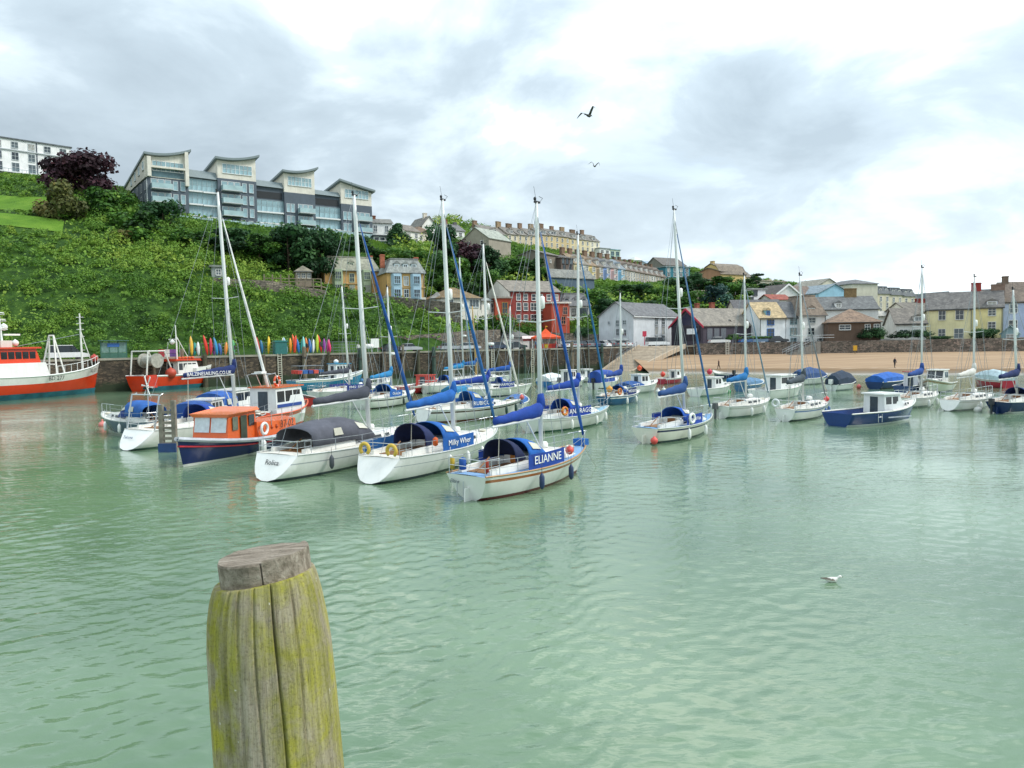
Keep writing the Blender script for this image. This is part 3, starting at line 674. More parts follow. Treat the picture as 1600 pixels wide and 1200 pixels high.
# houses to the right of the apartments along the skyline
H('house', 'low white house with arched windows just right of the modern apartments', (578, 214), (613, 216), 366, 348, 8, 'gx', 1.6, '#f2f2ee', '#7c7c78', [(.5, 2, .9, 1.7)], chim=[(.25, .5, 1.4, 1.0)])
H('glazed_terrace', 'glass-railed terrace below the low white skyline house', (584, 208), (620, 210), 377, 369, 4, 'flat', 0, '#b9cbc9', '#3d454a', [(.5, 4, 1.2, .8, (0, 1), (1, 1))], cat='terrace')
H('house', 'white house with grey roof between skyline trees left of the tall mast', (634, 222), (656, 226), 382, 360, 8, 'gx', 2.2, '#efece4', '#7a736b', [(.7, 2, .9, 1.4), (.28, 2, .9, 1.5)])
H('house', 'brown-roofed skyline house partly hidden behind the dark conical tree', (652, 232), (676, 236), 380, 362, 9, 'hip', 2.2, '#d9cfc0', '#76604e', [(.5, 2, .9, 1.3)])
H('house', 'white gable-ended house peeping over the skyline behind the dark tree', (660, 245), (682, 248), 372, 352, 9, 'gy', 3, '#f0eee8', '#77746e', [], chim=[(.5, .3, 1.2, 1.4, '#d8cfc0')])
H('house', 'white skyline house with a brown chimney right of the tall dark tree', (700, 262), (726, 266), 375, 359, 9, 'gx', 2.6, '#efefeb', '#6f6f70', [(.6, 2, 1, 1.5)], chim=[(.2, .5, 2.2, 1.6), (.85, .5, 1.2, .9, '#6a6a6a')])
H('house', 'broad house with a pale green-grey gabled roof among the trees', (722, 246), (764, 240), 392, 376, 12, 'gy', 3.6, '#a29b8c', '#9aa096', [(.6, 2, 1, 1.3)])

# upper terrace on the crest
UP = [(756, 793, '#e9eceb', 388, 367, 'gx'), (793, 809, '#d8cdb4', 390, 370, 'gx'), (809, 826, '#cdc0a2', 390, 371, 'gx'), (826, 843, '#d9c7a4', 391, 372, 'gx'), (843, 858, '#d0bb8f', 393, 371, 'gx'), (858, 875, '#d4c095', 394, 372, 'gx'),
      (875, 891, '#ceb98c', 396, 374, 'gx'), (891, 907, '#dccb9f', 398, 377, 'gx'), (907, 922, '#e0d2ab', 400, 379, 'gx'), (922, 937, '#e9e0c6', 401, 381, 'gx')]
upd = ['tall white three-storey house at the left end of the crest terrace', 'narrow buff house next to the white one on the crest terrace', 'buff crest terrace house with a big brown chimney stack', 'pale sandy crest terrace house left of the blue-rigged central mast',
       'tan crest terrace house with wide dormer just right of the central mast', 'tan crest terrace house second right of the central mast', 'ochre crest terrace house third right of the central mast', 'pale yellow crest terrace house beside the thin middle mast', 'cream crest terrace house second from the right end', 'off-white house closing the right end of the crest terrace']
for i, (a, b, c, ba, ev, rf) in enumerate(UP):
    Y = 302 + (a - 756) * .30
    H('terrace_house', upd[i], (a, Y), (b, 302 + (b - 756) * .30), ba + 2, ev - 5, 10, rf, 3.4, c, '#75716b', [(.80, 2, 1.0, 1.5), (.48, 2, 1.0, 1.6), (.16, 2, 1.0, 1.6)], chim=[(.03, .5, 2.0 + .5 * (i % 3), 1.5 + .5 * (i % 2), ('#8a705c', '#9a8468', '#77624f')[i % 3])],
      dorm=[(.5, 2.0, 1.5, '#d9d6cc')] if i not in (4, 5) else [(.5, 3.6, 1.5, '#dfe3e2')], group='houses of the terrace along the crest')
H('house', 'white flat-roofed modern house right of the crest terrace', (937, 352), (953, 356), 404, 388, 9, 'flat', 0, '#e6e9e6', '#8d9494', [(.7, 2, 1.6, 1.4), (.3, 2, 1.6, 1.4)])
H('house', 'pale green and glass modern house right of the crest terrace', (953, 356), (969, 360), 408, 390, 9, 'flat', 0, '#cfd8c0', '#7fa5ad', [(.7, 2, 2, 1.6), (.3, 2, 2, 1.6)], fc='#7fb0b8')
# lower coloured terrace
LO = [('#d8cba6', '#8b7a64', 'cream bay-fronted house at the left end of the lower terrace'), ('#dcdcd6', '#7b766e', 'off-white bay-fronted house in the lower terrace'), ('#e3cf95', '#86735e', 'yellow bay-fronted house in the lower terrace'), ('#b9a58c', '#6f685f', 'brown-grey house between yellow and blue in the lower terrace'),
      ('#8fa6cf', '#6a6d70', 'blue bay-fronted house in the lower terrace'), ('#d9b7b4', '#70706e', 'pink bay-fronted house in the lower terrace'), ('#8fc0da', '#7b8790', 'light blue gabled house right of the pink one in the lower terrace')]
for i, (c, rc, d) in enumerate(LO):
    a = 897 + i * 11.4; b = a + 11.2; Y = 248 + i * 3.5
    H('terrace_house', d, (a, Y), (b, Y + 3.4), 440 + i * .9, 411 + i * 1.4, 9, 'gx', 3.6, c, rc, [(.78, 1, .9, 1.4, (.62, 1)), (.42, 1, .9, 1.5, (.62, 1)), (.1, 1, .9, 1.5, (.62, 1))], bays=[(.33, 1.9, .2, at(a, 414 + i * 1.4, Y).z - at(a, 440 + i * .9, Y).z - .4, c)],
      dorm=[(.4, 1.3, 1.5, '#e2ddd0')], chim=[(.02, .5, 1.9, 1.8, '#7d6552')], group='coloured houses of the lower terrace')
for i in range(8):
    a = 977 + i * 8.0; b = a + 7.9; Y = 273 + i * 3.2
    H('terrace_house', f'{ordn(i)} from the left of the uniform grey-brown terrace houses with white dormers', (a, Y), (b, Y + 3.1), 446 + i * 1.2, 421 + i * 1.6, 9, 'gx', 3.8, ('#b5aa97', '#d9d6cc', '#c4b8a5', '#a89c8a')[i % 4], '#6d6259',
      [(.74, 2, .8, 1.4), (.40, 2, .8, 1.4), (.1, 2, .8, 1.4)], dorm=[(.5, 1.1, 1.6, '#eceae4')], chim=[(.02, .5, 1.2, .9 + .4 * (i % 2), '#75604f')], group='uniform terrace houses with dormers')
H('house', 'tall grey slate-hung building standing over the long bungalow', (853, 232), (877, 240), 430, 397, 10, 'gx', 1.6, '#7f776c', '#6a655e', [(.25, 1, 1, 1), (.7, 1, .8, .8, (0, .6))], cat='building')
H('house', 'dark timber bay tower attached right of the grey slate-hung building', (877, 236), (896, 240), 432, 402, 8, 'hip', 1.2, '#6d5f58', '#5f5a56', [(.85, 3, 1.0, 1.9, (0, 1), (1, 1)), (.5, 2, .9, 1.5), (.2, 2, .9, 1.5)], fc='#2d2c30', cat='building')
H('bungalow', 'long white bungalow with a dark blue gable above the red brick building', (843, 214), (861, 210), 449, 434, 16, 'gy', 2.2, '#5a6c7c', '#7c7d78', [(.4, 2, 1.1, 1.7)], trim='#e9ebea')
H('bungalow_wing', 'white window-lined wing running right from the dark blue gable', (862, 211), (900, 222), 449, 436, 8, 'gx', 1.9, '#dfe5e6', '#84827b', [(.5, 7, 1.2, 1.5, (0, 1), (1, 2))], cat='bungalow')
H('house', 'teal house at the right end of the terraces above the trees', (1040, 300), (1078, 305), 434, 417, 10, 'flat', 0, '#3f8393', '#8a9a9c', [(.75, 4, 1.1, 1.3), (.3, 4, 1.1, 1.3)])
H('house', 'dark grey gabled house rising behind the teal house', (1036, 318), (1072, 324), 430, 414, 12, 'gx', 3.6, '#8d8880', '#66625e', [])
H('house', 'pale blue-roofed house behind the uniform terrace', (1016, 330), (1040, 336), 426, 414, 9, 'gx', 2.0, '#cfd9e0', '#8fa3b3', [(.5, 2, 1, 1)])
H('house', 'small white dome-topped house on the skyline above the uniform terrace', (990, 372), (1003, 374), 414, 406, 6, 'hip', 1.8, '#eceeea', '#d5dad6', [])

# Victorian pair
for nm, A, B, ba, ev, bc, rc, wc in (('ochre Victorian villa with green bay windows and a mossy mansard roof', (507, 163), (593, 168), 462, 422, '#a9b99a', '#9b9c8c', '#d3a76a'), ('ochre Victorian villa with pale blue bay windows and three dormers', (606, 160), (664, 163), 470, 426, '#a9c6d6', '#8c918f', '#d9ae6e')):
    h = H('villa', nm, A, B, ba, ev, 9, 'mans', 2.9, wc, rc, [(.72, 1, .9, 1.7, (.4, .6)), (.26, 1, .9, 1.7, (.4, .6))], dorm=[(.27, 1.2, 1.6, '#b9c9cf'), (.5, 1.2, 1.6, '#b9c9cf'), (.73, 1.2, 1.6, '#b9c9cf')] if 'blue' in nm else [(.5, 1.2, 1.5, '#c5cbbb')],
          bays=[(.24, 2.4, .1, 5.6, bc), (.76, 2.4, .1, 5.6, bc)], chim=[(-.02, .4, .9, 1.2, '#b06a50'), (.96, .6, .9, 1.0, '#b06a50')], fc='#dfe9ec' if 'blue' in nm else '#c3d0b4')
    MB().box(-.15, h['W'] + .15, -.15, -.004, -.1, .75).build('plinth', mat('#e6e0d2', .8), h)
    MB().box(-.15, h['W'] + .15, -.2, -.004, h['H'] * .47, h['H'] * .51).build('string_course', mat('#c9a878', .8), h)
# bungalow and small white house in front of the trees
b_ = H('bungalow', 'white bungalow with a mossy brown hipped roof left of the red brick building', (690, 158), (752, 163), 483, 465, 8, 'hip', 2.4, '#ebe6da', '#7e6a4c', [(.55, 1, 1.6, 1.4, (.05, .35), (3, 1)), (.55, 1, 2.2, 1.5, (.65, .98), (3, 1))], fc='#dfe6e6')
H('bungalow_extension', 'low white extension with slate lean-to beside the mossy bungalow', (674, 160), (691, 160), 482, 466, 6, 'hip', 1.4, '#e0dcd2', '#8b8a86', [(.5, 1, .9, 1.0)], fc='#4f9bb5', cat='extension')
H('house', 'small white lodge with a flat grey roof beside the red brick annex', (751, 167), (779, 170), 490, 470, 6, 'gx', .7, '#efece2', '#8f9390', [(.45, 1, 1.4, 2.0, (.45, .95))])
# red brick building
rb = H('brick_building', 'large red brick building with four rows of white windows', (797, 170), (875, 176), 508, 455, 11, 'gx', 2.7, '#93403a', '#827b72',
  [(.83, 2, .95, 1.3, (.10, .38), (1, 2)), (.83, 2, .95, 1.3, (.40, .68), (1, 2)), (.83, 2, .95, 1.3, (.70, 1.0), (1, 2)), (.55, 2, 1.0, 1.6, (.10, .38), (1, 2)), (.55, 2, 1.5, 1.6, (.40, .68), (2, 2)), (.55, 2, 1.0, 1.6, (.70, 1), (1, 2)), (.2, 2, .95, 1.5, (.10, .38), (1, 2)), (.2, 2, 1.5, 1.6, (.40, .68), (2, 2)), (.2, 2, 1.0, 1.6, (.70, 1), (1, 2))], fc='#f0ebe4', cat='building')
MB().prism([(-.3, -.05, rb['H'] - .2), (-.3, 11.05, rb['H'] - .2), (-.3, 5.5, rb['H'] + 2.75)], [(-.003, -.05, rb['H'] - .2), (-.003, 11.05, rb['H'] - .2), (-.003, 5.5, rb['H'] + 2.75)]).box(-.3, -.003, -.05, 11.05, 5.6, rb['H'] - .2).build('white_gable_render', wallm('#e9e4da'), rb)
H('brick_annex', 'orange-red brick annex on the left of the large brick building', (774, 168), (799, 169), 497, 466, 7, 'flat', 0, '#b9543c', '#9a938a', [(.5, 1, 1.1, 2.4, (.3, .9))], fc='#a78a4a', cat='annex')
H('brick_annex', 'orange-red brick annex on the right of the large brick building', (862, 170), (890, 172), 507, 474, 7, 'flat', 0, '#b8503a', '#d8cfc4', [(.65, 1, 1.0, 1.6, (.5, 1)), (.2, 1, 1.0, 1.6, (.4, .9))], fc='#c9866a', cat='annex')
H('house', 'white mansard-roofed house beside the red brick building', (878, 182), (922, 184), 512, 478, 9, 'mans', 2.9, '#e3e1da', '#77787a', [(.72, 1, .9, 1.4, (0, .3)), (.72, 1, .9, 1.4, (.3, .55)), (.68, 1, 1.9, 2.0, (.55, 1)), (.2, 1, 2.6, 1.5, (.45, 1)), (.2, 2, .8, 1.2, (0, .45))], dorm=[(.2, 1.2, 1.5, '#e8e8e6'), (.52, 1.2, 1.5, '#e8e8e6'), (.82, 1.2, 1.5, '#e8e8e6')], fc='#3b4247')
H('kiosk', 'low white quayside kiosk with a dark hipped roof left of the orange tent', (786, 157), (829, 160), 548, 527, 6, 'hip', 2.0, '#ecebe6', '#6d6d6c', [(.5, 1, 1.2, 1.0, (.1, .4))], cat='kiosk')
# pale grey warehouse and lifeboat house
wh = H('warehouse', 'pale grey warehouse with a slate gable roof beside the car park', (990, 160), (1062, 176), 534, 493, 8.5, 'gx', 2.9, '#cdd2d6', '#68696c', [(.80, 1, 1.2, 2.0, (.42, .52)), (.80, 1, 1.2, 2.0, (.56, .68)), (.80, 1, 1.0, 1.6, (.80, .92)), (.45, 1, 1.2, 2.2, (.42, .52)), (.45, 1, 1.2, 2.2, (.56, .68)), (.45, 1, 1.0, 1.6, (.80, .92)), (.12, 1, 1.1, 1.4, (.42, .52)), (.12, 1, 1.1, 1.4, (.56, .68))],
  swins=[(-1, .25, .75, .7, .8), (-1, .45, .72, .6, 1.2), (-1, .7, .75, .4, .5), (-1, .25, .35, .7, 1.2), (-1, .45, .38, .6, 1.3)], fc='#b9bec2', cat='warehouse', trim='#e4e7e8')
lb = H('lifeboat_house', 'lifeboat house with a dark open front and maroon gable boards', (1049, 169), (1099, 160), 533, 510, 17, 'gy', 3.6, '#4c4550', '#837d74', [], cat='boathouse', trim='#b02f45')
MB().box(.8, lb['W'] - .8, -.06, -.004, 0, lb['H'] - .1).build('open_front_shade', mat('#2b2733', .6, .2), lb)  # flat dark panel over the open front; interior shade put into its colour
for i in range(6): MB().box(1.2 + i * (lb['W'] - 2.6) / 5, 1.35 + i * (lb['W'] - 2.6) / 5, -.1, -.063, .1, lb['H'] - .2).build('panel_rib', mat('#463f4d', .5), lb)
MB().prism([(lb['W']*.12, -.05, lb['H'] + .1), (lb['W']*.88, -.05, lb['H'] + .1), (lb['W']*.5, -.05, lb['H'] + 2.7)], [(lb['W']*.12, -.004, lb['H'] + .1), (lb['W']*.88, -.004, lb['H'] + .1), (lb['W']*.5, -.004, lb['H'] + 2.7)]).build('gable_glazing', mat('#2a2a44', .2, .2), lb)
MB().box(lb['W']*.55, lb['W']*.85, -.5, -.35, 1.4, 2.6).build('notice_board', mat('#eef0f0', .5), lb)
for i in range(3): MB().box(lb['W'] + .004, lb['W'] + .1, 1 + i * 1.9, 2.4 + i * 1.9, .1, lb['H'] * .8).build('side_shutter', mat('#6b6f76', .5), lb)
H('house', 'pale blue gable-fronted house right of the lifeboat house', (1124, 164), (1154, 166), 532, 518, 9, 'gy', 2.4, '#a9cbe2', '#6f6f6d', [(.35, 1, 2.4, 1.0, (.1, .7), (3, 1))], fc='#f0f3f4')
H('house', 'low cream house behind the pale blue gable, slate roofed', (1148, 170), (1196, 174), 528, 505, 8, 'gx', 2.6, '#d9cdb0', '#6c6b69', [(.6, 1, 1.0, 1.6, (.05, .3)), (.6, 2, .9, 1.5, (.5, 1))])
H('house', 'long dark slate roof with a white dormer behind the pale blue gable house', (1152, 184), (1226, 188), 512, 489, 9, 'gx', 3.2, '#d6cfbd', '#5f5e60', [], dorm=[(.32, 1.3, 1.2, '#f2f2f0')])
H('cottages', 'brick-chimneyed cottage roof behind the lifeboat house', (1100, 184), (1150, 188), 525, 492, 9, 'gx', 1.2, '#b9ac98', '#77746f', [], chim=[(.15, .5, .9, 1.8, '#9a5846'), (.62, .5, 1.1, 2.0, '#9a5846')], cat='cottage')
H('house', 'white harbour house with a sandy tiled roof and bright blue windows', (1187, 162), (1227, 165), 536, 497, 8, 'gx', 3.4, '#eef1f2', '#b39f7c', [(.84, 1, 1.5, 1.1, (.22, .62)), (.42, 1, 1.5, 1.5, (.22, .62)), (.08, 1, 1.2, .8, (.3, .7))], fc='#3f74b8', dorm=[(.38, 1.1, 1.3, '#8fbcc2')])
H('house', 'white harbour house with a dark slate roof, second from the sandy roof', (1228, 164), (1251, 166), 536, 496, 8, 'gx', 3.4, '#eceff0', '#5d6064', [(.84, 1, 1.5, 1.0, (.2, .8)), (.44, 1, 1.5, 1.5, (.2, .8)), (.1, 1, 1.3, .9, (.2, .8))], fc='#7fa0a6')
H('house', 'white harbour house with a brown mansard and twin white dormer', (1252, 163), (1290, 166), 536, 493, 9, 'mans', 4.2, '#ecebe6', '#7d7064', [(.82, 1, 1.6, 1.0, (.2, .65)), (.42, 1, 1.4, 1.4, (.2, .6)), (.08, 2, 1.1, .9)], dorm=[(.45, 1.8, 1.3, '#f3f3f1')], fc='#c8cdc8')
H('house', 'long white slate-roofed house behind the brown brick building', (1285, 174), (1372, 178), 530, 484, 9, 'gx', 3.0, '#eeeeea', '#6a6c6d', [(.6, 3, 1, 1.2, (.05, .5))], dorm=[(.3, 1.4, 1.2, '#f2f2f0')], chim=[(.62, .5, 2.6, 2.0, '#8a7350')])
H('brick_building', 'brown brick sea-front building with a hipped orange-ridged roof', (1294, 157), (1376, 159), 540, 504, 10, 'hip', 2.9, '#6c5748', '#86705f', [(.78, 1, 2.1, .9, (.18, .46)), (.78, 1, .9, 1.0, (.68, .82)), (.78, 1, .9, 1.0, (.84, 1))], cat='building')
H('house', 'white upper house with a dark arched doorway among the trees', (1160, 214), (1196, 217), 474, 452, 8, 'flat', 0, '#e9ecee', '#8e9494', [(.75, 1, 1.4, 1.4, (.4, .7)), (.25, 1, 1.5, 1.5, (.25, .5), (1, 1))], fc='#5d666c')
H('house', 'white gabled house with dark framing above the harbour roofs', (1212, 220), (1250, 223), 474, 460, 9, 'gy', 2.9, '#e9e9e6', '#5d5754', [(.5, 2, 1, 1.2)], trim='#f2f2f0')
H('house', 'red-roofed low house in front of the white dark-framed gable', (1206, 206), (1236, 208), 478, 468, 6, 'gx', 1.4, '#e7e2da', '#8e4b3e', [])
H('house', 'brown-roofed cottage between white gable and pale blue roofed hall', (1250, 226), (1276, 229), 474, 460, 8, 'gx', 2.6, '#d9cfc0', '#6f5f55', [(.4, 2, 1, 1)])
H('hall', 'pale blue gabled hall roof above the harbour houses', (1279, 222), (1329, 226), 472, 458, 12, 'gy', 2.6, '#9fcbe0', '#83919a', [(.2, 3, 1.0, .8)], cat='hall')
H('hall', 'large cream gabled hall behind the pale blue hall', (1272, 262), (1318, 266), 468, 450, 14, 'gy', 3.2, '#ddd8c4', '#8d8a80', [], cat='hall')
H('house', 'yellow gambrel-gabled house on the skyline right of the teal house', (1096, 270), (1126, 262), 442, 432, 12, 'gamb', 4.0, '#dcc080', '#7a6f62', [(.5, 1, 1, 1.4, (.3, .7))], chim=[(.45, .1, 1.4, 1.0, '#cdb27c')])
H('house', 'brown brick block joined to the yellow gambrel house', (1126, 262), (1151, 268), 447, 424, 10, 'gx', 1.5, '#b3886a', '#7a7167', [(.75, 3, .8, 1.2, (0, .7))], chim=[(.5, .5, 3.6, 1.0, '#cfc0a0')])
H('house', 'cream house with twin chimneys on the skyline', (1152, 286), (1176, 290), 444, 432, 9, 'gx', 2.6, '#dfd2ae', '#7a756d', [(.5, 2, 1, 1.2)], chim=[(.5, .5, 2.2, 1.0, '#7b6a5c')])
H('house', 'long pale block of skyline cottages right of the cream twin-chimney house', (1188, 310), (1228, 318), 452, 439, 9, 'flat', 0, '#cfc8b4', '#a39b8c', [(.6, 4, 1, 1.2)], chim=[(.2, .5, 1.5, 1.0, '#c9bda0'), (.7, .5, 1.5, 1.2, '#c9bda0')])
H('house', 'small beige house in the trees left of the white arched-door house', (1083, 218), (1102, 220), 470, 455, 7, 'flat', 0, '#cbb9a5', '#a49c90', [(.7, 3, .7, .9)], fc='#4f4a48')
H('hotel', 'large beige windowless-ended hotel block on the right skyline', (1331, 236), (1371, 238), 482, 443, 16, 'hip', 1.6, '#d8d2bf', '#6b6c6e', [], cat='hotel')
for i, (a, b, ev) in enumerate(((1371, 1391, 459), (1391, 1411, 461), (1411, 1430, 463))):
    H('hotel_wing', ('cream hotel bay nearest the beige block, with white dormers', 'cream hotel bay in the middle of the dormered wing', 'cream hotel bay at the right end of the dormered wing')[i], (a, 240 + 3 * i), (b, 243 + 3 * i), 490, ev, 12, 'mans', 2.2, '#d9d0b6', '#5f6468', [(.75, 2, .9, 1.4), (.42, 2, .9, 1.5), (.12, 2, .9, 1.4)], dorm=[(.28, 1.2, 1.4, '#efefec'), (.74, 1.2, 1.4, '#efefec')], cat='hotel', group='bays of the dormered hotel wing')
H('house', 'far cream terrace with white dormers right of the hotel', (1430, 262), (1466, 266), 484, 470, 10, 'mans', 2.0, '#ded6be', '#61666a', [(.5, 5, .9, 1.3)], dorm=[(.2, 1.2, 1.2, '#efefec'), (.5, 1.2, 1.2, '#efefec'), (.8, 1.2, 1.2, '#efefec')])
H('house', 'red-chimneyed grey roofed house behind the yellow house', (1420, 176), (1462, 180), 505, 487, 9, 'gx', 2.2, '#e8e2d2', '#6f6a62', [(.5, 2, .9, 1.0)], chim=[(.9, .5, 2.2, 1.0, '#8f3f36')])
H('house', 'small blue-grey slate house with pointed gable behind the yellow house', (1470, 210), (1490, 212), 500, 470, 8, 'gy', 2.4, '#a9bccb', '#5d6468', [(.7, 1, 1, 1.2)])
yh = H('house', 'pale yellow sea-front house with tall sash windows', (1448, 163), (1518, 164), 530, 484, 9, 'gx', 3.6, '#e9deae', '#6f6c6a', [(.80, 1, 1.2, 1.9, (.20, .48), (2, 2)), (.80, 1, 1.4, 1.9, (.58, .88), (2, 2)), (.18, 1, 1.2, 1.9, (.2, .48), (2, 2)), (.18, 1, 1.6, 1.9, (.55, .88), (2, 2))], fc='#d9d6cc')
MB().tube([(yh['W'] - .1, -.12, 0), (yh['W'] - .1, -.12, yh['H'])], .07).build('downpipe', mat('#8a8678', .6), yh)
H('house', 'pale yellow sea-front house with a white-gabled dormer window', (1518.6, 164.2), (1566, 165), 530, 481, 9, 'gx', 3.9, '#eadfab', '#706d6b', [(.86, 1, 1.3, 1.6, (.45, .85), (2, 3)), (.40, 1, 1.3, 1.8, (.45, .85), (2, 3))], fc='#e9e9e6', dorm=[(.65, 2.0, 1.0, '#d9dcea')], chim=[(.12, .5, 1.9, 1.7, '#a2413a'), (.85, .5, 2.6, 1.2, '#8a7468')])
H('house', 'pale blue-lilac sea-front house at the right edge', (1566.8, 164), (1640, 167), 530, 472, 10, 'gx', 4.4, '#b9c9e6', '#75695f', [(.82, 1, 1.4, 1.8, (.08, .35)), (.40, 1, 1.5, 1.6, (.08, .35)), (.8, 1, 1.4, 1.8, (.5, .8)), (.4, 1, 1.4, 1.8, (.5, .8))], chim=[(.15, .5, 1.2, 1.5, '#7b6a5c')])
H('shed', 'small grey-green gabled porch shed before the lilac house', (1564, 158), (1592, 158.4), 531, 521, 4, 'gy', 1.5, '#8fa9ac', '#7f9699', [(.45, 1, 1.2, 1.0)], cat='shed')
H('cottage', 'low white cottage with a swept grey roof and gabled dormer', (1400, 163), (1447, 165), 529, 506, 8, 'gx', 3.3, '#e9e6dd', '#7b756e', [(.4, 1, 1.5, 1.2, (.1, .4)), (.4, 1, 2.0, 1.2, (.55, .95), (4, 1))], dorm=[(.78, 2.0, 1.2, '#e9e6e0')], cat='cottage')
H('house', 'small white stepped outbuilding below the hotel', (1370, 180), (1398, 184), 512, 494, 7, 'gx', 1.2, '#ebebe8', '#a4a29b', [(.6, 1, .8, .8)])
# hillside garden buildings
gs = H('summer_house', 'small timber summer house on the hillside deck', (462, 152), (487, 153), 437, 424, 3, 'hip', 1.3, '#8d8272', '#7d7768', [(.5, 3, .6, .9)], fc='#d5d0c4', cat='summer house')
H('garden_shed', 'grey flat-roofed garden shed on the hillside left of the deck', (331, 146), (352, 147), 433, 417, 3, 'flat', 0, '#9aa09c', '#7e847f', [(.5, 1, .8, 1)], cat='shed')
def deck():
    p0 = at(413, 444, 148); p1 = at(502, 446, 152); rt = thing('hillside_deck', 'timber viewing deck with posts and rails on the hillside', 'deck', p0); d = p1 - p0
    wd = mat('#8b7f6c', .85, .2, 1.5)
    MB().prism([(0, 0, -.4), (d.x, d.y, -.4), (d.x, d.y + 4, -.4), (0, 4, -.4)], [(0, 0, -.2), (d.x, d.y, -.2), (d.x, d.y + 4, -.2), (0, 4, -.2)]).build('deck_floor', wd, rt)
    for i in range(8):
        q = d * (i / 7); MB().box(q.x - .1, q.x + .1, q.y - .1, q.y + .1, -4, 1.9 if i < 5 else 1.2).build('post', wd, rt)
    for h in (.5, 1.1): MB().prism([(0, -.06, h), (d.x, d.y - .06, h), (d.x, d.y + .06, h), (0, .06, h)], [(0, -.06, h + .12), (d.x, d.y - .06, h + .12), (d.x, d.y + .06, h + .12), (0, .06, h + .12)]).build('rail', wd, rt)
    return rt
deck()
# retaining walls on the slope
def rwall(label, pts, h0, h1):
    ps = [at(a, b, Y) for a, b, Y in pts]; zb = [p.z for p in ps]; n = 0
    w = wall_strip('retaining_wall', [(p.x, p.y) for p in ps], lambda f: np.interp(f, np.linspace(0, 1, len(zb)), zb) - 3, lambda f: float(np.interp(f, np.linspace(0, 1, len(zb)), zb)) + h0 + (h1 - h0) * f, RWM, .5)
    return tag(w, label, 'wall')
rwall('stone garden wall below the two ochre villas', [(500, 462, 157), (600, 472, 158), (720, 486, 156)], 1.0, 1.6)
rwall('grey stone wall stepping along the hillside below the timber deck', [(330, 441, 143), (420, 446, 147), (510, 462, 152)], .8, 1.0)
rwall('long pale stone wall behind the parked cars at the foot of the slope', [(530, 544, 136), (600, 541, 141), (690, 538, 146), (782, 540, 153)], 1.2, 3.2)
rwall('stone wall bounding the lawn below the white hotel', [(-60, 291, 186), (60, 300, 186), (100, 300, 187)], 1.0, 1.2)
rwall('stone wall between car park and the red brick building', [(828, 540, 163), (880, 540, 164), (946, 540, 166)], 3.0, 2.4)
# ---------------------------------------------------------------- vegetation
def leaf_mat(name, stops, rough=.6):
    m = bpy.data.materials.new(name); m.use_nodes = True; t = NT(m.node_tree)
    a = t.new('ShaderNodeAttribute', attribute_name='tint', attribute_type='GEOMETRY').outputs['Fac']
    oi = t.new('ShaderNodeObjectInfo').outputs['Random']
    f = t.math('ADD', a, t.math('MULTIPLY', t.math('SUBTRACT', oi, .5), .12))
    c = t.ramp(f, [(p, lin(h)) for p, h in stops])
    d = t.new('ShaderNodeBsdfPrincipled', {'Base Color': c, 'Roughness': rough, 'Specular IOR Level': .25})
    tr = t.new('ShaderNodeBsdfTranslucent', {'Color': c}); ms = t.new('ShaderNodeMixShader', {0: .22, 1: d.outputs[0], 2: tr.outputs[0]})
    t.new('ShaderNodeOutputMaterial', {0: ms.outputs[0]}); return m
SCRUB = leaf_mat('scrub_leaves', [(0.0, '#2c4a20'), (.3, '#527a2b'), (.55, '#759839'), (.85, '#95a844'), (1.0, '#aaa94c')])
GREEN = leaf_mat('green_leaves', [(0.0, '#243f1e'), (.4, '#416a28'), (.75, '#608a33'), (1.0, '#86a044')])
DARKG = leaf_mat('dark_leaves', [(0.0, '#1d3620'), (.5, '#345a34'), (1.0, '#557a46')])
BLUEG = leaf_mat('bluish_leaves', [(0.0, '#1c3436'), (.5, '#365a52'), (1.0, '#5c8068')])
COPPER = leaf_mat('copper_leaves', [(0.0, '#2a1c22'), (.5, '#4a303a'), (.85, '#673d40'), (1.0, '#6b563e')])
OLIVE = leaf_mat('olive_leaves', [(0.0, '#38401f'), (.5, '#686e3c'), (1.0, '#96824f')])
BARK = mat('#5a4c3d', .9, .25, 4, bump=.4)
def quads(C, N, S, tint, name):
    """many small leaf faces in one mesh: centres, normals, sizes"""
    n = len(C); N = N / np.linalg.norm(N, axis=1)[:, None]
    a = RNG.normal(size=(n, 3)); U = np.cross(N, a); U /= np.linalg.norm(U, axis=1)[:, None]; V = np.cross(N, U)
    S = S[:, None]; asp = RNG.uniform(.55, 1.0, (n, 1))
    P = np.empty((n, 4, 3)); bend = N * S * RNG.uniform(-.25, .25, (n, 1))
    P[:, 0] = C - U * S; P[:, 1] = C - V * S * asp + bend; P[:, 2] = C + U * S; P[:, 3] = C + V * S * asp + bend
    me = bpy.data.meshes.new(name); me.vertices.add(4 * n); me.vertices.foreach_set('co', P.ravel())
    me.loops.add(4 * n); me.loops.foreach_set('vertex_index', np.arange(4 * n, dtype=np.int32))
    me.polygons.add(n); me.polygons.foreach_set('loop_start', np.arange(0, 4 * n, 4, dtype=np.int32)); me.polygons.foreach_set('loop_total', np.full(n, 4, dtype=np.int32))
    at_ = me.attributes.new('tint', 'FLOAT', 'POINT'); at_.data.foreach_set('value', np.repeat(tint, 4).astype(np.float32))
    me.update(); me.validate(); return me
def vnoise(x, y, s, seed=0.0):
    return np.array([noise.noise((a * s + seed, b * s - seed, seed)) for a, b in zip(x, y)])
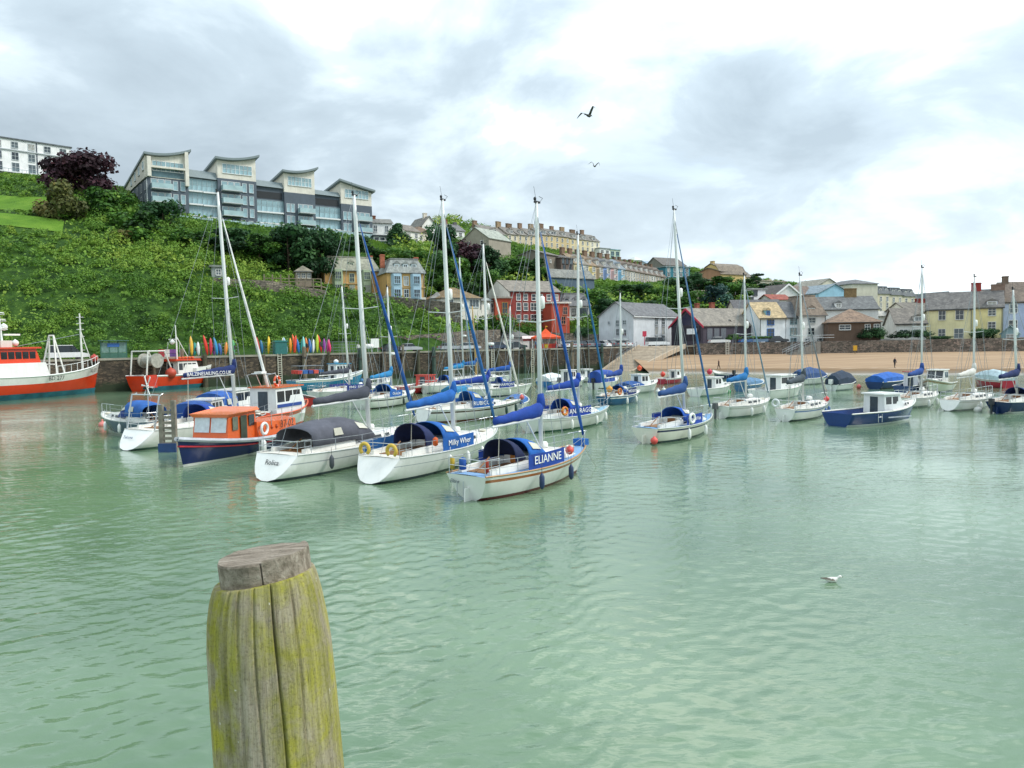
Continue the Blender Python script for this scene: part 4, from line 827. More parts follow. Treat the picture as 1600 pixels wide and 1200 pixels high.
# blocks where scrub must stay away: footprints of houses already placed
FOOT = []
bpy.context.view_layer.update()
for o in list(SC.objects):
    if o.type == 'EMPTY' and o.get('W'):
        c = o.matrix_world @ Vector((o['W'] / 2, o['D'] / 2, 0)); FOOT.append((o.matrix_world.inverted(), o['W'], o['D']))
def clear(x, y, pad=.6):
    ok = np.ones(len(x), bool)
    for M, W, D in FOOT:
        lx = M[0][0] * x + M[0][1] * y + M[0][3]; ly = M[1][0] * x + M[1][1] * y + M[1][3]
        ok &= ~((lx > -pad) & (lx < W + pad) & (ly > -pad - .6) & (ly < D + pad))
    return ok
LAWNS = [[(-128, 157.5), (-97.5, 159.5), (-95, 171), (-126, 172)], [(-108, 147.5), (-86.5, 150), (-90, 157), (-104, 155.5)]]
def in_poly(x, y, P):
    ok = np.zeros(len(x), bool); j = len(P) - 1
    for i in range(len(P)):
        xi, yi = P[i]; xj, yj = P[j]; ok ^= ((yi > y) != (yj > y)) & (x < (xj - xi) * (y - yi) / (yj - yi + 1e-9) + xi); j = i
    return ok
LAWNM = grassy_mat('#4f7426', '#5f842b', '#6f9034', .25)
for k, P in enumerate(LAWNS):
    mb = MB(); n = 10; vs = []
    for j in range(n + 1):
        for i in range(n + 1):
            a = Vector(P[0]).lerp(Vector(P[1]), i / n); b = Vector(P[3]).lerp(Vector(P[2]), i / n); p = a.lerp(b, j / n); vs.append((p.x, p.y, tz1(p.x, p.y) + .15))
    mb.add(vs, [(j * (n + 1) + i, j * (n + 1) + i + 1, (j + 1) * (n + 1) + i + 1, (j + 1) * (n + 1) + i) for j in range(n) for i in range(n)])
    struct(mb.build('lawn', LAWNM, smooth=True))
def lump(x, y):
    """height of the bush canopy above the ground"""
    wood = np.clip((y - 172) / 25, 0, 1) * np.clip((x + 45) / 12, 0, 1)
    a = 1.2 + 2.0 * vnoise(x, y, .15, 3.1) + 1.5 * vnoise(x, y, .38, 7.7) + .5 * vnoise(x, y, 1.1, 1.3)
    b = 3.2 + 3.6 * vnoise(x, y, .13, 5.5) + 1.5 * vnoise(x, y, .4, 2.2)
    return np.clip(a * (1 - wood) + b * wood, .1, 7.0)
def scrub():
    n = 175000
    x = RNG.uniform(-185, 150, n); y = RNG.uniform(85, 330, n)
    px = 800 + FPX * x / y
    f = np.array([front(a) + flatw(a) + .3 for a in x])
    keep = (px > -380) & (px < 1640) & (y > f) & (RNG.random(n) < np.clip(1.25 - (y - 110) / 260, .22, 1))
    keep &= ~((x > 20) & (y < 196)) & ~((x > 60) & (y < 215)) & ~((x > 95))
    x, y = x[keep], y[keep]
    keep = clear(x, y)
    for P in LAWNS: keep &= ~in_poly(x + 2.5 * vnoise(x, y, .3, 2.5), y + 1.6 * vnoise(x, y, .35, 6.5), P)
    x, y = x[keep], y[keep]
    h = lump(x, y)
    for P in LAWNS:   # low growth in front of the lawns
        cx = sum(p[0] for p in P) / 4; cy = sum(p[1] for p in P) / 4; h = np.where((abs(x - cx) < 18) & (y < cy) & (y > cy - 16), np.minimum(h, .5), h)
    ap = (x < -30) & (y > 168); h = np.where(ap, np.minimum(h, .6), h)
    h = np.where((x < -92) & (y > 172), np.minimum(h, .4), h); far = (y > 222) & (x > -20); h = np.where(far, np.minimum(h, 1.0), h); h = np.where((x > 5) & (x < 55) & (y > 205), np.minimum(h, 2.0), h)
    z = tz(x, y) + h * (RNG.random(len(x)) ** .45) - .1
    g = 1.0
    hx = lump(x + g, y) - h; hy = lump(x, y + g) - h
    N = np.c_[-hx, -hy - .3, np.full(len(x), .9)] + RNG.normal(0, .55, (len(x), 3))
    S = RNG.uniform(.16, .36, len(x)) * np.clip(y / 125, .9, 2.2)
    t = .46 + .34 * vnoise(x, y, .045, 9.1) + .2 * vnoise(x, y, .2, 4.4) + RNG.normal(0, .05, len(x)) + .06 * (h - 1.2)
    me = quads(np.c_[x, y, z], N, S, np.clip(t, 0, 1), 'hillside_scrub'); me.materials.append(SCRUB)
    struct(link('hillside_scrub', me), 'stuff')
    # individual bush domes that together make the bramble bank
    n = 17500; bx = RNG.uniform(-185, 190, n); by = RNG.uniform(85, 360, n); px = 800 + FPX * bx / by
    f = np.array([front(a) + flatw(a) + 1.0 for a in bx])
    k = (px > -380) & (px < 1640) & (by > f) & ~((bx > 20) & (by < 196)) & ~((bx > 60) & (by < 215)) & ~((bx > 90) & (by < 250)) & clear(bx, by, 2.0) & (RNG.random(n) < np.clip(1.5 - (by - 110) / 150, .3, 1))
    for P in LAWNS: k &= ~in_poly(bx, by + 1.2, P) & ~in_poly(bx - 2, by, P) & ~in_poly(bx + 2, by, P)
    k &= ~((bx < -30) & (by > 174) & (bx > -92))
    bx, by = bx[k], by[k]; br = RNG.uniform(.7, 1.9, len(bx)) ** 1.25 * np.clip(by / 150, .85, 1.5); bt = .46 + .30 * vnoise(bx, by, .045, 9.1) + .15 * vnoise(bx, by, .16, 2.7) + RNG.normal(0, .10, len(bx))
    for P in LAWNS:
        cx = sum(p[0] for p in P) / 4; cy = sum(p[1] for p in P) / 4; br = np.where((abs(bx - cx) < 18) & (by < cy) & (by > cy - 14), np.minimum(br, .8), br)
    br = np.where((by > 205) & (bx > 0), np.minimum(br, 1.5), br); br = np.where((bx < -92) & (by > 172), np.minimum(br, .7), br)
    m = np.clip((120 * br ** 1.6 * np.clip(150 / by, .6, 1.1)).astype(int), 25, 260); idx = np.repeat(np.arange(len(bx)), m); N_ = len(idx)
    d = RNG.normal(size=(N_, 3)); d[:, 2] = abs(d[:, 2]) * .9 - .1; d /= np.linalg.norm(d, axis=1)[:, None]
    rad = br[idx] * (1 - .45 * RNG.random(N_) ** 2) * (1 + .10 * RNG.normal(size=N_)); bz_ = tz(bx, by)
    C = np.c_[bx[idx] + d[:, 0] * rad, by[idx] + d[:, 1] * rad, bz_[idx] + .1 + d[:, 2] * rad * 1.05]
    me = quads(C, d + RNG.normal(0, .45, (N_, 3)), RNG.uniform(.09, .20, N_) * np.clip(C[:, 1] / 125, .9, 2.0), np.clip(bt[idx] + RNG.normal(0, .045, N_), 0, 1), 'bramble_bushes'); me.materials.append(SCRUB)
    struct(link('bramble_bushes', me), 'stuff')
scrub()
def crown_mesh(seed, kind):
    r = np.random.default_rng(seed); C, N, T = [], [], []
    nb = {'round': 16, 'cone': 14, 'loose': 13, 'hedge': 12, 'wide': 20}[kind]
    for i in range(nb):
        a = r.uniform(0, 2 * math.pi); q = i / nb
        if kind == 'cone': zc = .2 + .7 * q; rr = .22 * (1.1 - zc); c = np.array([rr * math.cos(a), rr * math.sin(a), zc]); s = .2 * (1.15 - zc) + .04
        elif kind == 'hedge': c = np.array([r.uniform(-.38, .38), r.uniform(-.18, .18), r.uniform(.25, .6)]); s = r.uniform(.2, .3)
        elif kind == 'wide': zc = r.uniform(.2, .8); rr = .5 * math.sqrt(max(0, 1 - ((zc - .42) / .5) ** 2)) * r.uniform(.4, .85); c = np.array([rr * math.cos(a) * 1.15, rr * math.sin(a), zc]); s = r.uniform(.12, .2)
        else: zc = r.uniform(.16, .86); rr = .36 * math.sqrt(max(0, 1 - ((zc - .52) / .48) ** 2)) * r.uniform(.35, 1); c = np.array([rr * math.cos(a), rr * math.sin(a), zc]); s = r.uniform(.11, .19) if kind == 'round' else r.uniform(.08, .14)
        n = {'loose': 170}.get(kind, 260); d = r.normal(size=(n, 3)); d /= np.linalg.norm(d, axis=1)[:, None]
        rad = s * (1 - .5 * r.random(n) ** 2.2) * (1 + .12 * r.normal(size=n))
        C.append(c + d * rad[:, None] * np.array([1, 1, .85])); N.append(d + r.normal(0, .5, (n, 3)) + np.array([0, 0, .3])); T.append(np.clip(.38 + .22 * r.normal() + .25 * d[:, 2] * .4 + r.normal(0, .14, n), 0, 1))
    C = np.concatenate(C); keep = C[:, 2] > .05
    me = quads(C[keep], np.concatenate(N)[keep], r.uniform(.018, .042, keep.sum()), np.concatenate(T)[keep], 'crown'); me.materials.append(GREEN); return me
def trunk_mesh(seed):
    r = random.Random(seed); b = MB(); b.tube([(0, 0, -.15), (.01, 0, .15), (.02, .01, .4), (.0, .02, .7)], [.034, .027, .02, .008], 7)
    for i in range(5):
        a = r.uniform(0, 6.28); z = r.uniform(.18, .42); b.tube([(.01, 0, z), (.12 * math.cos(a), .12 * math.sin(a), z + .14), (.24 * math.cos(a), .24 * math.sin(a), z + .3)], [.014, .009, .004], 5)
    o = b.build('trunk', BARK); me = o.data; bpy.data.objects.remove(o); return me
CROWNS = {k: [crown_mesh(10 * i + j, k) for j in range(2)] for i, k in enumerate(('round', 'cone', 'loose', 'hedge', 'wide'))}
TRUNKS = [trunk_mesh(i) for i in range(3)]
tcount = 0
def tree(label, px, base, Y, hpx, wpx, kind, m, name='tree', group='trees on the hillside', cat='tree'):
    global tcount; tcount += 1
    if px < 520 and m is not OLIVE and m is not COPPER: hpx *= 1.22; wpx *= 1.18
    p = at(px, base, Y); h = hpx / FPX * Y; w = wpx / FPX * Y
    rt = thing(name, label, cat, p, (tcount * 1.9) % 6.28 if kind not in ('hedge', 'wide') else (tcount % 2) * math.pi, group)
    k = {'round': .78, 'cone': .5, 'loose': .72, 'hedge': 1.05, 'wide': 1.12}[kind]
    c = link('crown', CROWNS[kind][tcount % 2], rt); c.scale = (w / k, w / k if kind != 'hedge' else w / k * .9, h); c.material_slots[0].link = 'OBJECT'; c.material_slots[0].material = m
    if kind in ('round', 'wide'): c.location.z = -.10 * h
    if kind != 'hedge':
        t = link('trunk', TRUNKS[tcount % 3], rt); t.scale = (min(w, h) * .8, min(w, h) * .8, h * .9)
    return rt
T = tree
T('broad copper beech with dark purple leaves beside the white hotel', 133, 322, 180, 98, 128, 'wide', COPPER)
T('olive-brown loose-leaved tree below the copper beech', 107, 366, 160, 92, 70, 'round', OLIVE)
T('green tree tucked under the right side of the copper beech', 162, 362, 166, 62, 62, 'round', GREEN)
T('mid-green rounded tree left of the apartment block foot', 203, 408, 158, 74, 84, 'round', GREEN)
T('dark green tree in front of the apartment block left corner', 257, 388, 165, 70, 66, 'round', DARKG)
T('small tree between the copper beech and the apartment block', 185, 352, 172, 44, 56, 'round', GREEN)
T('brownish shrubby tree at the foot of the mid-green rounded tree', 190, 405, 152, 50, 34, 'loose', OLIVE)
T('leafy shrub on the slope below the left apartments', 300, 392, 160, 32, 52, 'round', GREEN)
T('dark rounded shrub on the slope below the second swept roof', 372, 398, 160, 38, 62, 'round', DARKG)
T('bushy green shrub right of the dark rounded shrub', 405, 402, 160, 34, 46, 'round', GREEN)
T('big dark green tree above the timber deck, left of two', 452, 428, 162, 72, 78, 'round', DARKG)
T('big dark green tree above the timber deck, right of two', 497, 428, 164, 70, 80, 'wide', DARKG)
T('dark shrub beside the stair below the fourth swept roof', 560, 398, 180, 34, 44, 'round', DARKG)
T('slim dark tree between the white skyline houses', 622, 398, 206, 52, 30, 'cone', DARKG)
T('green tree on the slope above the blue-bayed villa', 648, 436, 182, 52, 62, 'round', GREEN)
T('green tree behind the villa chimneys', 605, 420, 186, 36, 58, 'round', GREEN)
T('tall dark conical tree rising behind the second tall mast', 685, 440, 192, 100, 60, 'round', DARKG)
T('dark purple-tinged tree right of the tall conical tree', 735, 428, 200, 58, 66, 'round', COPPER)
T('large green tree behind the mossy-roofed bungalow', 716, 472, 178, 80, 78, 'round', GREEN)
T('dark tree between the bungalow and the skyline gable', 757, 442, 200, 66, 60, 'round', DARKG)
T('green tree behind the small white lodge', 762, 480, 182, 66, 60, 'round', GREEN)
T('pale green tree left of the red brick building roof', 692, 478, 172, 52, 52, 'round', GREEN)
T('dark tree below the left end of the crest terrace', 798, 448, 215, 48, 58, 'round', GREEN)
T('green tree above the red brick building roof', 826, 446, 212, 52, 54, 'round', GREEN)
T('green tree under the middle of the crest terrace', 842, 428, 250, 30, 40, 'round', GREEN)
T('small tree left of the crest terrace white house', 752, 405, 285, 36, 44, 'round', DARKG)
for i, (px, b, Y, h, w, k, m, d) in enumerate([
    (905, 482, 206, 36, 44, 'round', DARKG, 'dark tree just right of the window-lined bungalow wing'), (938, 492, 196, 46, 56, 'round', GREEN, 'rounded green tree behind the white mansard house'), (948, 498, 188, 36, 36, 'round', DARKG, 'blue-green shrub left of the warehouse gable'),
    (968, 474, 214, 34, 56, 'round', GREEN, 'tree above the warehouse gable'), (1000, 476, 214, 38, 56, 'round', DARKG, 'dark tree over the warehouse roof ridge'), (1030, 480, 210, 36, 52, 'round', GREEN, 'light green tree over the right of the warehouse roof'),
    (1058, 474, 214, 46, 56, 'round', DARKG, 'dark tree behind the tallest right-hand mast'), (1052, 495, 196, 36, 56, 'round', GREEN, 'green tree behind the lifeboat house roof left end'), (1085, 492, 200, 44, 50, 'round', GREEN, 'green tree behind the lifeboat house ridge'),
    (1117, 488, 205, 50, 48, 'round', BLUEG, 'dark blue-green rounded tree above the lifeboat house'), (1148, 482, 210, 46, 46, 'round', GREEN, 'bright green tree left of the white arched-door house'), (1092, 456, 240, 34, 46, 'round', DARKG, 'dark tree below the yellow gambrel house'),
    (1128, 458, 236, 30, 50, 'round', GREEN, 'green tree under the brown brick skyline block'), (1160, 458, 240, 26, 40, 'round', GREEN, 'tree under the cream twin-chimney house'), (1183, 447, 262, 22, 26, 'loose', DARKG, 'spiky palm-like tree on the skyline'),
    (1205, 462, 240, 24, 44, 'round', DARKG, 'dark tree behind the white dark-framed gable'), (1265, 462, 300, 26, 36, 'round', DARKG, 'wooded clump left of the cream gabled hall'), (1242, 462, 300, 24, 40, 'round', GREEN, 'green clump on the far skyline ridge'),
    (1402, 500, 200, 22, 28, 'round', DARKG, 'dark round tree below the hotel wing'), (1425, 505, 196, 22, 40, 'round', GREEN, 'green shrubbery between hotel and cottage'), (860, 462, 190, 22, 40, 'round', GREEN, 'shrub above the red brick roof ridge'),
    (1018, 492, 196, 26, 50, 'round', DARKG, 'dark shrub directly behind the warehouse roof'), (974, 494, 194, 30, 50, 'round', GREEN, 'leafy shrub behind the warehouse left slope'), (1325, 482, 205, 16, 30, 'round', DARKG, 'small dark bush below the large beige hotel')]):
    T(d, px, b, Y, h, w, k, m)
for px, b, Y, h, w, m, d in [(772, 526, 159, 44, 66, GREEN, 'dense clipped hedge in front of the red brick annex'), (910, 530, 162, 24, 28, DARKG, 'small dark bush on the wall by the white mansard house'), (1422, 530, 160, 18, 58, DARKG, 'dark hedge in front of the swept-roof cottage'), (1540, 532, 160, 24, 44, DARKG, 'dark bush in front of the yellow dormered house'),
    (1362, 531, 156.6, 24, 38, DARKG, 'ivy bush against the brown brick sea-front building'), (1183, 532, 160, 9, 60, GREEN, 'low yellow-green shrubs before the sandy-roofed house'), (1144, 533, 160, 14, 18, GREEN, 'small round shrub in front of the pale blue gable'), (1470, 532, 160, 9, 40, DARKG, 'low green shrub along the yellow house front')]:
    T(d, px, b, Y, h, w, 'hedge', m, 'hedge' if 'hedge' in d else 'shrub', 'shrubs along the waterfront', 'hedge' if 'hedge' in d else 'shrub')
# ---------------------------------------------------------------- boats
STEEL = mat('#c4c9cc', .3, .05, metal=.6); ALU = mat('#e2e4e2', .4, .04, 1.0, metal=.0); WIRE = mat('#9aa1a4', .4, .05, metal=.4)
WHITE = mat('#f0f0ec', .3, .05, 1.2); CREAM = mat('#ded9c9', .6, .1, 1.5); TEAK = mat('#8a5f36', .6, .2, 4); DARKWIN = mat('#20272c', .08, .2, 2, spec=.8)
CLEARP = mat('#c9c6b4', .2, .12, 2); RUBBER = mat('#26282b', .6, .1); ROPE = mat('#d9d4c4', .9, .1)
def gel(c): return mat(c, .25, .06, .9, spec=.5, streak=.13, coat=.2)
def cloth(c): return mat(c, .85, .2, 1.6, bump=1.0, bscale=3.2)
class Hull:
    def __init__(s, L, B, sb, sm, ss, bt=.7, sa=.25, ob=.7, flare=.75, tm=.42, keel=.5, zk0=.02, full=2.3):
        s.__dict__.update(locals())
    def b(s, t):
        if t < s.tm: q = t / s.tm; return s.B / 2 * (s.bt + (1 - s.bt) * math.sin(q * math.pi / 2))
        q = (t - s.tm) / (1 - s.tm); return s.B / 2 * max(.012, 1 - q ** s.full)
    def sheer(s, t):
        return s.sm + (s.sb - s.sm) * max(0, (t - .35) / .65) ** 2 + (s.ss - s.sm) * max(0, (.35 - t) / .35) ** 2
    def zk(s, t):
        if t < .3: return s.zk0 + (-s.keel - s.zk0) * math.sin(t / .3 * math.pi / 2)
        return -s.keel if t < .65 else -s.keel + (s.keel - .12) * ((t - .65) / .35) ** 2
    def x(s, t, z):
        xd = -s.L / 2 + s.L * t; xw = -s.L / 2 + s.sa + (s.L - s.sa - s.ob) * t; f = max(-.25, min(1, z / s.sheer(t))); return xw + (xd - xw) * f
    def y(s, t, z):
        zk = s.zk(t); v = max(0.0, min(1.0, (z - zk) / (s.sheer(t) - zk))); return s.b(t) * v ** (.34 + (s.flare - .34) * t * t)
    def t_of(s, x): return max(0, min(1, (x + s.L / 2) / s.L))
    def build(s, rt, top, stripe, boot, anti, name='hull', lo=.76, hi=.88, n=22):
        rings = []
        for i in range(n + 1):
            t = i / n; sh = s.sheer(t); zk = s.zk(t); zs = [sh, sh * hi, sh * lo, sh * .5, sh * .3, .13, .0, -.2, zk]
            zs = [max(z, zk + .002 * (8 - k)) for k, z in enumerate(zs)]
            P = [(s.x(t, z), s.y(t, z), z) for z in zs]; rings.append(P + [(x, -y, z) for x, y, z in P[-2::-1]])
        rm = [0, 1, 0, 0, 0, 2, 3, 3]; mb = MB(); mb.loft(rings, False, (True, True), 0, rm + rm[::-1])
        h = mb.build(name, [gel(top), gel(stripe or top), gel(boot), mat(anti, .7, .2)], rt, smooth=True)
        h.data.polygons[len(mb.f) - 2].use_smooth = False
        try: h.data.shade_smooth() if False else None
        except Exception: pass
        return h
    def deck(s, rt, m, dz=-.03, name='deck', t0=0.0, t1=1.0, cam=.06):
        r = []
        for i in range(21):
            t = t0 + (t1 - t0) * i / 20; z = s.sheer(t) + dz; b = s.y(t, z) - .012; r.append([(s.x(t, z), b, z), (s.x(t, z), b * .5, z + cam * .8), (s.x(t, z), 0, z + cam), (s.x(t, z), -b * .5, z + cam * .8), (s.x(t, z), -b, z)])
        return MB().loft(r, False, (False, False)).build(name, m, rt, smooth=True)
    def rail(s, rt, m, r=.035, name='toe_rail', dz=.02, t0=0, t1=.995):
        for sd in (1, -1):
            MB().tube([(s.x(t, s.sheer(t)), sd * s.b(t), s.sheer(t) + dz) for t in [t0 + (t1 - t0) * i / 18 for i in range(19)]], r, 5).build(name, m, rt)
def place(xs, xb, py, L, B, away=True):
    right = xb > xs; wpx = abs(xb - xs); pc = (xs + xb) / 2; c = on(pc, py)
    def hd(a): return (a if away else -a) if right else (math.pi - a if away else math.pi + a)
    def ext(a, c):
        h = hd(a); f = Vector((math.cos(h), math.sin(h), 0)); n = Vector((-f.y, f.x, 0))
        q = [proj(c - f * L / 2 + n * B * .38 + Vector((0, 0, .6)))[0], proj(c - f * L / 2 - n * B * .38 + Vector((0, 0, .6)))[0], proj(c + f * L / 2 + Vector((0, 0, .9)))[0], proj(c + n * B / 2)[0], proj(c - n * B / 2)[0]]
        return min(q), max(q)
    lo, hi = 0.0, R(88)
    for _ in range(40):
        m = (lo + hi) / 2; e = ext(m, c)
        if e[1] - e[0] > wpx: lo = m
        else: hi = m
    a = (lo + hi) / 2
    for _ in range(4):
        e = ext(a, c); c = c + Vector((((min(xs, xb) + max(xs, xb)) / 2 - (e[0] + e[1]) / 2) / FPX * c.y, 0, 0))
    return c, hd(a)
def lifebuoy(rt, loc, col='#d8dcd8', horseshoe=False, rx=0.0, rz=0.0, r=.27, band='#c43a2a'):
    b = MB(); n = 20; span = 2 * math.pi if not horseshoe else 1.55 * math.pi; rings = []
    for i in range(n + 1):
        a = (math.pi / 2 + (2 * math.pi - span) / 2 + span * i / n) + math.pi; c = (math.cos(a) * r, 0, math.sin(a) * r)
        rings.append([(math.cos(a) * (r + .08 * math.cos(k * math.pi / 4)), .08 * math.sin(k * math.pi / 4), math.sin(a) * (r + .08 * math.cos(k * math.pi / 4))) for k in range(8)])
    b.loft(rings, True, (horseshoe, horseshoe)); b.m = [1 if band and ((i // 8) % 5 == 0) else 0 for i in range(len(b.f))]
    o = b.build('lifebuoy', [mat(col, .5, .08), mat(band or col, .5, .08)], rt, loc, smooth=True); o.rotation_euler = (rx, 0, rz); return o
def fender(rt, x, y, ztop, col='#e9e9e4', ln=.6, r=.11):
    MB().lathe([(.02, 0), (r * .6, -.06), (r, -.16), (r, -ln + .1), (r * .6, -ln), (.02, -ln - .05)], 10, (x, y, ztop)).tube([(x, y, ztop), (x, y, ztop + .35)], .012, 4).build('fender', mat(col, .5, .08), rt, smooth=True)
def ball(rt, p, r, col, name='buoy'):
    return MB().lathe([(.02, -r), (r * .6, -r * .8), (r, 0), (r * .8, r * .6), (r * .25, r * .95), (.05, r * 1.15)], 12, p).build(name, mat(col, .5, .1), rt, smooth=True)
def outboard(rt, x, y, z, col='#33373b', s=1.0):
    b = MB().box(x - .22 * s, x + .12 * s, y - .15 * s, y + .15 * s, z + .15 * s, z + .6 * s).box(x - .12 * s, x + .02 * s, y - .06 * s, y + .06 * s, z - .8 * s, z + .15 * s).box(x - .2 * s, x + .1 * s, y - .03 * s, y + .03 * s, z - 1.0 * s, z - .8 * s)
    return b.build('outboard_engine', mat(col, .4, .1), rt)
def hoop_hood(rt, x0, x1, w, z0, h, m, name='sprayhood', win=True):
    """canvas sprayhood: arch at x0 (aft), folding down to the deck at x1 (forward)"""
    rings = []; n = 8
    for i in range(n + 1):
        u = i / n; hh = h * math.sqrt(max(0.02, 1 - u ** 2.4)); rings.append([(x0 + (x1 - x0) * u + .15 * math.sin(math.pi * k / 12) * (1 - u) * .0, w / 2 * math.cos(math.pi * k / 12) * (1 - .12 * u), z0 + hh * max(0, math.sin(math.pi * k / 12)) ** .62) for k in range(13)])
    o = MB().loft(rings, False, (False, False)).build(name, m, rt, smooth=True)
    sol = o.modifiers.new('thickness', 'SOLIDIFY'); sol.thickness = .03
    if win:
        for sd in (1, -1):
            q = []
            for u, k in ((.2, 1.6), (.62, 1.6), (.55, 3.0), (.2, 3.4)):
                hh = h * math.sqrt(1 - u ** 2.4); a = math.pi * k / 12; q.append(Vector((x0 + (x1 - x0) * u, sd * (w / 2 * math.cos(a) * (1 - .12 * u) + .03), z0 + hh * math.sin(a) ** .62 + .02)))
            MB().prism(q, [p + Vector((0, sd * .012, 0)) for p in q]).build('clear_window', CLEARP, o)
    return o
def sailboat(label, xs, xb, py, L, mast=None, away=True, B=None, hull='#eeeeea', stripe=None, boot='#2b3b63', anti='#3a3f48', decks='#e4e1d6', toe='#c9ccc9', sa=.25, hood=None, boom=None, dodger=None, genoa=None, fend=(), name='sailing_yacht', fb=1.0, cabin='#ecebe4', hoodx=(-.13, .03), dodx=(.12, .42),
             rails=True, stern='', sterncol='#33435f', bim=None, reflector=True, radar=False, outb=None, buoys=(), cockpit=TEAK, group='yachts moored in the harbour', wood=False, mastcol=None, cabw=.58, cabh=.38, lines=True, boomz=.3, band=(.76, .88)):
    B = B or L * .33; c, h = place(xs, xb, py, L, B, away); rt = thing(name, label, 'yacht', c, h, group)
    H_ = Hull(L, B, 1.25 * fb * (L / 9) ** .5, .92 * fb * (L / 9) ** .5, .98 * fb * (L / 9) ** .5, .72, sa, .1 * L, zk0=.03 if sa < 0 else -.02); sd = 1 if Vector((-math.sin(h), math.cos(h))).dot(Vector((-c.x, -c.y))) > 0 else -1
    H_.build(rt, hull, stripe, boot, anti, lo=band[0], hi=band[1]); H_.deck(rt, mat(decks, .7, .08, 2)); H_.rail(rt, mat(toe, .5, .1, 3) if toe.startswith('#') else toe)
    zd = H_.sheer(.5); X = lambda f: L * f
    # cabin trunk
    w = B * cabw; x0, x1 = X(-.12), X(.27); ch = cabh; sec = []
    for xx, k in ((x0, 1.0), (x0 + (x1 - x0) * .55, .93), (x1 - .55, .72), (x1, .08)):
        tt = H_.t_of(xx); ww = min(w, H_.b(tt) * 1.5); z0 = H_.sheer(tt) - .02; zt = z0 + ch * k + .03
        sec.append([(xx, -ww/2, z0), (xx, -ww/2 * .86, zt), (xx, -ww/4, zt + .06), (xx, ww/4, zt + .06), (xx, ww/2 * .86, zt), (xx, ww/2, z0)])
    cb = MB().loft(sec).build('cabin', gel(cabin), rt)
    for s2 in (sd, -sd):
        for a, b in ((.08, .26), (.34, .52), (.60, .68)):
            q = []
            for u, vv in ((a, .35), (b, .35), (b, .75), (a, .75)):
                xx = x0 + (x1 - x0) * u; k = 1 - .1 * u * 1.2; tt = H_.t_of(xx); ww = min(w, H_.b(tt) * 1.5); z0 = H_.sheer(tt) - .02; q.append(Vector((xx, s2 * (ww/2 * (1 - .14 * vv) + .004), z0 + (ch * k + .03) * vv)))
            MB().prism(q, [p + Vector((0, s2 * .014, 0)) for p in q]).build('window', DARKWIN, cb)
    MB().box(x0 + X(.06), x0 + X(.12), -.28, .28, zd + ch + .06, zd + ch + .13).build('hatch', mat('#5a6468', .2, .1), cb)
    # cockpit
    xa, xb_ = X(-.44), x0 - .02
    for s2 in (1, -1): MB().prism([(xa, s2 * B * .30, zd), (xb_, s2 * B * .32, zd), (xb_, s2 * (B * .32 - .18), zd), (xa, s2 * (B * .30 - .18), zd)], [(xa, s2 * B * .29, zd + .22), (xb_, s2 * B * .31, zd + .34), (xb_, s2 * (B * .31 - .14), zd + .34), (xa, s2 * (B * .29 - .14), zd + .22)]).build('coaming', gel(cabin), rt)
    MB().box(xa + .15, xb_ - .02, -B * .19, B * .19, zd + .035, zd + .07).build('cockpit_sole', cockpit, rt)
    MB().box(x0 - .035, x0 - .003, -.3, .3, zd + .05, zd + ch).build('companionway', TEAK, cb)
    MB().tube([(xa + .1, 0, zd + .1), (xa + .9, 0, zd + .55)], .03, 6).build('tiller', TEAK, rt)
    # rails
    if rails:
        ts = [.04, .2, .36, .52, .68, .82, .93]
        for s2 in (1, -1):
            tops = []
            for t in ts:
                p = Vector((H_.x(t, 9), s2 * (H_.b(t) - .05), H_.sheer(t))); MB().tube([p, p + Vector((0, 0, .6))], .014, 5).build('stanchion', STEEL, rt); tops.append(p)
            for hh in (.3, .59): MB().tube([p + Vector((0, 0, hh)) for p in tops], .009, 4).build('guard_wire', WIRE, rt)
        b = MB(); pb = [Vector((H_.x(t, 9), s2 * (H_.b(t) - .04), H_.sheer(t) + .6)) for s2, t in ((1, .9), (1, .96))] + [Vector((L/2 + .05, 0, H_.sheer(1) + .58))] + [Vector((H_.x(t, 9), -(H_.b(t) - .04), H_.sheer(t) + .6)) for t in (.96, .9)]
        b.tube(pb, .018, 6)
        for p in (pb[1], pb[3]): b.tube([p, p - Vector((0, 0, .6))], .016, 5)
        b.build('pulpit', STEEL, rt)
        b = MB(); zs = H_.sheer(0); bb = H_.b(0) - .06; ps = [Vector((-L/2 + .9, bb, zs + .6)), Vector((-L/2 + .1, bb, zs + .6)), Vector((-L/2 + .05, -bb, zs + .6)), Vector((-L/2 + .9, -bb, zs + .6))]
        b.tube(ps, .018, 6); b.tube([p - Vector((0, 0, .28)) for p in ps], .014, 5)
        for p in ps: b.tube([p, p - Vector((0, 0, .62))], .016, 5)
        b.build('pushpit', STEEL, rt)
    # mast and rigging
    if mast:
        bx, tx, ty = mast; Mw = Matrix.Translation(c) @ Matrix.Rotation(h, 4, 'Z'); best = min((abs(proj(Mw @ Vector((X(f / 100), 0, zd + ch)))[0] - bx), f) for f in range(-10, 30)); mx = X(best[1] / 100)
        zb = zd + (ch + .05 if mx > x0 else 0); base = Vector((mx, 0, zb)); bw = Mw @ base; tw = at(tx, ty, bw.y); top = Mw.inverted() @ Vector((tw.x, bw.y, tw.z))
        MM = mat(mastcol, .6, .15, 2) if mastcol else ALU; r = .0098 * L + .014
        m_ = MB().tube([base - Vector((0, 0, .1)), base.lerp(top, .5), base.lerp(top, .9), top], [r, r, r * .85, r * .6], 10).build('mast', MM, rt, smooth=True)
        hm = (top - base).length
        sp = base.lerp(top, .52); so = B * .34
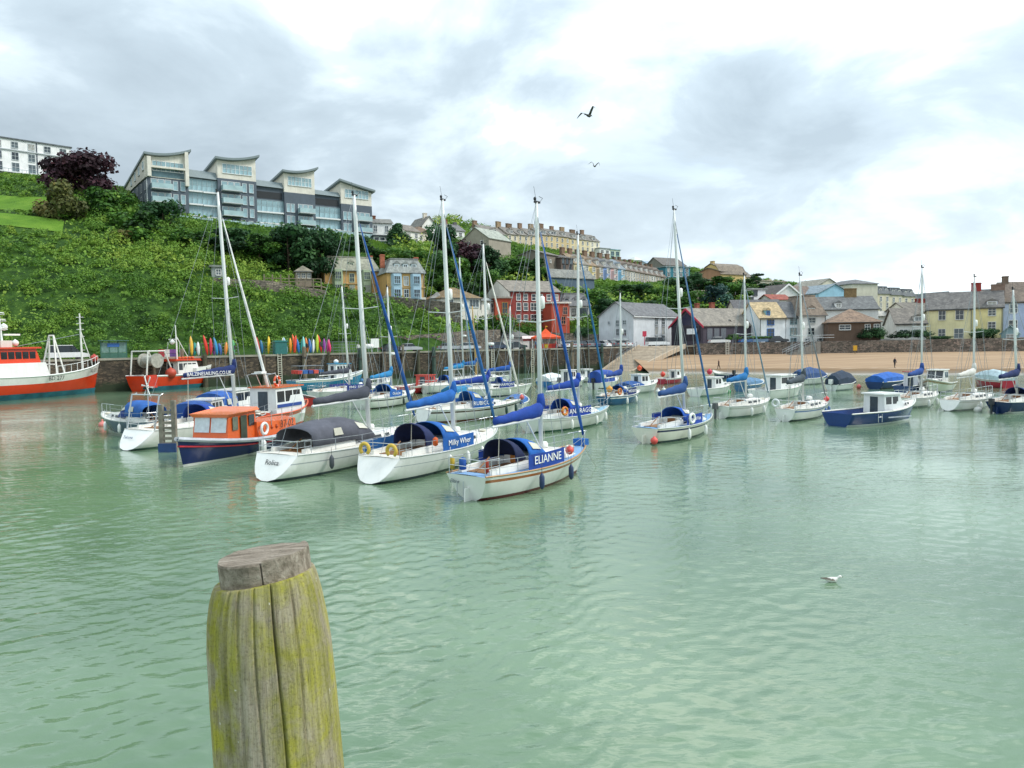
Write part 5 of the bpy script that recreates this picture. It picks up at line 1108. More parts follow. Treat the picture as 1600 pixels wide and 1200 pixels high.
        for s2 in (1, -1):
            MB().tube([sp, sp + Vector((-.1, s2 * so, .08))], .022, 5).build('spreader', ALU, m_)
            ch_ = Vector((mx - .12, s2 * (H_.b(H_.t_of(mx)) - .08), zd)); tip = sp + Vector((-.1, s2 * so, .08))
            MB().tube([ch_, tip, base.lerp(top, .97)], .014, 4).build('shroud', WIRE, rt)
            for dx in (.55, -.6): MB().tube([ch_ + Vector((dx * .8, 0, 0)), sp - Vector((0, 0, .1))], .012, 4).build('shroud', WIRE, rt)
        MB().box(top.x - .12, top.x + .22, top.y - .05, top.y + .05, top.z - .03, top.z + .05).tube([top, top + Vector((-.1, .05, .65))], .008, 4).tube([top + Vector((.2, 0, 0)), top + Vector((.45, 0, .22)), top + Vector((.35, .12, .3))], .012, 4).lathe([(.02, 0), (.06, .05), (.06, .12), (.02, .16)], 6, top + Vector((-.1, 0, .05))).build('masthead_gear', RUBBER, m_)
        MB().tube([(-L/2 + .1, 0, H_.sheer(0)), top], .010, 4).build('backstay', WIRE, rt)
        bowp = Vector((L/2 - .12, 0, H_.sheer(1) + .1)); ft = base.lerp(top, .95)
        if genoa: MB().tube([bowp + (ft - bowp) * .03, bowp + (ft - bowp) * .12, bowp + (ft - bowp) * .5, bowp + (ft - bowp) * .93], [.05, .085 * (L / 9), .075 * (L / 9), .03], 8).build('furled_genoa', cloth(genoa), rt, smooth=True)
        MB().tube([bowp, ft], .011, 4).build('forestay', WIRE, rt)
        if lines:
            for dy, f in ((.10, .9), (-.08, .7)): MB().tube([base + Vector((.15, dy, .3)), base.lerp(top, f) + Vector((.03, dy, 0))], .007, 4).build('halyard', ROPE, rt)
        if reflector:
            p = base.lerp(top, .60) + Vector((.28, -sd * .0, 0)); MB().lathe([(.03, -.28), (.11, -.22), (.12, 0), (.11, .22), (.03, .28)], 10, p).build('radar_reflector', WHITE, m_, smooth=True)
        if radar:
            p = base.lerp(top, .36) + Vector((.36, 0, 0)); MB().lathe([(.02, -.12), (.27, -.1), (.3, 0), (.27, .1), (.02, .13)], 14, p).tube([p + Vector((-.36, 0, -.1)), p], .03, 5).build('radar_dome', WHITE, m_, smooth=True)
        if boom:
            zg = zb + .95 + boomz; bl = L * .37; e = Vector((mx - bl, 0, zg + .02)); g0 = Vector((mx - .1, 0, zg + .12))
            MB().tube([g0, e - Vector((.15, 0, 0))], .055, 8).build('boom', ALU, rt)
            rings = []
            for i in range(11):
                u = i / 10; p = e.lerp(g0 + Vector((.02, 0, 0)), u); hw, hh = .10 + .10 * u, .15 + .17 * u ** 1.2; wob = .02 * math.sin(i * 2.1)
                rings.append([(p.x, hw * math.cos(k * math.pi / 5) + wob * .4, p.z + .1 + hh * .75 + hh * math.sin(k * math.pi / 5) + wob) for k in range(10)])
            for dz, rr in ((.25, .2), (.55, .17), (.8, .12)): rings.append([(mx + .02 + rr * 1.0 * math.sin(k * math.pi / 5) * .0 + (rr if k in (0,) else 0) * 0 + rr * math.cos(k * math.pi / 5 + math.pi / 2) * -1.0, rr * math.cos(k * math.pi / 5), zg + .35 + dz) for k in range(10)])
            MB().loft(rings).build('sail_cover', cloth(boom), rt, smooth=True)
            MB().tube([base + Vector((-.08, 0, .12)), g0.lerp(e, .3)], .028, 6).build('boom_vang', ALU, rt)
            if lines: MB().tube([(e.x + .3, 0, e.z), (max(-L/2 + .2, e.x + .2), 0, zd + .2)], .02, 4).build('mainsheet', ROPE, rt); MB().tube([e, top], .007, 4).build('topping_lift', WIRE, rt)
        rt['mastx'] = mx
    for s2 in (1, -1): MB().lathe([(.08, 0), (.06, .05), (.07, .14), (.02, .15)], 8, (x0 - .25, s2 * B * .29, zd + .3)).build('winch', STEEL, rt, smooth=True)
    MB().lathe([(.10, 0), (.22, .03), (.22, .09), (.12, .13), (.10, .06)], 10, (X(.36), .12, H_.sheer(.86) + .03)).build('rope_coil', ROPE, rt, smooth=True)
    MB().lathe([(.02, 0), (.2, .04), (.22, .18), (.16, .28), (.02, .3)], 10, (X(.14), sd * -.25, zd + ch + .04)).build('life_raft', WHITE, cb, smooth=True)
    if not fend: fend = [(.34, ('#eeeeea', '#2d3f63')[int(L * 10) % 2]), (.6, ('#eeeeea', '#2d3f63')[int(L * 10) % 2])]
    if hood:
        hoop_hood(rt, X(hoodx[0]), X(hoodx[1]), B * .66, zd + .18, .98 * min(1.1, L / 8.5), cloth(hood))
    if bim:
        n = 8; rings = []
        for i in range(7):
            u = i / 6; xx = X(-.40) + (X(hoodx[0]) + .1 - X(-.40)) * u; rings.append([(xx, B * .34 * math.cos(math.pi * k / n), zd + (.3 if u < .95 else .3) + 1.05 * (.55 + .45 * math.sin(math.pi * min(1, u + .35) / 1.35 * .62)) * max(0, math.sin(math.pi * k / n)) ** .45) for k in range(n + 1)])
        o = MB().loft(rings, False, (False, False)).build('cockpit_tent', cloth(bim), rt, smooth=True); o.modifiers.new('thickness', 'SOLIDIFY').thickness = .03
        q = [Vector((X(-.27), sd * (B * .34 * math.cos(a) + .035), zd + .3 + 1.0 * math.sin(a) ** .45)) for a in (.10, .45)]; MB().prism([q[0], q[0] + Vector((.6, 0, 0)), q[1] + Vector((.55, 0, 0)), q[1] + Vector((.05, 0, 0))], [p + Vector((0, sd * .015, 0)) for p in (q[0], q[0] + Vector((.6, 0, 0)), q[1] + Vector((.55, 0, 0)), q[1] + Vector((.05, 0, 0)))]).build('clear_window', CLEARP, o)
    if dodger:
        col, txt = dodger[:2]; ta, tb = dodx
        for s2 in (sd, -sd):
            q = [Vector((H_.x(t, 9), s2 * (H_.b(t) - .02), H_.sheer(t) + .06)) for t in (ta, (ta + tb) / 2, tb)]; b = MB()
            b.loft([[p, p + Vector((0, 0, .58)), p + Vector((0, s2 * -.012, .58)), p + Vector((0, s2 * -.012, 0))] for p in q])
            o = b.build('dodger', cloth(col), rt)
            if s2 == sd and txt:
                d = q[2] - q[0]; mid = q[0].lerp(q[2], .5) + Vector((0, s2 * (.06), .30)); rz = math.atan2(d.y, d.x) + (math.pi if s2 > 0 else 0)
                text(txt, min(.46, 1.5 * d.length / max(4, len(txt))), o, mid, (R(90), 0, rz), mat('#f4f4f2', .7, .02), shear=.15 if txt.islower() else 0)
    if stern:
        tx = H_.x(0, .55) - .03; sl = math.atan2(-sa, H_.sheer(0)); text(stern, .26, rt, (H_.x(0, .62) - .025, 0, .62), (R(90) , 0, R(-90)), mat(sterncol, .5), shear=.2)
    for t, colr in fend: fender(rt, H_.x(t, 9), sd * (H_.b(t) + .13), H_.sheer(t) - .12, colr)
    for p, r, colr in buoys: ball(rt, (X(p[0]), sd * p[1], p[2]), r, colr)
    if outb: outboard(rt, -L/2 - .12, .35, H_.sheer(0) * .6, outb)
    MB().prism([(-L/2 + max(sa, 0) - .02, -.03, .5), (-L/2 + max(sa, 0) - .35, -.03, .5), (-L/2 + max(sa, 0) - .4, -.03, -.5), (-L/2 + max(sa, 0), -.03, -.5)], [(-L/2 + max(sa, 0) - .02, .03, .5), (-L/2 + max(sa, 0) - .35, .03, .5), (-L/2 + max(sa, 0) - .4, .03, -.5), (-L/2 + max(sa, 0), .03, -.5)]).build('rudder', gel(hull), rt) if sa > 0 else None
    if lines:
        MB().tube([(L/2 - .3, 0, H_.sheer(1)), (L/2 + 1.2, .1, -.2)], .015, 4).build('mooring_line', ROPE, rt)
    rt['sd'] = sd; rt['L'] = L; rt['B'] = B; rt['zd'] = zd
    return rt, H_
BLUE = '#1f62b0'; ROYAL = '#1c449c'; NAVY = '#1d2a55'; CYAN = '#2f7fb8'
e, eh = sailboat('white yacht with a tan stripe and large ELIANNE rail cloth, nearest of all', 694, 918, 757, 8.3, (845, 838, 316), stripe='#a9683f', boot='#6e2b35', anti='#6e2b35', decks='#7fa6cf', toe='#b58a5c', sa=.28, hood=BLUE, boom=ROYAL, dodger=(ROYAL, 'ELIANNE'), genoa='#2a5aa5', dodx=(.27, .56), hoodx=(-.16, .02), fb=1.05, stern='', buoys=[((.16, 1.0, 1.35), .19, '#e0574f')], cabin='#efeee6')
text('Eliane', .2, e, (-4.17, .55, .72), (R(90), 0, R(-90)), mat('#31405c'), shear=.2)
for x, y, c_, r_ in ((-3.9, .9, '#c9a93a', .09), (-3.75, .5, '#24529c', .14), (-3.8, -.75, '#b0402f', .08)): MB().lathe([(.02, 0), (r_, .03), (r_, .45), (.02, .5)], 8, (x, y, eh.sheer(0) + .1)).build('stowed_gear', cloth(c_), e, smooth=True)
hoop_hood(e, -2.15, -1.35, 1.7, e['zd'] + .35, .85, cloth('#16244a'), 'folded_canopy', False)
MB().box(3.5, 3.95, -.28, .28, eh.sheer(.95) + .02, eh.sheer(.95) + .3).build('windlass_cover', cloth(BLUE), e)
MB().box(-1.08, -1.0, -.3, .3, e['zd'] + .1, e['zd'] + .62).build('cabin_door', mat('#b5722f', .5, .2, 3), e)
for sy in (.42, .1): MB().tube([(-4.18, sy, .15), (-4.18, sy, .75)], .025, 5).build('stern_ladder', STEEL, e)
g, gh = sailboat('white yacht with rounded sloping stern, twin yellow horseshoe buoys and Milky Wher rail cloth', 556, 780, 727, 9.8, (709, 691, 312), sa=-.75, hood=BLUE, boom=BLUE, dodger=('#1d5fae', 'Milky Wher'), genoa='#2f6aa8', dodx=(.27, .52), hoodx=(-.16, .02), boot='#3a4450', band=(.66, .69), stripe='#a9b0b4', boomz=.5, fend=[(.30, '#f2f2ee'), (.44, '#f2f2ee'), (.58, '#f2f2ee')], fb=1.05)
for y in (.75, -.75): lifebuoy(g, (-4.95, y, gh.sheer(0) + .32), '#d8b64a', True, 0, R(90), .24, None)
hoop_hood(g, -2.75, -1.7, 1.9, g['zd'] + .3, 1.0, cloth(NAVY), 'folded_canopy', False)
MB().box(-4.5, -2.2, 1.35, 1.38, g['zd'] + .1, g['zd'] + .62).build('dodger', cloth('#1b5a94'), g)
MB().lathe([(.02, 0), (.12, .05), (.12, .35), (.02, .42)], 8, (-2.6, -1.35, g['zd'] + .3)).build('danbuoy', mat('#c9581f', .6), g, smooth=True)
b = MB()
for y in (.18, -.18): b.tube([(-5.25, y, .1), (-4.98, y, .85)], .022, 5)
for z in (.25, .5, .75): b.tube([(-5.2 + .36 * (z - .25), .18, z), (-5.2 + .36 * (z - .25), -.18, z)], .02, 5)
b.build('stern_ladder', STEEL, g)
text('Milky', .18, g, (-5.08, -.75, .55), (R(72), 0, R(-90)), mat('#31405c'))
f, fh = sailboat('white yacht with charcoal cockpit tent and charcoal sail cover, second left of ELIANNE', 397, 656, 722, 10.6, (576, 553, 305), sa=-.8, hood='#54565f', bim='#5a5c66', boom='#4e515c', genoa='#25589c', boot='#4a5560', fend=[(.16, '#4b5057'), (.40, '#4b5057')], radar=True, reflector=False, fb=1.05, band=(.64, .685), stripe='#a9aeb2', boomz=.6, hoodx=(-.12, .04))
text('Rolica', .34, f, (-5.62, 0, .78), (R(68), 0, R(-90)), mat('#3d4046'), shear=.1)
bz, bh = sailboat('white yacht with sloping open stern, steel arch and a dark blue lettered sail cover', 192, 432, 684, 11, (368, 340, 300), sa=-1.0, hood=ROYAL, boom='#1c2f66', genoa='#e8e9e6', boot='#5d7a74', fb=1.02, boomz=1.5, stern='', dodx=(.2, .4), radar=False)
o_ = [c_ for c_ in bz.children if c_.name.startswith('sail_cover')][0]
text('BALZINESAILING.CO.UK', .33, o_, (bz['mastx'] - 2.3, bz['sd'] * .29, bz['zd'] + 3.16), (R(90), 0, math.pi if bz['sd'] > 0 else 0), mat('#f2f2f0'))
text('Takoma', .26, bz, (-6.05, .3, .72), (R(62), 0, R(-90)), mat('#5a6a8a'), shear=.2)
b = MB()
for y in (1.2, -1.2): b.tube([(-5.4, y, bh.sheer(0)), (-5.0, y, bh.sheer(0) + 2.0), (-4.7, y * .95, bh.sheer(0) + 2.1)], .045, 6)
b.tube([(-5.0, 1.2, bh.sheer(0) + 2.05), (-5.0, -1.2, bh.sheer(0) + 2.05)], .045, 6); b.build('stern_arch', STEEL, bz)
a_, ah = sailboat('small grey-blue yacht with a wind generator at the far left of the moorings', 275, 160, 677, 8.0, None, hull='#56697c', stripe='#56697c', boot='#e6e6e2', anti='#3b4656', sa=.2, hood='#1c3f86', bim='#2a62ad', fb=1.15, decks='#e6e4da', away=True)
b = MB().tube([(-3.2, .4, 1.0), (-3.2, .4, 3.3)], .035, 6).build('generator_pole', STEEL, a_)
b = MB(); b.lathe([(.02, -.12), (.09, 0), (.06, .2), (.02, .3)], 8, (-3.2, .4, 3.3))
for k in range(6):
    an = k * math.pi / 3; b.prism([(-3.2, .4, 3.38), (-3.2 + .1 * math.cos(an), .4 + .03, 3.38 + .1 * math.sin(an)), (-3.2 + .75 * math.cos(an), .4, 3.38 + .75 * math.sin(an)), (-3.2 + .72 * math.cos(an + .16), .4, 3.38 + .72 * math.sin(an + .16))], [(-3.2, .43, 3.38), (-3.2 + .1 * math.cos(an), .4 + .06, 3.38 + .1 * math.sin(an)), (-3.2 + .75 * math.cos(an), .43, 3.38 + .75 * math.sin(an)), (-3.2 + .72 * math.cos(an + .16), .43, 3.38 + .72 * math.sin(an + .16))])
b.build('wind_generator', WHITE, a_)
ball(a_, (4.0, -.4, .6), .24, '#d9827a')
MORE = [
 ('white yacht FINN BREEZE with navy name cloth, behind the charcoal-covered yacht', 478, 606, 622, 10.0, (546, 534, 447), dict(boom='#4a4d58', dodger=('#243a8c', 'FINN BREEZE'), dodx=(.32, .60), stripe='#d9d9d4', fb=.95)),
 ('white yacht with bright blue sprayhood and turquoise sail cover behind the charcoal-covered yacht', 548, 649, 634, 9.0, (612, 605, 448), dict(boom='#2f86bd', hood=BLUE, dodger=(BLUE, 'Chasp Jet'), dodx=(.28, .5), stripe='#3a3a3c', boot='#2d3036', fend=[(.5, '#39433f'), (.7, '#39433f')], radar=True)),
 ('white yacht RUBICON with dark sheer stripe and blue sprayhood behind Milky Wher', 650, 816, 654, 9.3, (763, 755, 381), dict(boom='#1f3f96', hood=BLUE, dodger=(BLUE, 'RUBICON'), dodx=(.36, .58), hoodx=(-.1, .05), stripe='#4a3a30', boot='#7a3b35', sa=-.35, fend=[(.55, '#2f4a44'), (.72, '#2f4a44'), (.86, '#2f4a44')], genoa='#e4e2d8', radar=True, buoys=[((.49, .1, 1.4), .22, '#e2675f')])),
 ('white yacht HARMONY with a small blue sprayhood in the second row', 712, 832, 619, 8.8, (798, 797, 478), dict(boom='#2456a4', hood='#2250a0', dodger=('#1f3f8c', 'HARMONY'), dodx=(.46, .68), hoodx=(.02, .14), stripe='#d8d8d2')),
 ('white yacht with turquoise sail cover half hidden behind RUBICON', 652, 742, 612, 8.5, (724, 718, 402), dict(boom='#2a86b8', hood='#20539f', genoa='#7fa3b8', radar=True)),
 ('white yacht with a varnished wooden mast far back near the quay wall', 700, 800, 601, 9.0, (744, 738, 478), dict(boom='#2663a8', mastcol='#c9a25a', reflector=False)),
 ('white yacht ANNRAGG with royal blue sprayhood and orange lifebuoy right of ELIANNE', 806, 952, 668, 8.4, (904, 903, 366), dict(boom=ROYAL, hood='#2152ac', dodger=('#1b3fa0', 'ANNRAGG'), dodx=(.30, .58), hoodx=(-.12, .06), stripe='#cfcfca', boot='#3b6b5a', anti='#3b6b5a', decks='#8db7cc', genoa='#2f6f9e', fend=[(.32, '#efefe8'), (.64, '#efefe8'), (.82, '#efefe8')], bim=None)),
 ('cream-hulled yacht with dark blue sheer stripe, white lifebuoy and Round Fish cloth', 985, 1113, 683, 7.6, (1070, 1053, 327), dict(boom='#2b4f86', hood='#2358b4', dodger=('#2146a4', 'Round Fish'), dodx=(.34, .58), hoodx=(-.12, .04), stripe='#2b3058', hull='#eeecdf', boot='#3a4a52', decks='#6f9cc6', genoa='#3c6fa2', buoys=[((-.53, .8, .25), .22, '#e0574f')], sa=.12, stern='')),
 ('white yacht with turquoise sail cover and rope-hung fenders, right of Round Fish', 1111, 1203, 649, 6.6, (1166, 1163, 430), dict(boom='#2173b0', stripe='#c9c9c2', boot='#5d7a72', fb=1.1, outb='#5a5d60', genoa='#7d98a8')),
 ('small white yacht with dark grey sail cover, brown doors and red buoy on deck', 1209, 1292, 653, 6.6, (1255, 1250, 430), dict(boom='#4a545c', stripe='#6f86b4', boot='#39454c', sa=.05, buoys=[((.3, .6, 1.3), .2, '#d94a4a')], fend=[(.6, '#4a6fa8'), (.75, '#4a6fa8')], fb=1.05, genoa='#8a8f94')),
 ('white small yacht with coiled rope on its stern behind the navy fishing boat', 1394, 1464, 634, 6.4, (1440, 1441, 418), dict(boom='#2b4f93', stripe='#d4d4ce', boot='#7d8c8c')),
 ('white small yacht with rounded stern left of the navy-hulled sloop', 1466, 1550, 638, 6.8, (1521, 1523, 432), dict(stripe='#d4d2ca', boot='#8d8f92', sa=-.3, boom='#dcdad2')),
 ('navy-hulled sloop with navy sprayhood hoop at the right edge', 1538, 1632, 642, 7.4, (1585, 1583, 452), dict(hull='#1f3560', stripe='#1f3560', boot='#dfe1e0', hood='#23366b', boom='#1f2f60', bim=None, outb='#3a3d42')),
 ('blue-hulled small yacht with a navy name cloth between ANNRAGG and the white cabin cruiser', 930, 1000, 630, 6.6, (971, 969, 457), dict(hull='#2a5f88', stripe='#e8e8e2', boot='#2a5f88', boom='#22458f', dodger=('#22346e', 'WIDGEON'), dodx=(.4, .66), hood='#2456a8', anti='#2a4f6a', buoys=[((-.45, .5, 1.5), .3, '#dc9a3a')])),
]
YB = {}
for lab, xs, xb, py, L, ms, kw in MORE: YB[lab] = sailboat(lab, xs, xb, py, L, ms, **kw)
an, _ = YB[MORE[6][0]]; lifebuoy(an, (-3.0 * .7, an['sd'] * 1.38, an['zd'] + .45), '#d98a2e', False, 0, 0, .24)
rfsh, _h = YB[MORE[7][0]]; lifebuoy(rfsh, (-.75, rfsh['sd'] * 1.28, rfsh['zd'] + .42), '#eef0ee', False, 0, 0, .26, None)
smw, _h = YB[MORE[9][0]]; lifebuoy(smw, (-3.3, .7, _h.sheer(0) + .4), '#eceeee', False, 0, R(90), .24, None)
wid, _h = YB[MORE[13][0]]; lifebuoy(wid, (-2.2, wid['sd'] * 1.1, wid['zd'] + .45), '#c97f3a', False, 0, 0, .25)
# ---------------------------------------------------------------- motor and fishing boats
def wheelhouse(rt, x0, x1, w, z0, h, wall, roof, wins=3, slope=.25, name='wheelhouse', overhang=.15, front_slope=.35, door=False):
    s = [[(x0, -w/2, z0), (x0 + .0, -w/2 * .94, z0 + h), (x1 - front_slope, -w/2 * .94, z0 + h), (x1, -w/2, z0 + h * .42), (x1 + .08, -w/2, z0)], [(x0, w/2, z0), (x0, w/2 * .94, z0 + h), (x1 - front_slope, w/2 * .94, z0 + h), (x1, w/2, z0 + h * .42), (x1 + .08, w/2, z0)]]
    o = MB().prism(s[0], s[1]).build(name, gel(wall), rt)
    MB().box(x0 - overhang, x1 - front_slope + overhang * 1.6, -w/2 - .06, w/2 + .06, z0 + h + .003, z0 + h + .09).build('roof', gel(roof), o)
    span = (x1 - front_slope - x0 - .2) / wins
    for sd in (1, -1):
        for i in range(wins):
            a = x0 + .1 + span * i + .06; q = [Vector((a, sd * (w/2 * .965 + .004), z0 + h * .5)), Vector((a + span - .12, sd * (w/2 * .965 + .004), z0 + h * .5)), Vector((a + span - .12, sd * (w/2 * .945 + .004), z0 + h * .88)), Vector((a, sd * (w/2 * .945 + .004), z0 + h * .88))]
            MB().prism(q, [p + Vector((0, sd * .014, 0)) for p in q]).build('window', DARKWIN, o)
    for i in range(2):
        y0, y1 = (-w/2 * .85, -.06) if i == 0 else (.06, w/2 * .85); a, b_ = (x1 + .004, z0 + h * .48), (x1 - front_slope + .03, z0 + h * .95)
        q = [Vector((a[0], y0, a[1])), Vector((a[0], y1, a[1])), Vector((b_[0], y1, b_[1])), Vector((b_[0], y0, b_[1]))]
        MB().prism(q, [p + Vector((.014, 0, .01)) for p in q]).build('window', DARKWIN, o)
    MB().box(x0 - .014, x0 - .003, -w * .18, w * .18, z0 + .05, z0 + h * .88).build('door', mat('#3a4650', .3, .2), o)
    return o
def tarp(rt, x0, x1, w, z0, h, col, name='boat_cover'):
    rings = []
    for i in range(9):
        u = i / 8; xx = x0 + (x1 - x0) * u; hh = h * (.35 + .65 * math.sin(math.pi * (.18 + .7 * u))) * (1 + .05 * math.sin(u * 17)); ww = w * (1 - .75 * max(0, u - .5) ** 1.5)
        rings.append([(xx, ww/2, z0), (xx, ww/2 * .92, z0 + hh * .5), (xx, ww/2 * .4, z0 + hh * .92), (xx, 0, z0 + hh), (xx, -ww/2 * .4, z0 + hh * .92), (xx, -ww/2 * .92, z0 + hh * .5), (xx, -ww/2, z0)])
    return MB().loft(rings).build(name, cloth(col), rt, smooth=False)
def motorboat(label, xs, xb, py, L, away=True, B=None, hull='#eeeeea', stripe=None, boot='#2b3b63', anti='#3a3f48', decks='#e3e0d6', fb=1.0, cab=None, cover=None, outb=None, rails=False, canopy=None, name='motor_boat', cat='motor boat', group='motor boats moored in the harbour', toe='#d8d8d2', buoy=None, bt=.86, opened=True, sa=.05):
    B = B or L * .37; c, h = place(xs, xb, py, L, B, away); rt = thing(name, label, cat, c, h, group); k = (L / 7) ** .5
    H_ = Hull(L, B, 1.35 * fb * k, .82 * fb * k, .8 * fb * k, bt, sa, .09 * L, flare=.95, tm=.45, zk0=-.2, full=2.5); sd = 1 if Vector((-math.sin(h), math.cos(h))).dot(Vector((-c.x, -c.y))) > 0 else -1
    H_.build(rt, hull, stripe, boot, anti, lo=.8, hi=.93); H_.rail(rt, mat(toe, .5, .1), .05, 'gunwale')
    zd = H_.sheer(.4); H_.deck(rt, mat(decks, .7, .1), -.04, 'foredeck', .55, 1.0); H_.deck(rt, mat('#a9a596' if opened else decks, .8, .15), -.42 if opened else -.05, 'cockpit_floor', .01, .56, 0)
    if cab:
        x0, x1, hh, wall, roof = cab[:5]; wheelhouse(rt, L * x0, L * x1, B * .62, zd - .2, hh, wall, roof, cab[5] if len(cab) > 5 else 2)
        # low cuddy forward of the wheelhouse
        xa, xb2 = L * x1 + .03, L * .36; z0 = H_.sheer(.7) - .03
        if xb2 > xa + .4:
            o = MB().loft([[(xa, -B * .3, z0), (xa, -B * .26, z0 + .42), (xa, B * .26, z0 + .42), (xa, B * .3, z0)], [(xb2 - .5, -B * .2, z0 + .1), (xb2 - .5, -B * .17, z0 + .38), (xb2 - .5, B * .17, z0 + .38), (xb2 - .5, B * .2, z0 + .1)], [(xb2, -B * .12, z0 + .18), (xb2, -B * .1, z0 + .24), (xb2, B * .1, z0 + .24), (xb2, B * .12, z0 + .18)]]).build('cuddy', gel(wall), rt)
            for s2 in (1, -1):
                for a in (.15, .45):
                    p = [Vector((xa + (xb2 - xa) * (a + d), s2 * (B * .3 - B * .11 * (a + d) - .02 * (zz > .2) + .006), z0 + .06 + zz + .06 * a)) for d, zz in ((0, .1), (.2, .1), (.2, .26), (0, .26))]
                    MB().prism(p, [q + Vector((0, s2 * .014, 0)) for q in p]).build('window', DARKWIN, o)
    if cover: tarp(rt, -L * .48, L * .34 if not cab else -L * .05, B * .95, zd - .02, cover[1], cover[0])
    if canopy:
        x0, x1, hh, col = canopy; b = MB(); r = []
        for u in (0, .33, .66, 1): r.append([(L * (x0 + (x1 - x0) * u), B * .42 * math.cos(math.pi * q / 8), zd + hh * (.92 + .08 * math.sin(math.pi * u)) * (math.sin(math.pi * q / 8)) ** .4) for q in range(9)])
        o = b.loft(r, False, (True, False)).build('canopy', cloth(col), rt, smooth=False); o.modifiers.new('thickness', 'SOLIDIFY').thickness = .03
        for u in (.2, .6):
            xx = L * (x0 + (x1 - x0) * u); q = [Vector((xx, sd * (B * .425), zd + hh * .35)), Vector((xx + L * .07, sd * B * .425, zd + hh * .35)), Vector((xx + L * .07, sd * B * .40, zd + hh * .62)), Vector((xx, sd * B * .40, zd + hh * .62))]
            MB().prism(q, [p + Vector((0, sd * .04, 0)) for p in q]).build('clear_window', CLEARP, o)
    if outb: outboard(rt, -L/2 - .05, 0, zd - .1, outb, 1.15)
    if rails:
        b = MB(); pts = [Vector((H_.x(t, 9), s2 * (H_.b(t) - .05), H_.sheer(t) + .5)) for s2, ts in ((1, (.55, .7, .85, .97)), (-1, (.97, .85, .7, .55))) for t in ts]; b.tube(pts, .018, 5)
        for p in pts: b.tube([p, p - Vector((0, 0, .5))], .014, 4)
        b.build('bow_rail', STEEL, rt)
    if buoy: ball(rt, (buoy[0] * L, sd * buoy[1], buoy[2]), buoy[3], buoy[4])
    MB().tube([(L/2 - .2, 0, H_.sheer(1)), (L/2 + 1.0, 0, -.2)], .015, 4).build('mooring_line', ROPE, rt)
    rt['sd'] = sd; rt['L'] = L; rt['B'] = B; rt['zd'] = zd
    return rt, H_
nv, nh = motorboat('navy-hulled open fishing boat with a white wheelhouse, near the right', 1287, 1430, 661, 7.6, hull='#1f3f7d', stripe='#1f3f7d', boot='#e3e6e8', anti='#7c3230', cab=(-.04, .2, 1.28, '#e4e8e8', '#f0f2f0', 2), fb=1.05, name='fishing_boat', cat='fishing boat', bt=.9)
b = MB(); 
for i in range(2): b.tube([(-1.6 + .35 * i, nv['sd'] * (nv['B']/2 + .04), .25), (-1.6 + .35 * i, nv['sd'] * (nv['B']/2 + .04), .8)], .02, 5)
b.tube([(-1.6, nv['sd'] * (nv['B']/2 + .04), .6), (-1.25, nv['sd'] * (nv['B']/2 + .04), .6)], .02, 5); b.build('boarding_ladder', STEEL, nv)
MB().box(-.6, 1.6, nv['sd'] * (nv['B']/2 + .0) - .02, nv['sd'] * (nv['B']/2) + .04, .48, .56).build('rubbing_strake', mat('#aeb4c0', .5), nv)
motorboat('white cabin cruiser with a green-tinted windscreen and broad wheelhouse', 1170, 1252, 622, 7.6, hull='#f0f1ee', cab=(-.18, .2, 1.45, '#f0f2f0', '#f4f4f2', 2), fb=1.15, rails=True, boot='#8fa8a0', decks='#ecece8')
motorboat('white motor boat with a small wheelhouse and red lifebuoy on its roof', 1074, 1142, 617, 6.4, hull='#eeefec', cab=(-.1, .14, 1.25, '#eef0ee', '#f2f2f0', 2), boot='#9db5ae', buoy=(-.1, 0, 2.45, .3, '#c4344c'))
motorboat('white motor boat with orange gear on its wheelhouse roof left of the slipway', 962, 1027, 613, 6.6, hull='#eeefec', cab=(-.12, .14, 1.4, '#eef0ee', '#f0eee8', 2), boot='#a9b5b2', buoy=(-.02, 0, 2.75, .3, '#d9552f'), cover=('#22508e', .6))
motorboat('small boat under a big royal blue canopy beside the orange-topped motor boat', 918, 965, 606, 6.0, hull='#e9eae6', canopy=(-.46, .12, 1.55, '#2a4fa0'), boot='#3a4246', outb='#2f3236')
motorboat('deep pink-red hulled little workboat with white rails near the slipway foot', 1024, 1070, 599, 5.6, hull='#a8243f', stripe='#e9e9e6', boot='#7d1f33', cab=(.0, .2, 1.2, '#eff0ee', '#f2f2f0', 1), buoy=(-.4, 0, 1.3, .35, '#d9483a'), name='workboat', cat='workboat')
motorboat('open navy dinghy with a black outboard at the beach edge', 1152, 1114, 591, 4.8, hull='#22345f', stripe='#e8e9e6', boot='#22345f', outb='#24262a', name='dinghy', cat='dinghy', decks='#d9d6c8')
motorboat('small turquoise-blue boat under a blue cover behind the cabin cruiser', 1147, 1192, 610, 5.2, hull='#3f6f9a', cover=('#5d84a6', .8), boot='#2f5577', name='dinghy', cat='dinghy')
motorboat('small white boat under a pitched dark blue tarpaulin with a white outboard', 1290, 1336, 609, 4.8, hull='#dfe3e1', cover=('#2e3d50', 1.5), outb='#e9eae8', boot='#6f7f82', buoy=(.56, .3, .2, .28, '#e2706c'), name='dinghy', cat='dinghy')
motorboat('white boat with a slate blue cockpit cover by the beach, left of the tarpaulin boat', 1236, 1292, 600, 6.0, hull='#ecedea', cover=('#33507e', 1.4), boot='#8f9a98', decks='#e8e8e4')
motorboat('boat with bright blue pitched cover close to the walker on the beach', 1353, 1416, 606, 6.6, hull='#27406f', cover=('#2a63b4', 1.05), boot='#1f2c4a')
motorboat('red-topped white fishing boat tucked behind the bright blue covered boat', 1396, 1444, 612, 6.2, hull='#2e4876', cab=(-.1, .12, 1.5, '#d9dbe0', '#b04a44', 2), boot='#27345a', name='fishing_boat', cat='fishing boat')
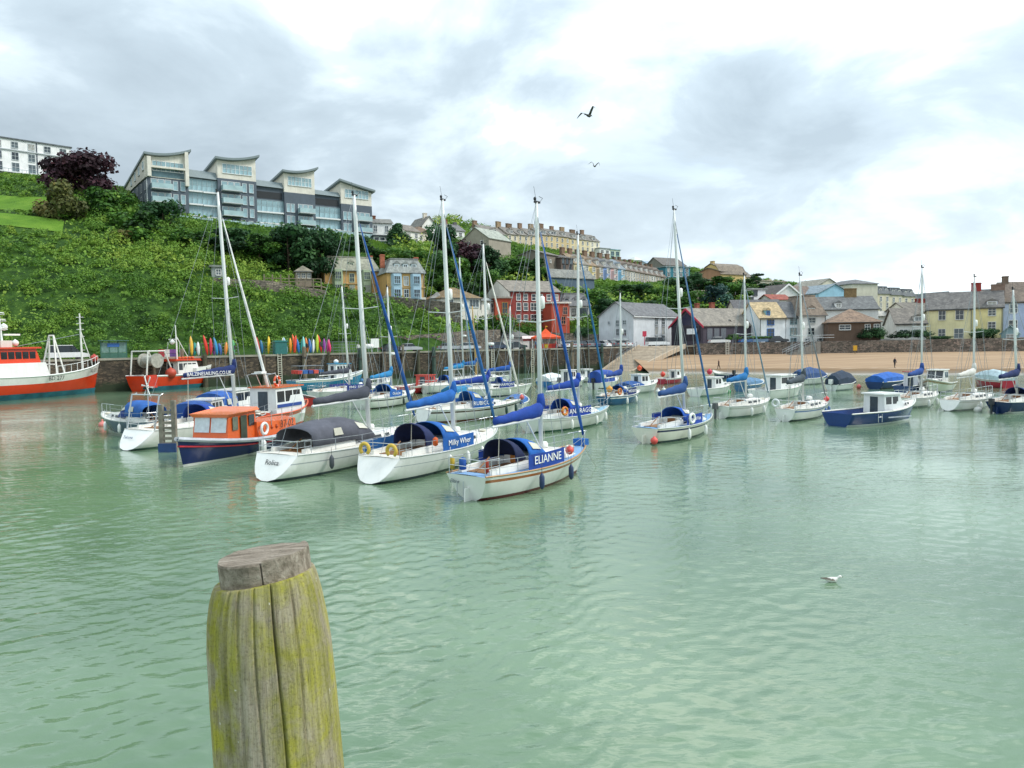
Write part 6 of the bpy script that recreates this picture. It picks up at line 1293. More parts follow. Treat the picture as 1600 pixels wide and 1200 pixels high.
motorboat('white motor sailer with a tall white wheelhouse facing the harbour', 1494, 1442, 612, 7.2, away=False, hull='#e9e6d9', stripe='#a58a68', cab=(-.16, .12, 1.55, '#ecebe4', '#f0efe9', 2), boot='#33406a', rails=True, fb=1.1)
motorboat('bright red boat under a pale blue-grey cover at the beach edge', 1582, 1527, 604, 6.0, away=True, hull='#b3283c', stripe='#e6e6e2', boot='#8f2033', cover=('#b9cdd2', 1.15), fb=1.1)
motorboat('white launch with tall sides moored by the quay left of the blue canopy boat', 864, 912, 605, 6.6, hull='#eeeeea', cab=(-.25, .0, 1.6, '#f0f0ee', '#f2f2f0', 2), cover=None, outb='#3b3f42')
motorboat('blue-bottomed boat under a silver-white cover below the quay ladders', 838, 880, 603, 6.0, hull='#3273ac', cover=('#d9e0e2', 1.0), boot='#24517c')
motorboat('small white cuddy boat moored at the foot of the slipway', 934, 905, 596, 5.2, hull='#f0f0ee', cab=(-.2, .18, 1.25, '#f2f2f0', '#f2f2f0', 3), boot='#3d4144')
motorboat('red and white potting boat moored against the quay behind RUBICON', 612, 690, 613, 8.6, hull='#a8282c', stripe='#e4d6c8', boot='#7c2024', cab=(.02, .2, 1.3, '#d4473a', '#d4473a', 2), name='fishing_boat', cat='fishing boat')
motorboat('dark red open workboat behind the orange-roofed wheelhouse boat', 492, 436, 632, 7.2, hull='#9c2a2c', stripe='#26221f', boot='#7a1f22', name='workboat', cat='workboat', decks='#8a3a30')
motorboat('small turquoise-covered launch between HARMONY and the red potting boat', 690, 738, 622, 5.6, hull='#e6e8e6', cover=('#2f7fae', .9), boot='#2c4a6c')
motorboat('little white open boat beside the turquoise fishing boat', 572, 610, 606, 5.0, hull='#ebece8', cab=(.0, .2, 1.1, '#eceeec', '#d8dad8', 1), boot='#5a6a70', outb='#2c2f33')
motorboat('pale grey launch with blue dodger just left of ANNRAGG', 786, 826, 640, 5.4, hull='#d9dcda', cover=('#3a6aa8', .7), boot='#55636a', outb='#33373b')
# navy and white day boat behind the timber ladder post
motorboat('navy-hulled white-topped day boat half hidden behind the orange-cabined boat', 262, 350, 672, 7.5, hull='#23407c', stripe='#e9e9e6', boot='#e6e6e2', cab=(-.1, .2, 1.5, '#eeeeea', '#f0f0ee', 3), canopy=(-.4, -.12, 1.4, '#2a559c'))
motorboat('white cabin cruiser with curved windscreen behind the lettered sail cover', 300, 405, 655, 8.4, hull='#eeefec', cab=(-.2, .22, 1.7, '#eef0ee', '#f0f0ee', 2), canopy=(-.46, -.2, 1.6, '#2d5ba5'), rails=True)

# ---- ex-lifeboat with orange cabin, navy hull
def oldlifeboat():
    L, B = 10.4, 3.2; c, h = place(482, 278, 708, L, B, False); rt = thing('lifeboat', 'old lifeboat with bright orange cabin and navy hull with a thin red line', 'boat', c, h, 'motor boats moored in the harbour')
    sd = 1 if Vector((-math.sin(h), math.cos(h))).dot(Vector((-c.x, -c.y))) > 0 else -1
    H_ = Hull(L, B, 1.45, .85, 1.0, .42, .3, .35, flare=.7, tm=.5, zk0=-.2, full=2.6); OR = '#e2662f'
    H_.build(rt, '#1f2c63', '#1f2c63', '#e8e6e4', '#6e2a2c', lo=.58, hi=.66)
    for s2 in (1, -1):
        MB().tube([(H_.x(t, H_.sheer(t) * .74), s2 * (H_.y(t, H_.sheer(t) * .74) + .02), H_.sheer(t) * .74) for t in [i / 20 for i in range(21)]], .05, 5).build('red_line', mat('#c8323e', .5), rt)
        MB().tube([(H_.x(t, 9), s2 * (H_.b(t) + .03), H_.sheer(t)) for t in [i / 20 for i in range(21)]], .12, 6).build('rubbing_strake', mat('#b9bcc4', .6, .15), rt)
    H_.deck(rt, mat('#b5b2aa', .7, .15), -.05)
    # orange casing running aft and the cabin forward of it
    r = []
    for x, w, hh in ((-4.9, .9, .55), (-4.2, 1.9, .7), (-2, 2.5, .85), (.35, 2.6, .95)):
        z = H_.sheer(H_.t_of(x)) - .05; r.append([(x, -w/2, z), (x, -w/2 * .96, z + hh), (x, 0, z + hh + .12), (x, w/2 * .96, z + hh), (x, w/2, z)])
    cs = MB().loft(r).build('engine_casing', gel(OR), rt)
    for i in range(3): ball(cs, (-.6 - .5 * i, sd * 1.26, 1.35), .09, '#a84524', 'rivet_cover')
    text('37-02', .62, cs, (-2.6, sd * 1.33, 1.42), (R(90), 0, math.pi if sd > 0 else 0), mat('#5a2d20', .6))
    z = .85; cw = 2.3
    cab = MB().prism([(.2, -cw/2, z), (.2, -cw/2 * .93, z + 1.62), (2.5, -cw/2 * .9, z + 1.57), (2.75, -cw/2 * .92, z)], [(.2, cw/2, z), (.2, cw/2 * .93, z + 1.62), (2.5, cw/2 * .9, z + 1.57), (2.75, cw/2 * .92, z)]).build('cabin', gel(OR), rt)
    MB().prism([(.05, -cw/2 - .1, z + 1.62), (2.75, -cw/2 - .05, z + 1.58), (2.75, cw/2 + .05, z + 1.58), (.05, cw/2 + .1, z + 1.62)], [(.1, -cw/2, z + 1.78), (2.65, -cw/2 + .1, z + 1.4), (2.65, cw/2 - .1, z + 1.4), (.1, cw/2, z + 1.78)]).build('roof', gel('#e87a45'), cab)
    for s2 in (1, -1):
        MB().box(.4, .9, min(s2 * 1.13, s2 * 1.15), max(s2 * 1.13, s2 * 1.15), z + .8, z + 1.4).build('window', DARKWIN, cab)
        MB().box(1.1, 1.65, min(s2 * 1.145, s2 * 1.16), max(s2 * 1.145, s2 * 1.16), z + .15, z + 1.42).build('doorway', mat('#3f4a3c', .4, .3), cab)
        MB().box(1.85, 2.3, min(s2 * 1.10, s2 * 1.13), max(s2 * 1.10, s2 * 1.13), z + .7, z + 1.4).build('window', mat('#6b7060', .15, .3), cab)
    for y0, y1 in ((-.95, -.05), (.05, .95)):
        q = [Vector((2.67, y0, z + .62)), Vector((2.67, y1, z + .62)), Vector((2.545, y1, z + 1.4)), Vector((2.545, y0, z + 1.4))]; MB().prism(q, [p + Vector((.03, 0, .003)) for p in q]).build('windscreen', mat('#cdd6da', .1, .15, spec=.8), cab)
    lifebuoy(rt, (.0, sd * 1.5, 1.4), '#ececea', False, 0, 0, .3, None)
    fender(rt, .6, sd * 1.78, .9, '#f0f0ec', .8, .17)
    for i in range(4): MB().tube([(-4.4 + i * 1.1, sd * 1.25, 1.3), (-4.4 + i * 1.1, sd * 1.25, 2.35)], .02, 5).build('stanchion', STEEL, rt)
    MB().tube([(-4.4, sd * 1.25, 2.3), (-1.1, sd * 1.25, 2.3)], .015, 5).build('guard_rail', STEEL, rt)
oldlifeboat()
# ---- white wheelhouse boat with orange roof
def orange_roof():
    L, B = 8.5, 3.0; c, h = place(352, 482, 668, L, B, True); rt = thing('fishing_boat', 'white wheelhouse boat with orange roof and an orange lifebuoy on top', 'fishing boat', c, h, 'motor boats moored in the harbour')
    sd = 1 if Vector((-math.sin(h), math.cos(h))).dot(Vector((-c.x, -c.y))) > 0 else -1
    H_ = Hull(L, B, 1.7, 1.15, 1.1, .86, .1, .7, flare=.95, zk0=-.2); H_.build(rt, '#e8e8e4', '#c9562f', '#b54a2c', '#7a3a2a', lo=.78, hi=.95); H_.rail(rt, mat('#d65a2e', .5), .06, 'gunwale'); H_.deck(rt, mat('#a9a294', .8, .15), -.25)
    w = wheelhouse(rt, -1.6, 2.0, 2.2, .9, 2.05, '#e9ebea', '#d86a3a', 3)
    lifebuoy(w, (-.4, sd * .4, 3.4), '#d65a34', False, 0, 0, .33, '#e9e9e6')
    MB().box(-1.5, 1.6, sd * 1.115 - .02, sd * 1.115 + .02, 1.55, 1.78).build('name_board', mat('#2b4a94', .6), w)
    b = MB()
    for y in (.8, -.8): b.tube([(-1.7, y, 2.95), (-2.2, y, 3.9), (-1.2, y, 4.0), (-.6, y, 3.05)], .035, 5)
    b.tube([(-1.7, .8, 3.97), (-1.7, -.8, 3.97)], .035, 5); b.build('gantry', STEEL, rt)
    MB().box(-2.1, -1.5, -.3, .3, 4.0, 4.14).build('radar_scanner', WHITE, rt)
    rng = random.Random(3)
    for i in range(12):
        x, y = rng.uniform(-3.8, -1.9), rng.uniform(-1.0, 1.0); cc = rng.choice(['#2f6b52', '#8c5a3a', '#3a5a78', '#4a4038', '#a8442e'])
        MB().lathe([(.03, 0), (.3, .04), (.32, .22), (.22, .36), (.03, .4)], 8, (x, y, .92)).build('pot', mat(cc, .9, .25), rt)
orange_roof()
# ---- blue potting boat by the quay
def blue_potter():
    L, B = 10.5, 3.4; c, h = place(448, 568, 608, L, B, True); rt = thing('fishing_boat', 'turquoise fishing boat with white wheelhouse and blue roof against the quay wall', 'fishing boat', c, h, 'fishing boats along the quay')
    sd = 1 if Vector((-math.sin(h), math.cos(h))).dot(Vector((-c.x, -c.y))) > 0 else -1; TQ = '#2b86ae'
    H_ = Hull(L, B, 2.3, 1.35, 1.3, .88, .1, .9, flare=.95, zk0=-.2); H_.build(rt, TQ, '#e9ece9', '#2b5f86', '#20384a', lo=.8, hi=.96); H_.rail(rt, WHITE, .07, 'gunwale'); H_.deck(rt, mat('#8a9aa0', .8, .15), -.3)
    wheelhouse(rt, .6, 2.9, 2.4, 1.2, 2.1, '#eceeec', '#2f93bd', 4); MB().lathe([(.05, 0), (.3, .05), (.34, .3), (.1, .5)], 12, (1.2, 0, 3.42)).build('life_raft', WHITE, rt, smooth=True)
    b = MB()
    for y in (1.2, -1.2): b.tube([(-4.6, y, 1.2), (-4.6, y, 3.2), (-1.2, y, 3.2), (-1.2, y, 1.2)], .045, 5)
    for x in (-4.6, -3.4, -2.3, -1.2): b.tube([(x, 1.2, 3.2), (x, -1.2, 3.2)], .03, 5)
    b.build('pot_frame', mat('#6f757a', .5, metal=.4), rt)
    for i in range(10):
        cc = ['#c23b35', '#3566a8', '#3b4a8c', '#d2564a', '#2e5f8f'][i % 5]; MB().box(-4.7 + (i % 5) * .75, -4.1 + (i % 5) * .75, -1.0 + (i // 5) * 1.1, -.1 + (i // 5) * 1.1, 2.2, 2.65).build('fish_box', mat(cc, .6, .1), rt)
    ball(rt, (4.2, sd * 1.5, .9), .35, '#3a6f9f')
blue_potter()
# ---- trawlers at the left
def trawler(label, num, xs, xb, py, L, B, fb, base, mastx, big):
    c, h = place(xs, xb, py, L, B, True) if big else place(xs, xb, py, L, B, True)
    rt = thing('trawler', label, 'trawler', c, h, 'fishing boats along the quay'); sd = 1 if Vector((-math.sin(h), math.cos(h))).dot(Vector((-c.x, -c.y))) > 0 else -1
    RED = '#e0421e'; H_ = Hull(L, B, 3.9 * fb, 2.5 * fb, 2.6 * fb, .85, .2, .8, flare=.8, tm=.5, zk0=-.3, full=3.0, keel=1.0)
    H_.build(rt, RED, '#eceae4', '#e8e4dc' if big else RED, '#2f6f72', lo=.66 if big else .93, hi=.995)
    # weathered blue-green antifouling above the waterline
    rings = []
    for i in range(31):
        t = i / 30; z0, z1 = -.1, (.62 if big else .75) * fb; rings.append([(H_.x(t, z0), sd * (H_.y(t, z0) + .035), z0), (H_.x(t, z1), sd * (H_.y(t, z1) + .035), z1)])
    MB().loft(rings, False, (False, False)).build('antifouling_band', mat('#2e7382', .8, .35, .5, streak=.5), rt, smooth=True)
    H_.rail(rt, WHITE, .09, 'gunwale'); H_.deck(rt, mat('#7d8a78', .8, .2), -1.0 * fb)
    K = mat('#26262a', .6)
    def hulltext(t, zf, size):
        z = H_.sheer(t) * zf; zt = z + size * .5; p = Vector((H_.x(t, z), sd * (H_.y(t, zt) + .16), z)); q = Vector((H_.x(t + .06, z), sd * (H_.y(t + .06, zt) + .16), z)); r_ = Vector((H_.x(t - .06, z), sd * (H_.y(t - .06, zt) + .16), z)); p = p + (q - p) * 0; q = q - r_ + p; d = q - p
        text(num, size, rt, p, (R(90), 0, math.atan2(d.y, d.x) + (math.pi if sd > 0 else 0)), K, shear=.12)
    return rt, H_, sd, hulltext
def big_trawler():
    rt, H_, sd, tx = trawler('large red and white trawler BD 277 moored at the far left', 'BD 277', -96, 160, 621, 19.5, 6.0, 1.06, None, None, True); RED = '#e0451f'
    tx(.53, .84, .72); tx(.86, .84, .66)
    zd = 1.7
    w = MB().prism([(-6.0, -2.1, zd), (-6.0, -1.95, zd + 2.6), (.2, -1.9, zd + 2.6), (.9, -2.0, zd)], [(-6.0, 2.1, zd), (-6.0, 1.95, zd + 2.6), (.2, 1.9, zd + 2.6), (.9, 2.0, zd)]).build('shelter_deck', gel('#eceae6'), rt)
    wh_ = MB().prism([(-5.6, -1.7, zd + 2.603), (-5.6, -1.6, zd + 4.3), (-.8, -1.6, zd + 4.3), (-.3, -1.7, zd + 2.603)], [(-5.6, 1.7, zd + 2.603), (-5.6, 1.6, zd + 4.3), (-.8, 1.6, zd + 4.3), (-.3, 1.7, zd + 2.603)]).build('wheelhouse', gel(RED), rt)
    for s2 in (1, -1):
        for i in range(5): MB().box(-5.3 + i * .9, -4.55 + i * .9, min(s2 * 1.64, s2 * 1.69), max(s2 * 1.64, s2 * 1.69), zd + 3.1, zd + 3.95).build('window', DARKWIN, wh_)
    for i in range(3):
        q = [Vector((-.42, -1.4 + i * .98, zd + 3.1)), Vector((-.42, -.55 + i * .98, zd + 3.1)), Vector((-.64, -.55 + i * .98, zd + 3.95)), Vector((-.64, -1.4 + i * .98, zd + 3.95))]; MB().prism(q, [p + Vector((.05, 0, 0)) for p in q]).build('window', DARKWIN, wh_)
    MB().box(-6.0, -.3, -1.9, 1.9, zd + 4.303, zd + 4.5).build('roof', gel('#d8492c'), wh_)
    MB().box(-4.6, -3.2, -.8, .8, zd + 4.503, zd + 5.3).build('roof_box', gel('#d8d4cc'), wh_)
    b = MB(); b.tube([(-3.8, 0, zd + 4.5), (-4.1, 0, zd + 9.0)], [.14, .08], 7)
    for z_, l_ in ((6.6, 1.2), (7.6, 1.0), (8.4, .8)): b.tube([(-4, -l_, zd + z_), (-4, l_, zd + z_)], .05, 5); b.tube([(-4 - l_ * .6, 0, zd + z_ + .2), (-4 + l_ * .7, 0, zd + z_ + .2)], .05, 5)
    b.build('aerial_mast', WHITE, rt)
    for p, r_ in (((-3.3, .3, zd + 6.9), .42), ((-4.6, -.5, zd + 7.9), .26), ((-2.2, 0, zd + 5.0), .4)): ball(rt, p, r_, '#eceeea', 'satellite_dome')
    for x, hh in ((-5.2, 8.0), (-4.5, 12.5), (-5.8, 6.5)): MB().tube([(x, .8, zd + 4.5), (x - .3, .8, zd + 4.5 + hh)], .035, 5).build('whip_aerial', WHITE, rt)
    MB().box(-3.6, -1.6, -.12, .12, zd + 5.9, zd + 6.1).build('radar_scanner', WHITE, rt)
    b = MB()
    for x in (2.0, 3.3):
        for y in (1.5, -1.5): b.tube([(x, y, 1.9), (2.65, y * .25, 7.6)], .1, 6)
    b.tube([(1.9, -1.2, 4.0), (1.9, 1.2, 4.0)], .08, 5); b.tube([(2.65, -.4, 7.6), (2.65, .4, 7.6)], .1, 6); b.build('tripod_gantry', mat('#eceae2', .5, .1), rt)
    b = MB().tube([(7.0, 0, 2.2), (6.9, 0, 10.5)], [.15, .09], 7).tube([(8.6, 0, 3.5), (6.95, 0, 8.2)], .06, 5)
    for z_ in (8.4, 9.2, 10.0): b.tube([(6.9, -.6, z_), (6.9, .6, z_)], .05, 5)
    for z_ in range(6): b.tube([(6.95, 0, 3 + z_ * .9), (7.5, 0, 3 + z_ * .9)], .03, 4)
    b.build('foremast', mat('#eceae2', .5, .1), rt)
    MB().tube([(6.9, 0, 7.8), (-3.8, 0, 6.0)], .03, 4).build('wire', WIRE, rt)
    b = MB()
    for i in range(9):
        t = .55 + i * .05; p = Vector((H_.x(t, 9), sd * (H_.b(t) - .1), H_.sheer(t))); b.tube([p, p + Vector((0, 0, 1.0))], .03, 5)
    b.tube([Vector((H_.x(t, 9), sd * (H_.b(t) - .1), H_.sheer(t) + 1.0)) for t in [.55 + i * .05 for i in range(9)]], .03, 5); b.build('deck_rail', WHITE, rt)
    MB().box(-9.2, -6.3, -1.9, 1.9, 1.9, 4.2).build('net_drum_housing', gel(RED), rt)
    ball(rt, (8.6, sd * .3, 4.6), .5, '#b8463a', 'net_float')
def small_trawler():
    rt, H_, sd, tx = trawler('smaller red trawler BD 207 with a white bow moored beside the quay', 'BD 207', 198, 342, 607, 14.2, 4.4, .80, None, None, False); RED = '#cf3d26'
    tx(.47, .78, .85)
    # white raised bulwark at the bow with the number
    rings = []
    for i in range(13):
        t = .58 + .415 * i / 12; z0 = H_.sheer(t) * .86; z1 = H_.sheer(t) + .75
        rings.append([(H_.x(t, z0), sd * (H_.y(t, z0) + .05), z0), (H_.x(t, 9) + .05, sd * (H_.b(t) + .05), z1), (H_.x(t, 9) + .05, -sd * (H_.b(t) + .05), z1), (H_.x(t, z0), -sd * (H_.y(t, z0) + .05), z0)])
    MB().loft(rings, True, (True, True)).build('whaleback', gel('#eeece6'), rt); tx(.8, 1.0, .7)
    w = wheelhouse(rt, -1.4, 2.2, 3.2, 1.4, 2.5, '#e6e4de', '#d4432c', 4, overhang=.5)
    MB().box(-1.9, 2.4, -1.75, 1.75, 4.0, 4.2).build('roof', gel('#d8492c'), w)
    b = MB().tube([(-.2, 0, 4.2), (-.3, 0, 9.0)], [.12, .06], 6).tube([(1.8, 0, 4.2), (-.2, 0, 7.4)], .06, 5).tube([(-.8, -.9, 7.0), (-.8, .9, 7.0)], .05, 5)
    for x in (-1.2, .4, .8): b.tube([(x, .6, 4.2), (x, .6, 6.6)], .03, 4)
    b.build('aerial_mast', WHITE, rt); ball(rt, (-.9, 0, 6.6), .35, '#e6e6e2', 'satellite_dome')
    g = MB()
    for y in (1.6, -1.6): g.tube([(-6.6, y, 1.5), (-6.2, y, 5.4)], .1, 6).tube([(-6.2, y, 5.4), (-3.6, y, 5.4), (-2.4, y, 2.5)], .1, 6)
    g.tube([(-6.2, 1.6, 5.4), (-6.2, -1.6, 5.4)], .1, 6); g.tube([(-3.6, 1.6, 5.4), (-3.6, -1.6, 5.4)], .1, 6); g.build('stern_gantry', mat('#e4e2da', .5, .1), rt)
    d = MB(); r = []
    for y, rr in ((-1.4, 1.0), (-1.2, 1.0), (-1.15, .7), (1.15, .7), (1.2, 1.0), (1.4, 1.0)): r.append([(-4.6 + rr * math.cos(k * math.pi / 8), y, 4.1 + rr * math.sin(k * math.pi / 8)) for k in range(16)])
    d.loft(r); d.build('net_drum', mat('#a9a79c', .7, .2), rt)
    ball(rt, (-3.0, sd * 2.0, 2.3), .75, '#b8452f', 'net_bundle')
    for i in range(5): MB().lathe([(.02, 0), (.22, .08), (.22, .25), (.02, .34)], 8, (-.8 + i * .55, sd * 1.2, 4.22)).build('float', mat('#d86a3c', .6), rt)
    MB().box(-6.9, -5.4, sd * 2.05 - .15, sd * 2.05 + .15, .5, 2.2).build('trawl_door', mat('#c93a26', .6, .15), rt)
big_trawler(); small_trawler()
# ---------------------------------------------------------------- quay furniture, vehicles, people, birds
def quay_pt(px, back=0.0, z=QZ):
    d = ray(px, 550); k = d.x / d.y
    for (a, b), (c, e) in zip(QUAY, QUAY[1:]):
        den = (c - a) - k * (e - b)
        if abs(den) < 1e-6: continue
        s = (k * b - a) / den
        if 0 <= s <= 1:
            t = Vector((c - a, e - b)).normalized(); n = Vector((-t.y, t.x)); y = b + s * (e - b); p = Vector((k * y, y)) ; q = p + Vector((k, 1)).normalized() * back
            return Vector((q.x, q.y, z)), math.atan2(t.y, t.x)
    return None, 0
# fender piles along the wall
FP = [238, 283, 318, 362, 410, 474, 512, 561, 598, 628, 652, 676, 706, 742, 776, 818, 857, 892, 918, 938]
names_fp = ['left of the red trawler stern', 'between the red trawler and the kayaks', 'under the first kayaks', 'behind the lettered sail cover mast', 'below the red kayak pair', 'right of the teal box', 'below the pink kayaks', 'behind the charcoal yacht mast', 'right of the white notice board', 'behind the turquoise sail cover', 'left of the second tall mast', 'near the second tall mast', 'right of the second tall mast', 'beside the varnished mast', 'beside the first ladder of the car park', 'beside the second car park ladder', 'below the orange tent', 'beside the third car park ladder', 'left of the slipway head', 'at the slipway head']
for i, px in enumerate(FP):
    p, a = quay_pt(px); w = .2 + .06 * (i % 3); dk = ('#6b5f50', '#7d7262', '#54503f', '#45574f')[i % 4]; h = QZ + (.15, .9, .4, 1.3)[(i * 7) % 4]
    n = Vector((math.sin(a), -math.cos(a), 0)) * .42; q = p + n
    rt = thing('fender_pile', 'upright timber fender pile on the quay wall ' + names_fp[i], 'timber pile', (q.x, q.y, -1.5), a, 'fender piles along the quay wall')
    MB().loft([[(w * s * math.cos(k * math.pi / 4 + .39), w * s * math.sin(k * math.pi / 4 + .39), z) for k in range(8)] for z, s in ((0, 1.15), (2, 1.1), (h + 1.3, 1.0), (h + 1.5, .8))]).build('shaft', mat(dk, .9, .3, 1.2, streak=.5, bump=.4), rt)
    if i % 2: MB().box(-w - .06, w + .06, -w - .08, w + .3, h - .3, h - .12).build('iron_strap', mat('#3c3733', .7), rt)
LD = [(436, 'white ladder down the quay wall below the teal box'), (769, 'pale ladder on the quay wall left of the orange tent'), (831, 'pale ladder on the quay wall under the orange tent'), (886, 'pale ladder on the quay wall below the parked cars')]
for px, d in LD:
    p, a = quay_pt(px); n = Vector((math.sin(a), -math.cos(a), 0)) * .22; q = p + n; rt = thing('wall_ladder', d, 'ladder', (q.x, q.y, 0), a, 'ladders on the quay wall'); LM = mat('#c9c5b4', .6, .15)
    for x in (-.28, .28): MB().box(x - .05, x + .05, -.05, .05, -.3, QZ + .25).build('rail', LM, rt)
    for k in range(13): MB().box(-.23, .23, -.04, .04, .2 + k * .33, .29 + k * .33).build('rung', LM, rt)
sp_ = Vector((44.0, 157.3, 2.2)); rt = thing('wall_ladder', 'white ladder on the sea wall right of the lifeboat house', 'ladder', (44.0, 156.6, 2.0), 0, 'ladders on the quay wall')
for x in (-.3, .3): MB().box(x - .05, x + .05, -.05, .05, 0, 3.6).build('rail', mat('#d4d2c6', .6), rt)
for k in range(9): MB().box(-.25, .25, -.04, .04, .3 + k * .36, .4 + k * .36).build('rung', mat('#d4d2c6', .6), rt)
# kayaks racked on end
def kayak_mesh():
    r = []
    for i in range(13):
        u = i / 12; w = .27 * math.sin(math.pi * u) ** .62 + .012; t = .2 * math.sin(math.pi * u) ** .5 + .01; z = 3.3 * u
        r.append([(w * math.cos(k * math.pi / 5), t * math.sin(k * math.pi / 5) + .12 * (2 * u - 1) ** 2, z) for k in range(10)])
    o = MB().loft(r).build('hull', WHITE, smooth=True); me = o.data; bpy.data.objects.remove(o)
    o = MB().loft([[(.22 * math.cos(k * math.pi / 6) * s, -.205 - .012 * j, 1.55 + .5 * math.sin(k * math.pi / 6) * s) for k in range(12)] for j, s in ((0, 1), (1, .9))]).build('seat_well', RUBBER); m2 = o.data; bpy.data.objects.remove(o); return me, m2
KM, KW = kayak_mesh()
KY = [(300, '#e3b13a', 'yellow', 1.05), (304.5, '#1f8f86', 'teal', .72), (310, '#dcdfdc', 'off-white', .74), (325, '#d63a2a', 'red', 1.1), (329.5, '#c2303c', 'crimson', .95), (334, '#7a3f8c', 'purple', .7), (340, '#2f8fc0', 'sky blue', .98), (345, '#2e5fa8', 'blue', .66), (352, '#e08a35', 'orange', .72),
      (366, '#3f9f5a', 'green', .85), (405, '#c23a30', 'red', .98), (410, '#2a6f9a', 'steel blue', .8), (420, '#ecc531', 'yellow', 1.02), (442, '#e2e0c8', 'cream', .9), (449, '#9fc0d4', 'pale blue', .95), (454, '#ec9a2c', 'orange', .9), (459, '#e0482e', 'red', 1.05), (462.5, '#ee6b3a', 'coral', 1.1), (467, '#2574b8', 'blue', .85),
      (471, '#2a9a8a', 'teal', .8), (475.5, '#86c8c4', 'aqua', .98), (481, '#e47a2e', 'orange', .92), (486, '#2b6ab0', 'blue', .85), (489.5, '#eef0ee', 'white', .82), (495.5, '#b5cc3c', 'lime', 1.08), (503, '#d8302c', 'red', 1.08), (507, '#8a3a94', 'purple', .85), (511.5, '#c23a86', 'magenta', .82), (516.5, '#d83a6e', 'pink', .75)]
for i, (px, c_, nm, s) in enumerate(KY):
    p, a = quay_pt(px, 1.6 + .25 * (i % 2), QZ + .2)
    rt = thing('kayak', f'{nm} kayak standing on end on the quay, {ordn(i)} of the row from the left', 'kayak', p, a + .4 * math.sin(i * 2.3), 'kayaks racked along the quay'); rt.rotation_euler = (R(-6), R(8 * math.sin(i * 1.7)), a + .5 * math.sin(i * 2.3)); rt.scale = (.9, .9, s * .86)
    h_ = link('hull', KM, rt); h_.material_slots[0].link = 'OBJECT'; h_.material_slots[0].material = mat(c_, .4, .08); (link('seat_well', KW, rt) if i % 4 == 1 else None)
def quay_fence(p0, p1, d):
    P = [quay_pt(p0 + (p1 - p0) * i / 12, 2.6, QZ + .02)[0] for i in range(13)]; rt = thing('mesh_fence', d, 'fence', P[0]); F = mat('#6d7a78', .6, .1)
    for q in P:
        q = q - P[0]; MB().box(q.x - .05, q.x + .05, q.y - .05, q.y + .05, 0, 2.0).build('post', F, rt)
    for h in (.1, .55, 1.0, 1.45, 1.95): MB().tube([q - P[0] + Vector((0, 0, h)) for q in P], .035, 4).build('rail', F, rt)
quay_fence(296, 372, 'grey fence behind the left cluster of kayaks'); quay_fence(400, 560, 'grey fence behind the long row of kayaks')
p, a = quay_pt(438, 0.5, QZ + .2); rt = thing('storage_box', 'teal upright storage box above the white quay ladder', 'box', p, a); MB().box(-.9, .9, -.7, .7, 0, 1.9).build('body', mat('#2f6f6c', .6, .12), rt); MB().box(-1, 1, -.8, .8, 1.903, 2.1).build('lid', mat('#3b8480', .5), rt)
p, a = quay_pt(586, 1.2, QZ + .02); rt = thing('notice_board', 'white notice board on the quay right of the charcoal yacht mast', 'notice board', p, a); MB().box(-.7, .7, -.06, .06, .9, 2.4).build('panel', WHITE, rt); MB().box(-.6, -.5, .065, .17, 0, 2.2).build('post', STEEL, rt); MB().box(.5, .6, .065, .17, 0, 2.2).build('post', STEEL, rt)
p, a = quay_pt(178, 1.6, QZ + .02); rt = thing('shelter', 'green glazed quayside shelter with a blue notice behind the trawlers', 'shelter', p, a)
for x in (-1.6, -.55, .55, 1.6): MB().box(x - .06, x + .06, -.06, .06, 0, 2.5).build('post', mat('#3f6b5c', .6), rt)
for x in (-1.08, 0, 1.08): MB().box(x - .47, x + .47, -.02, .02, .9, 2.3).build('pane', mat('#6f8f86', .1, .2), rt); MB().box(x - .47, x + .47, -.03, .03, .05, .85).build('panel', mat('#3f6b5c', .6), rt)
MB().box(-1.8, 1.8, -.6, .6, 2.503, 2.6).build('roof', mat('#4a6f64', .6), rt); MB().box(-.8, .7, -.1, -.035, 1.7, 2.15).build('notice', mat('#3d6fb8', .5), rt)
for i, c_ in enumerate(('#c23a46', '#e0dcd4', '#6a4a8c', '#b8404a', '#d9d4cc', '#7a4a90')):
    p, a = quay_pt(255 + 7.5 * (i % 3), 1.5, QZ + .03 + .62 * (i // 3)); rt = tag(MB().box(-.55, .55, -.4, .4, 0, .08).box(-.55, -.48, -.4, .4, .083, .58).box(.48, .55, -.4, .4, .083, .58).box(-.477, .477, -.4, -.33, .083, .58).box(-.477, .477, .33, .4, .083, .58).build('fish_crate', mat(c_, .6, .1), None, p), ('red', 'white', 'purple')[i % 3] + (' fish crate at the bottom of the quay stack behind the red trawler' if i < 3 else ' fish crate on top of the quay stack behind the red trawler'), 'crate', 'fish crates stacked on the quay'); rt.rotation_euler.z = a
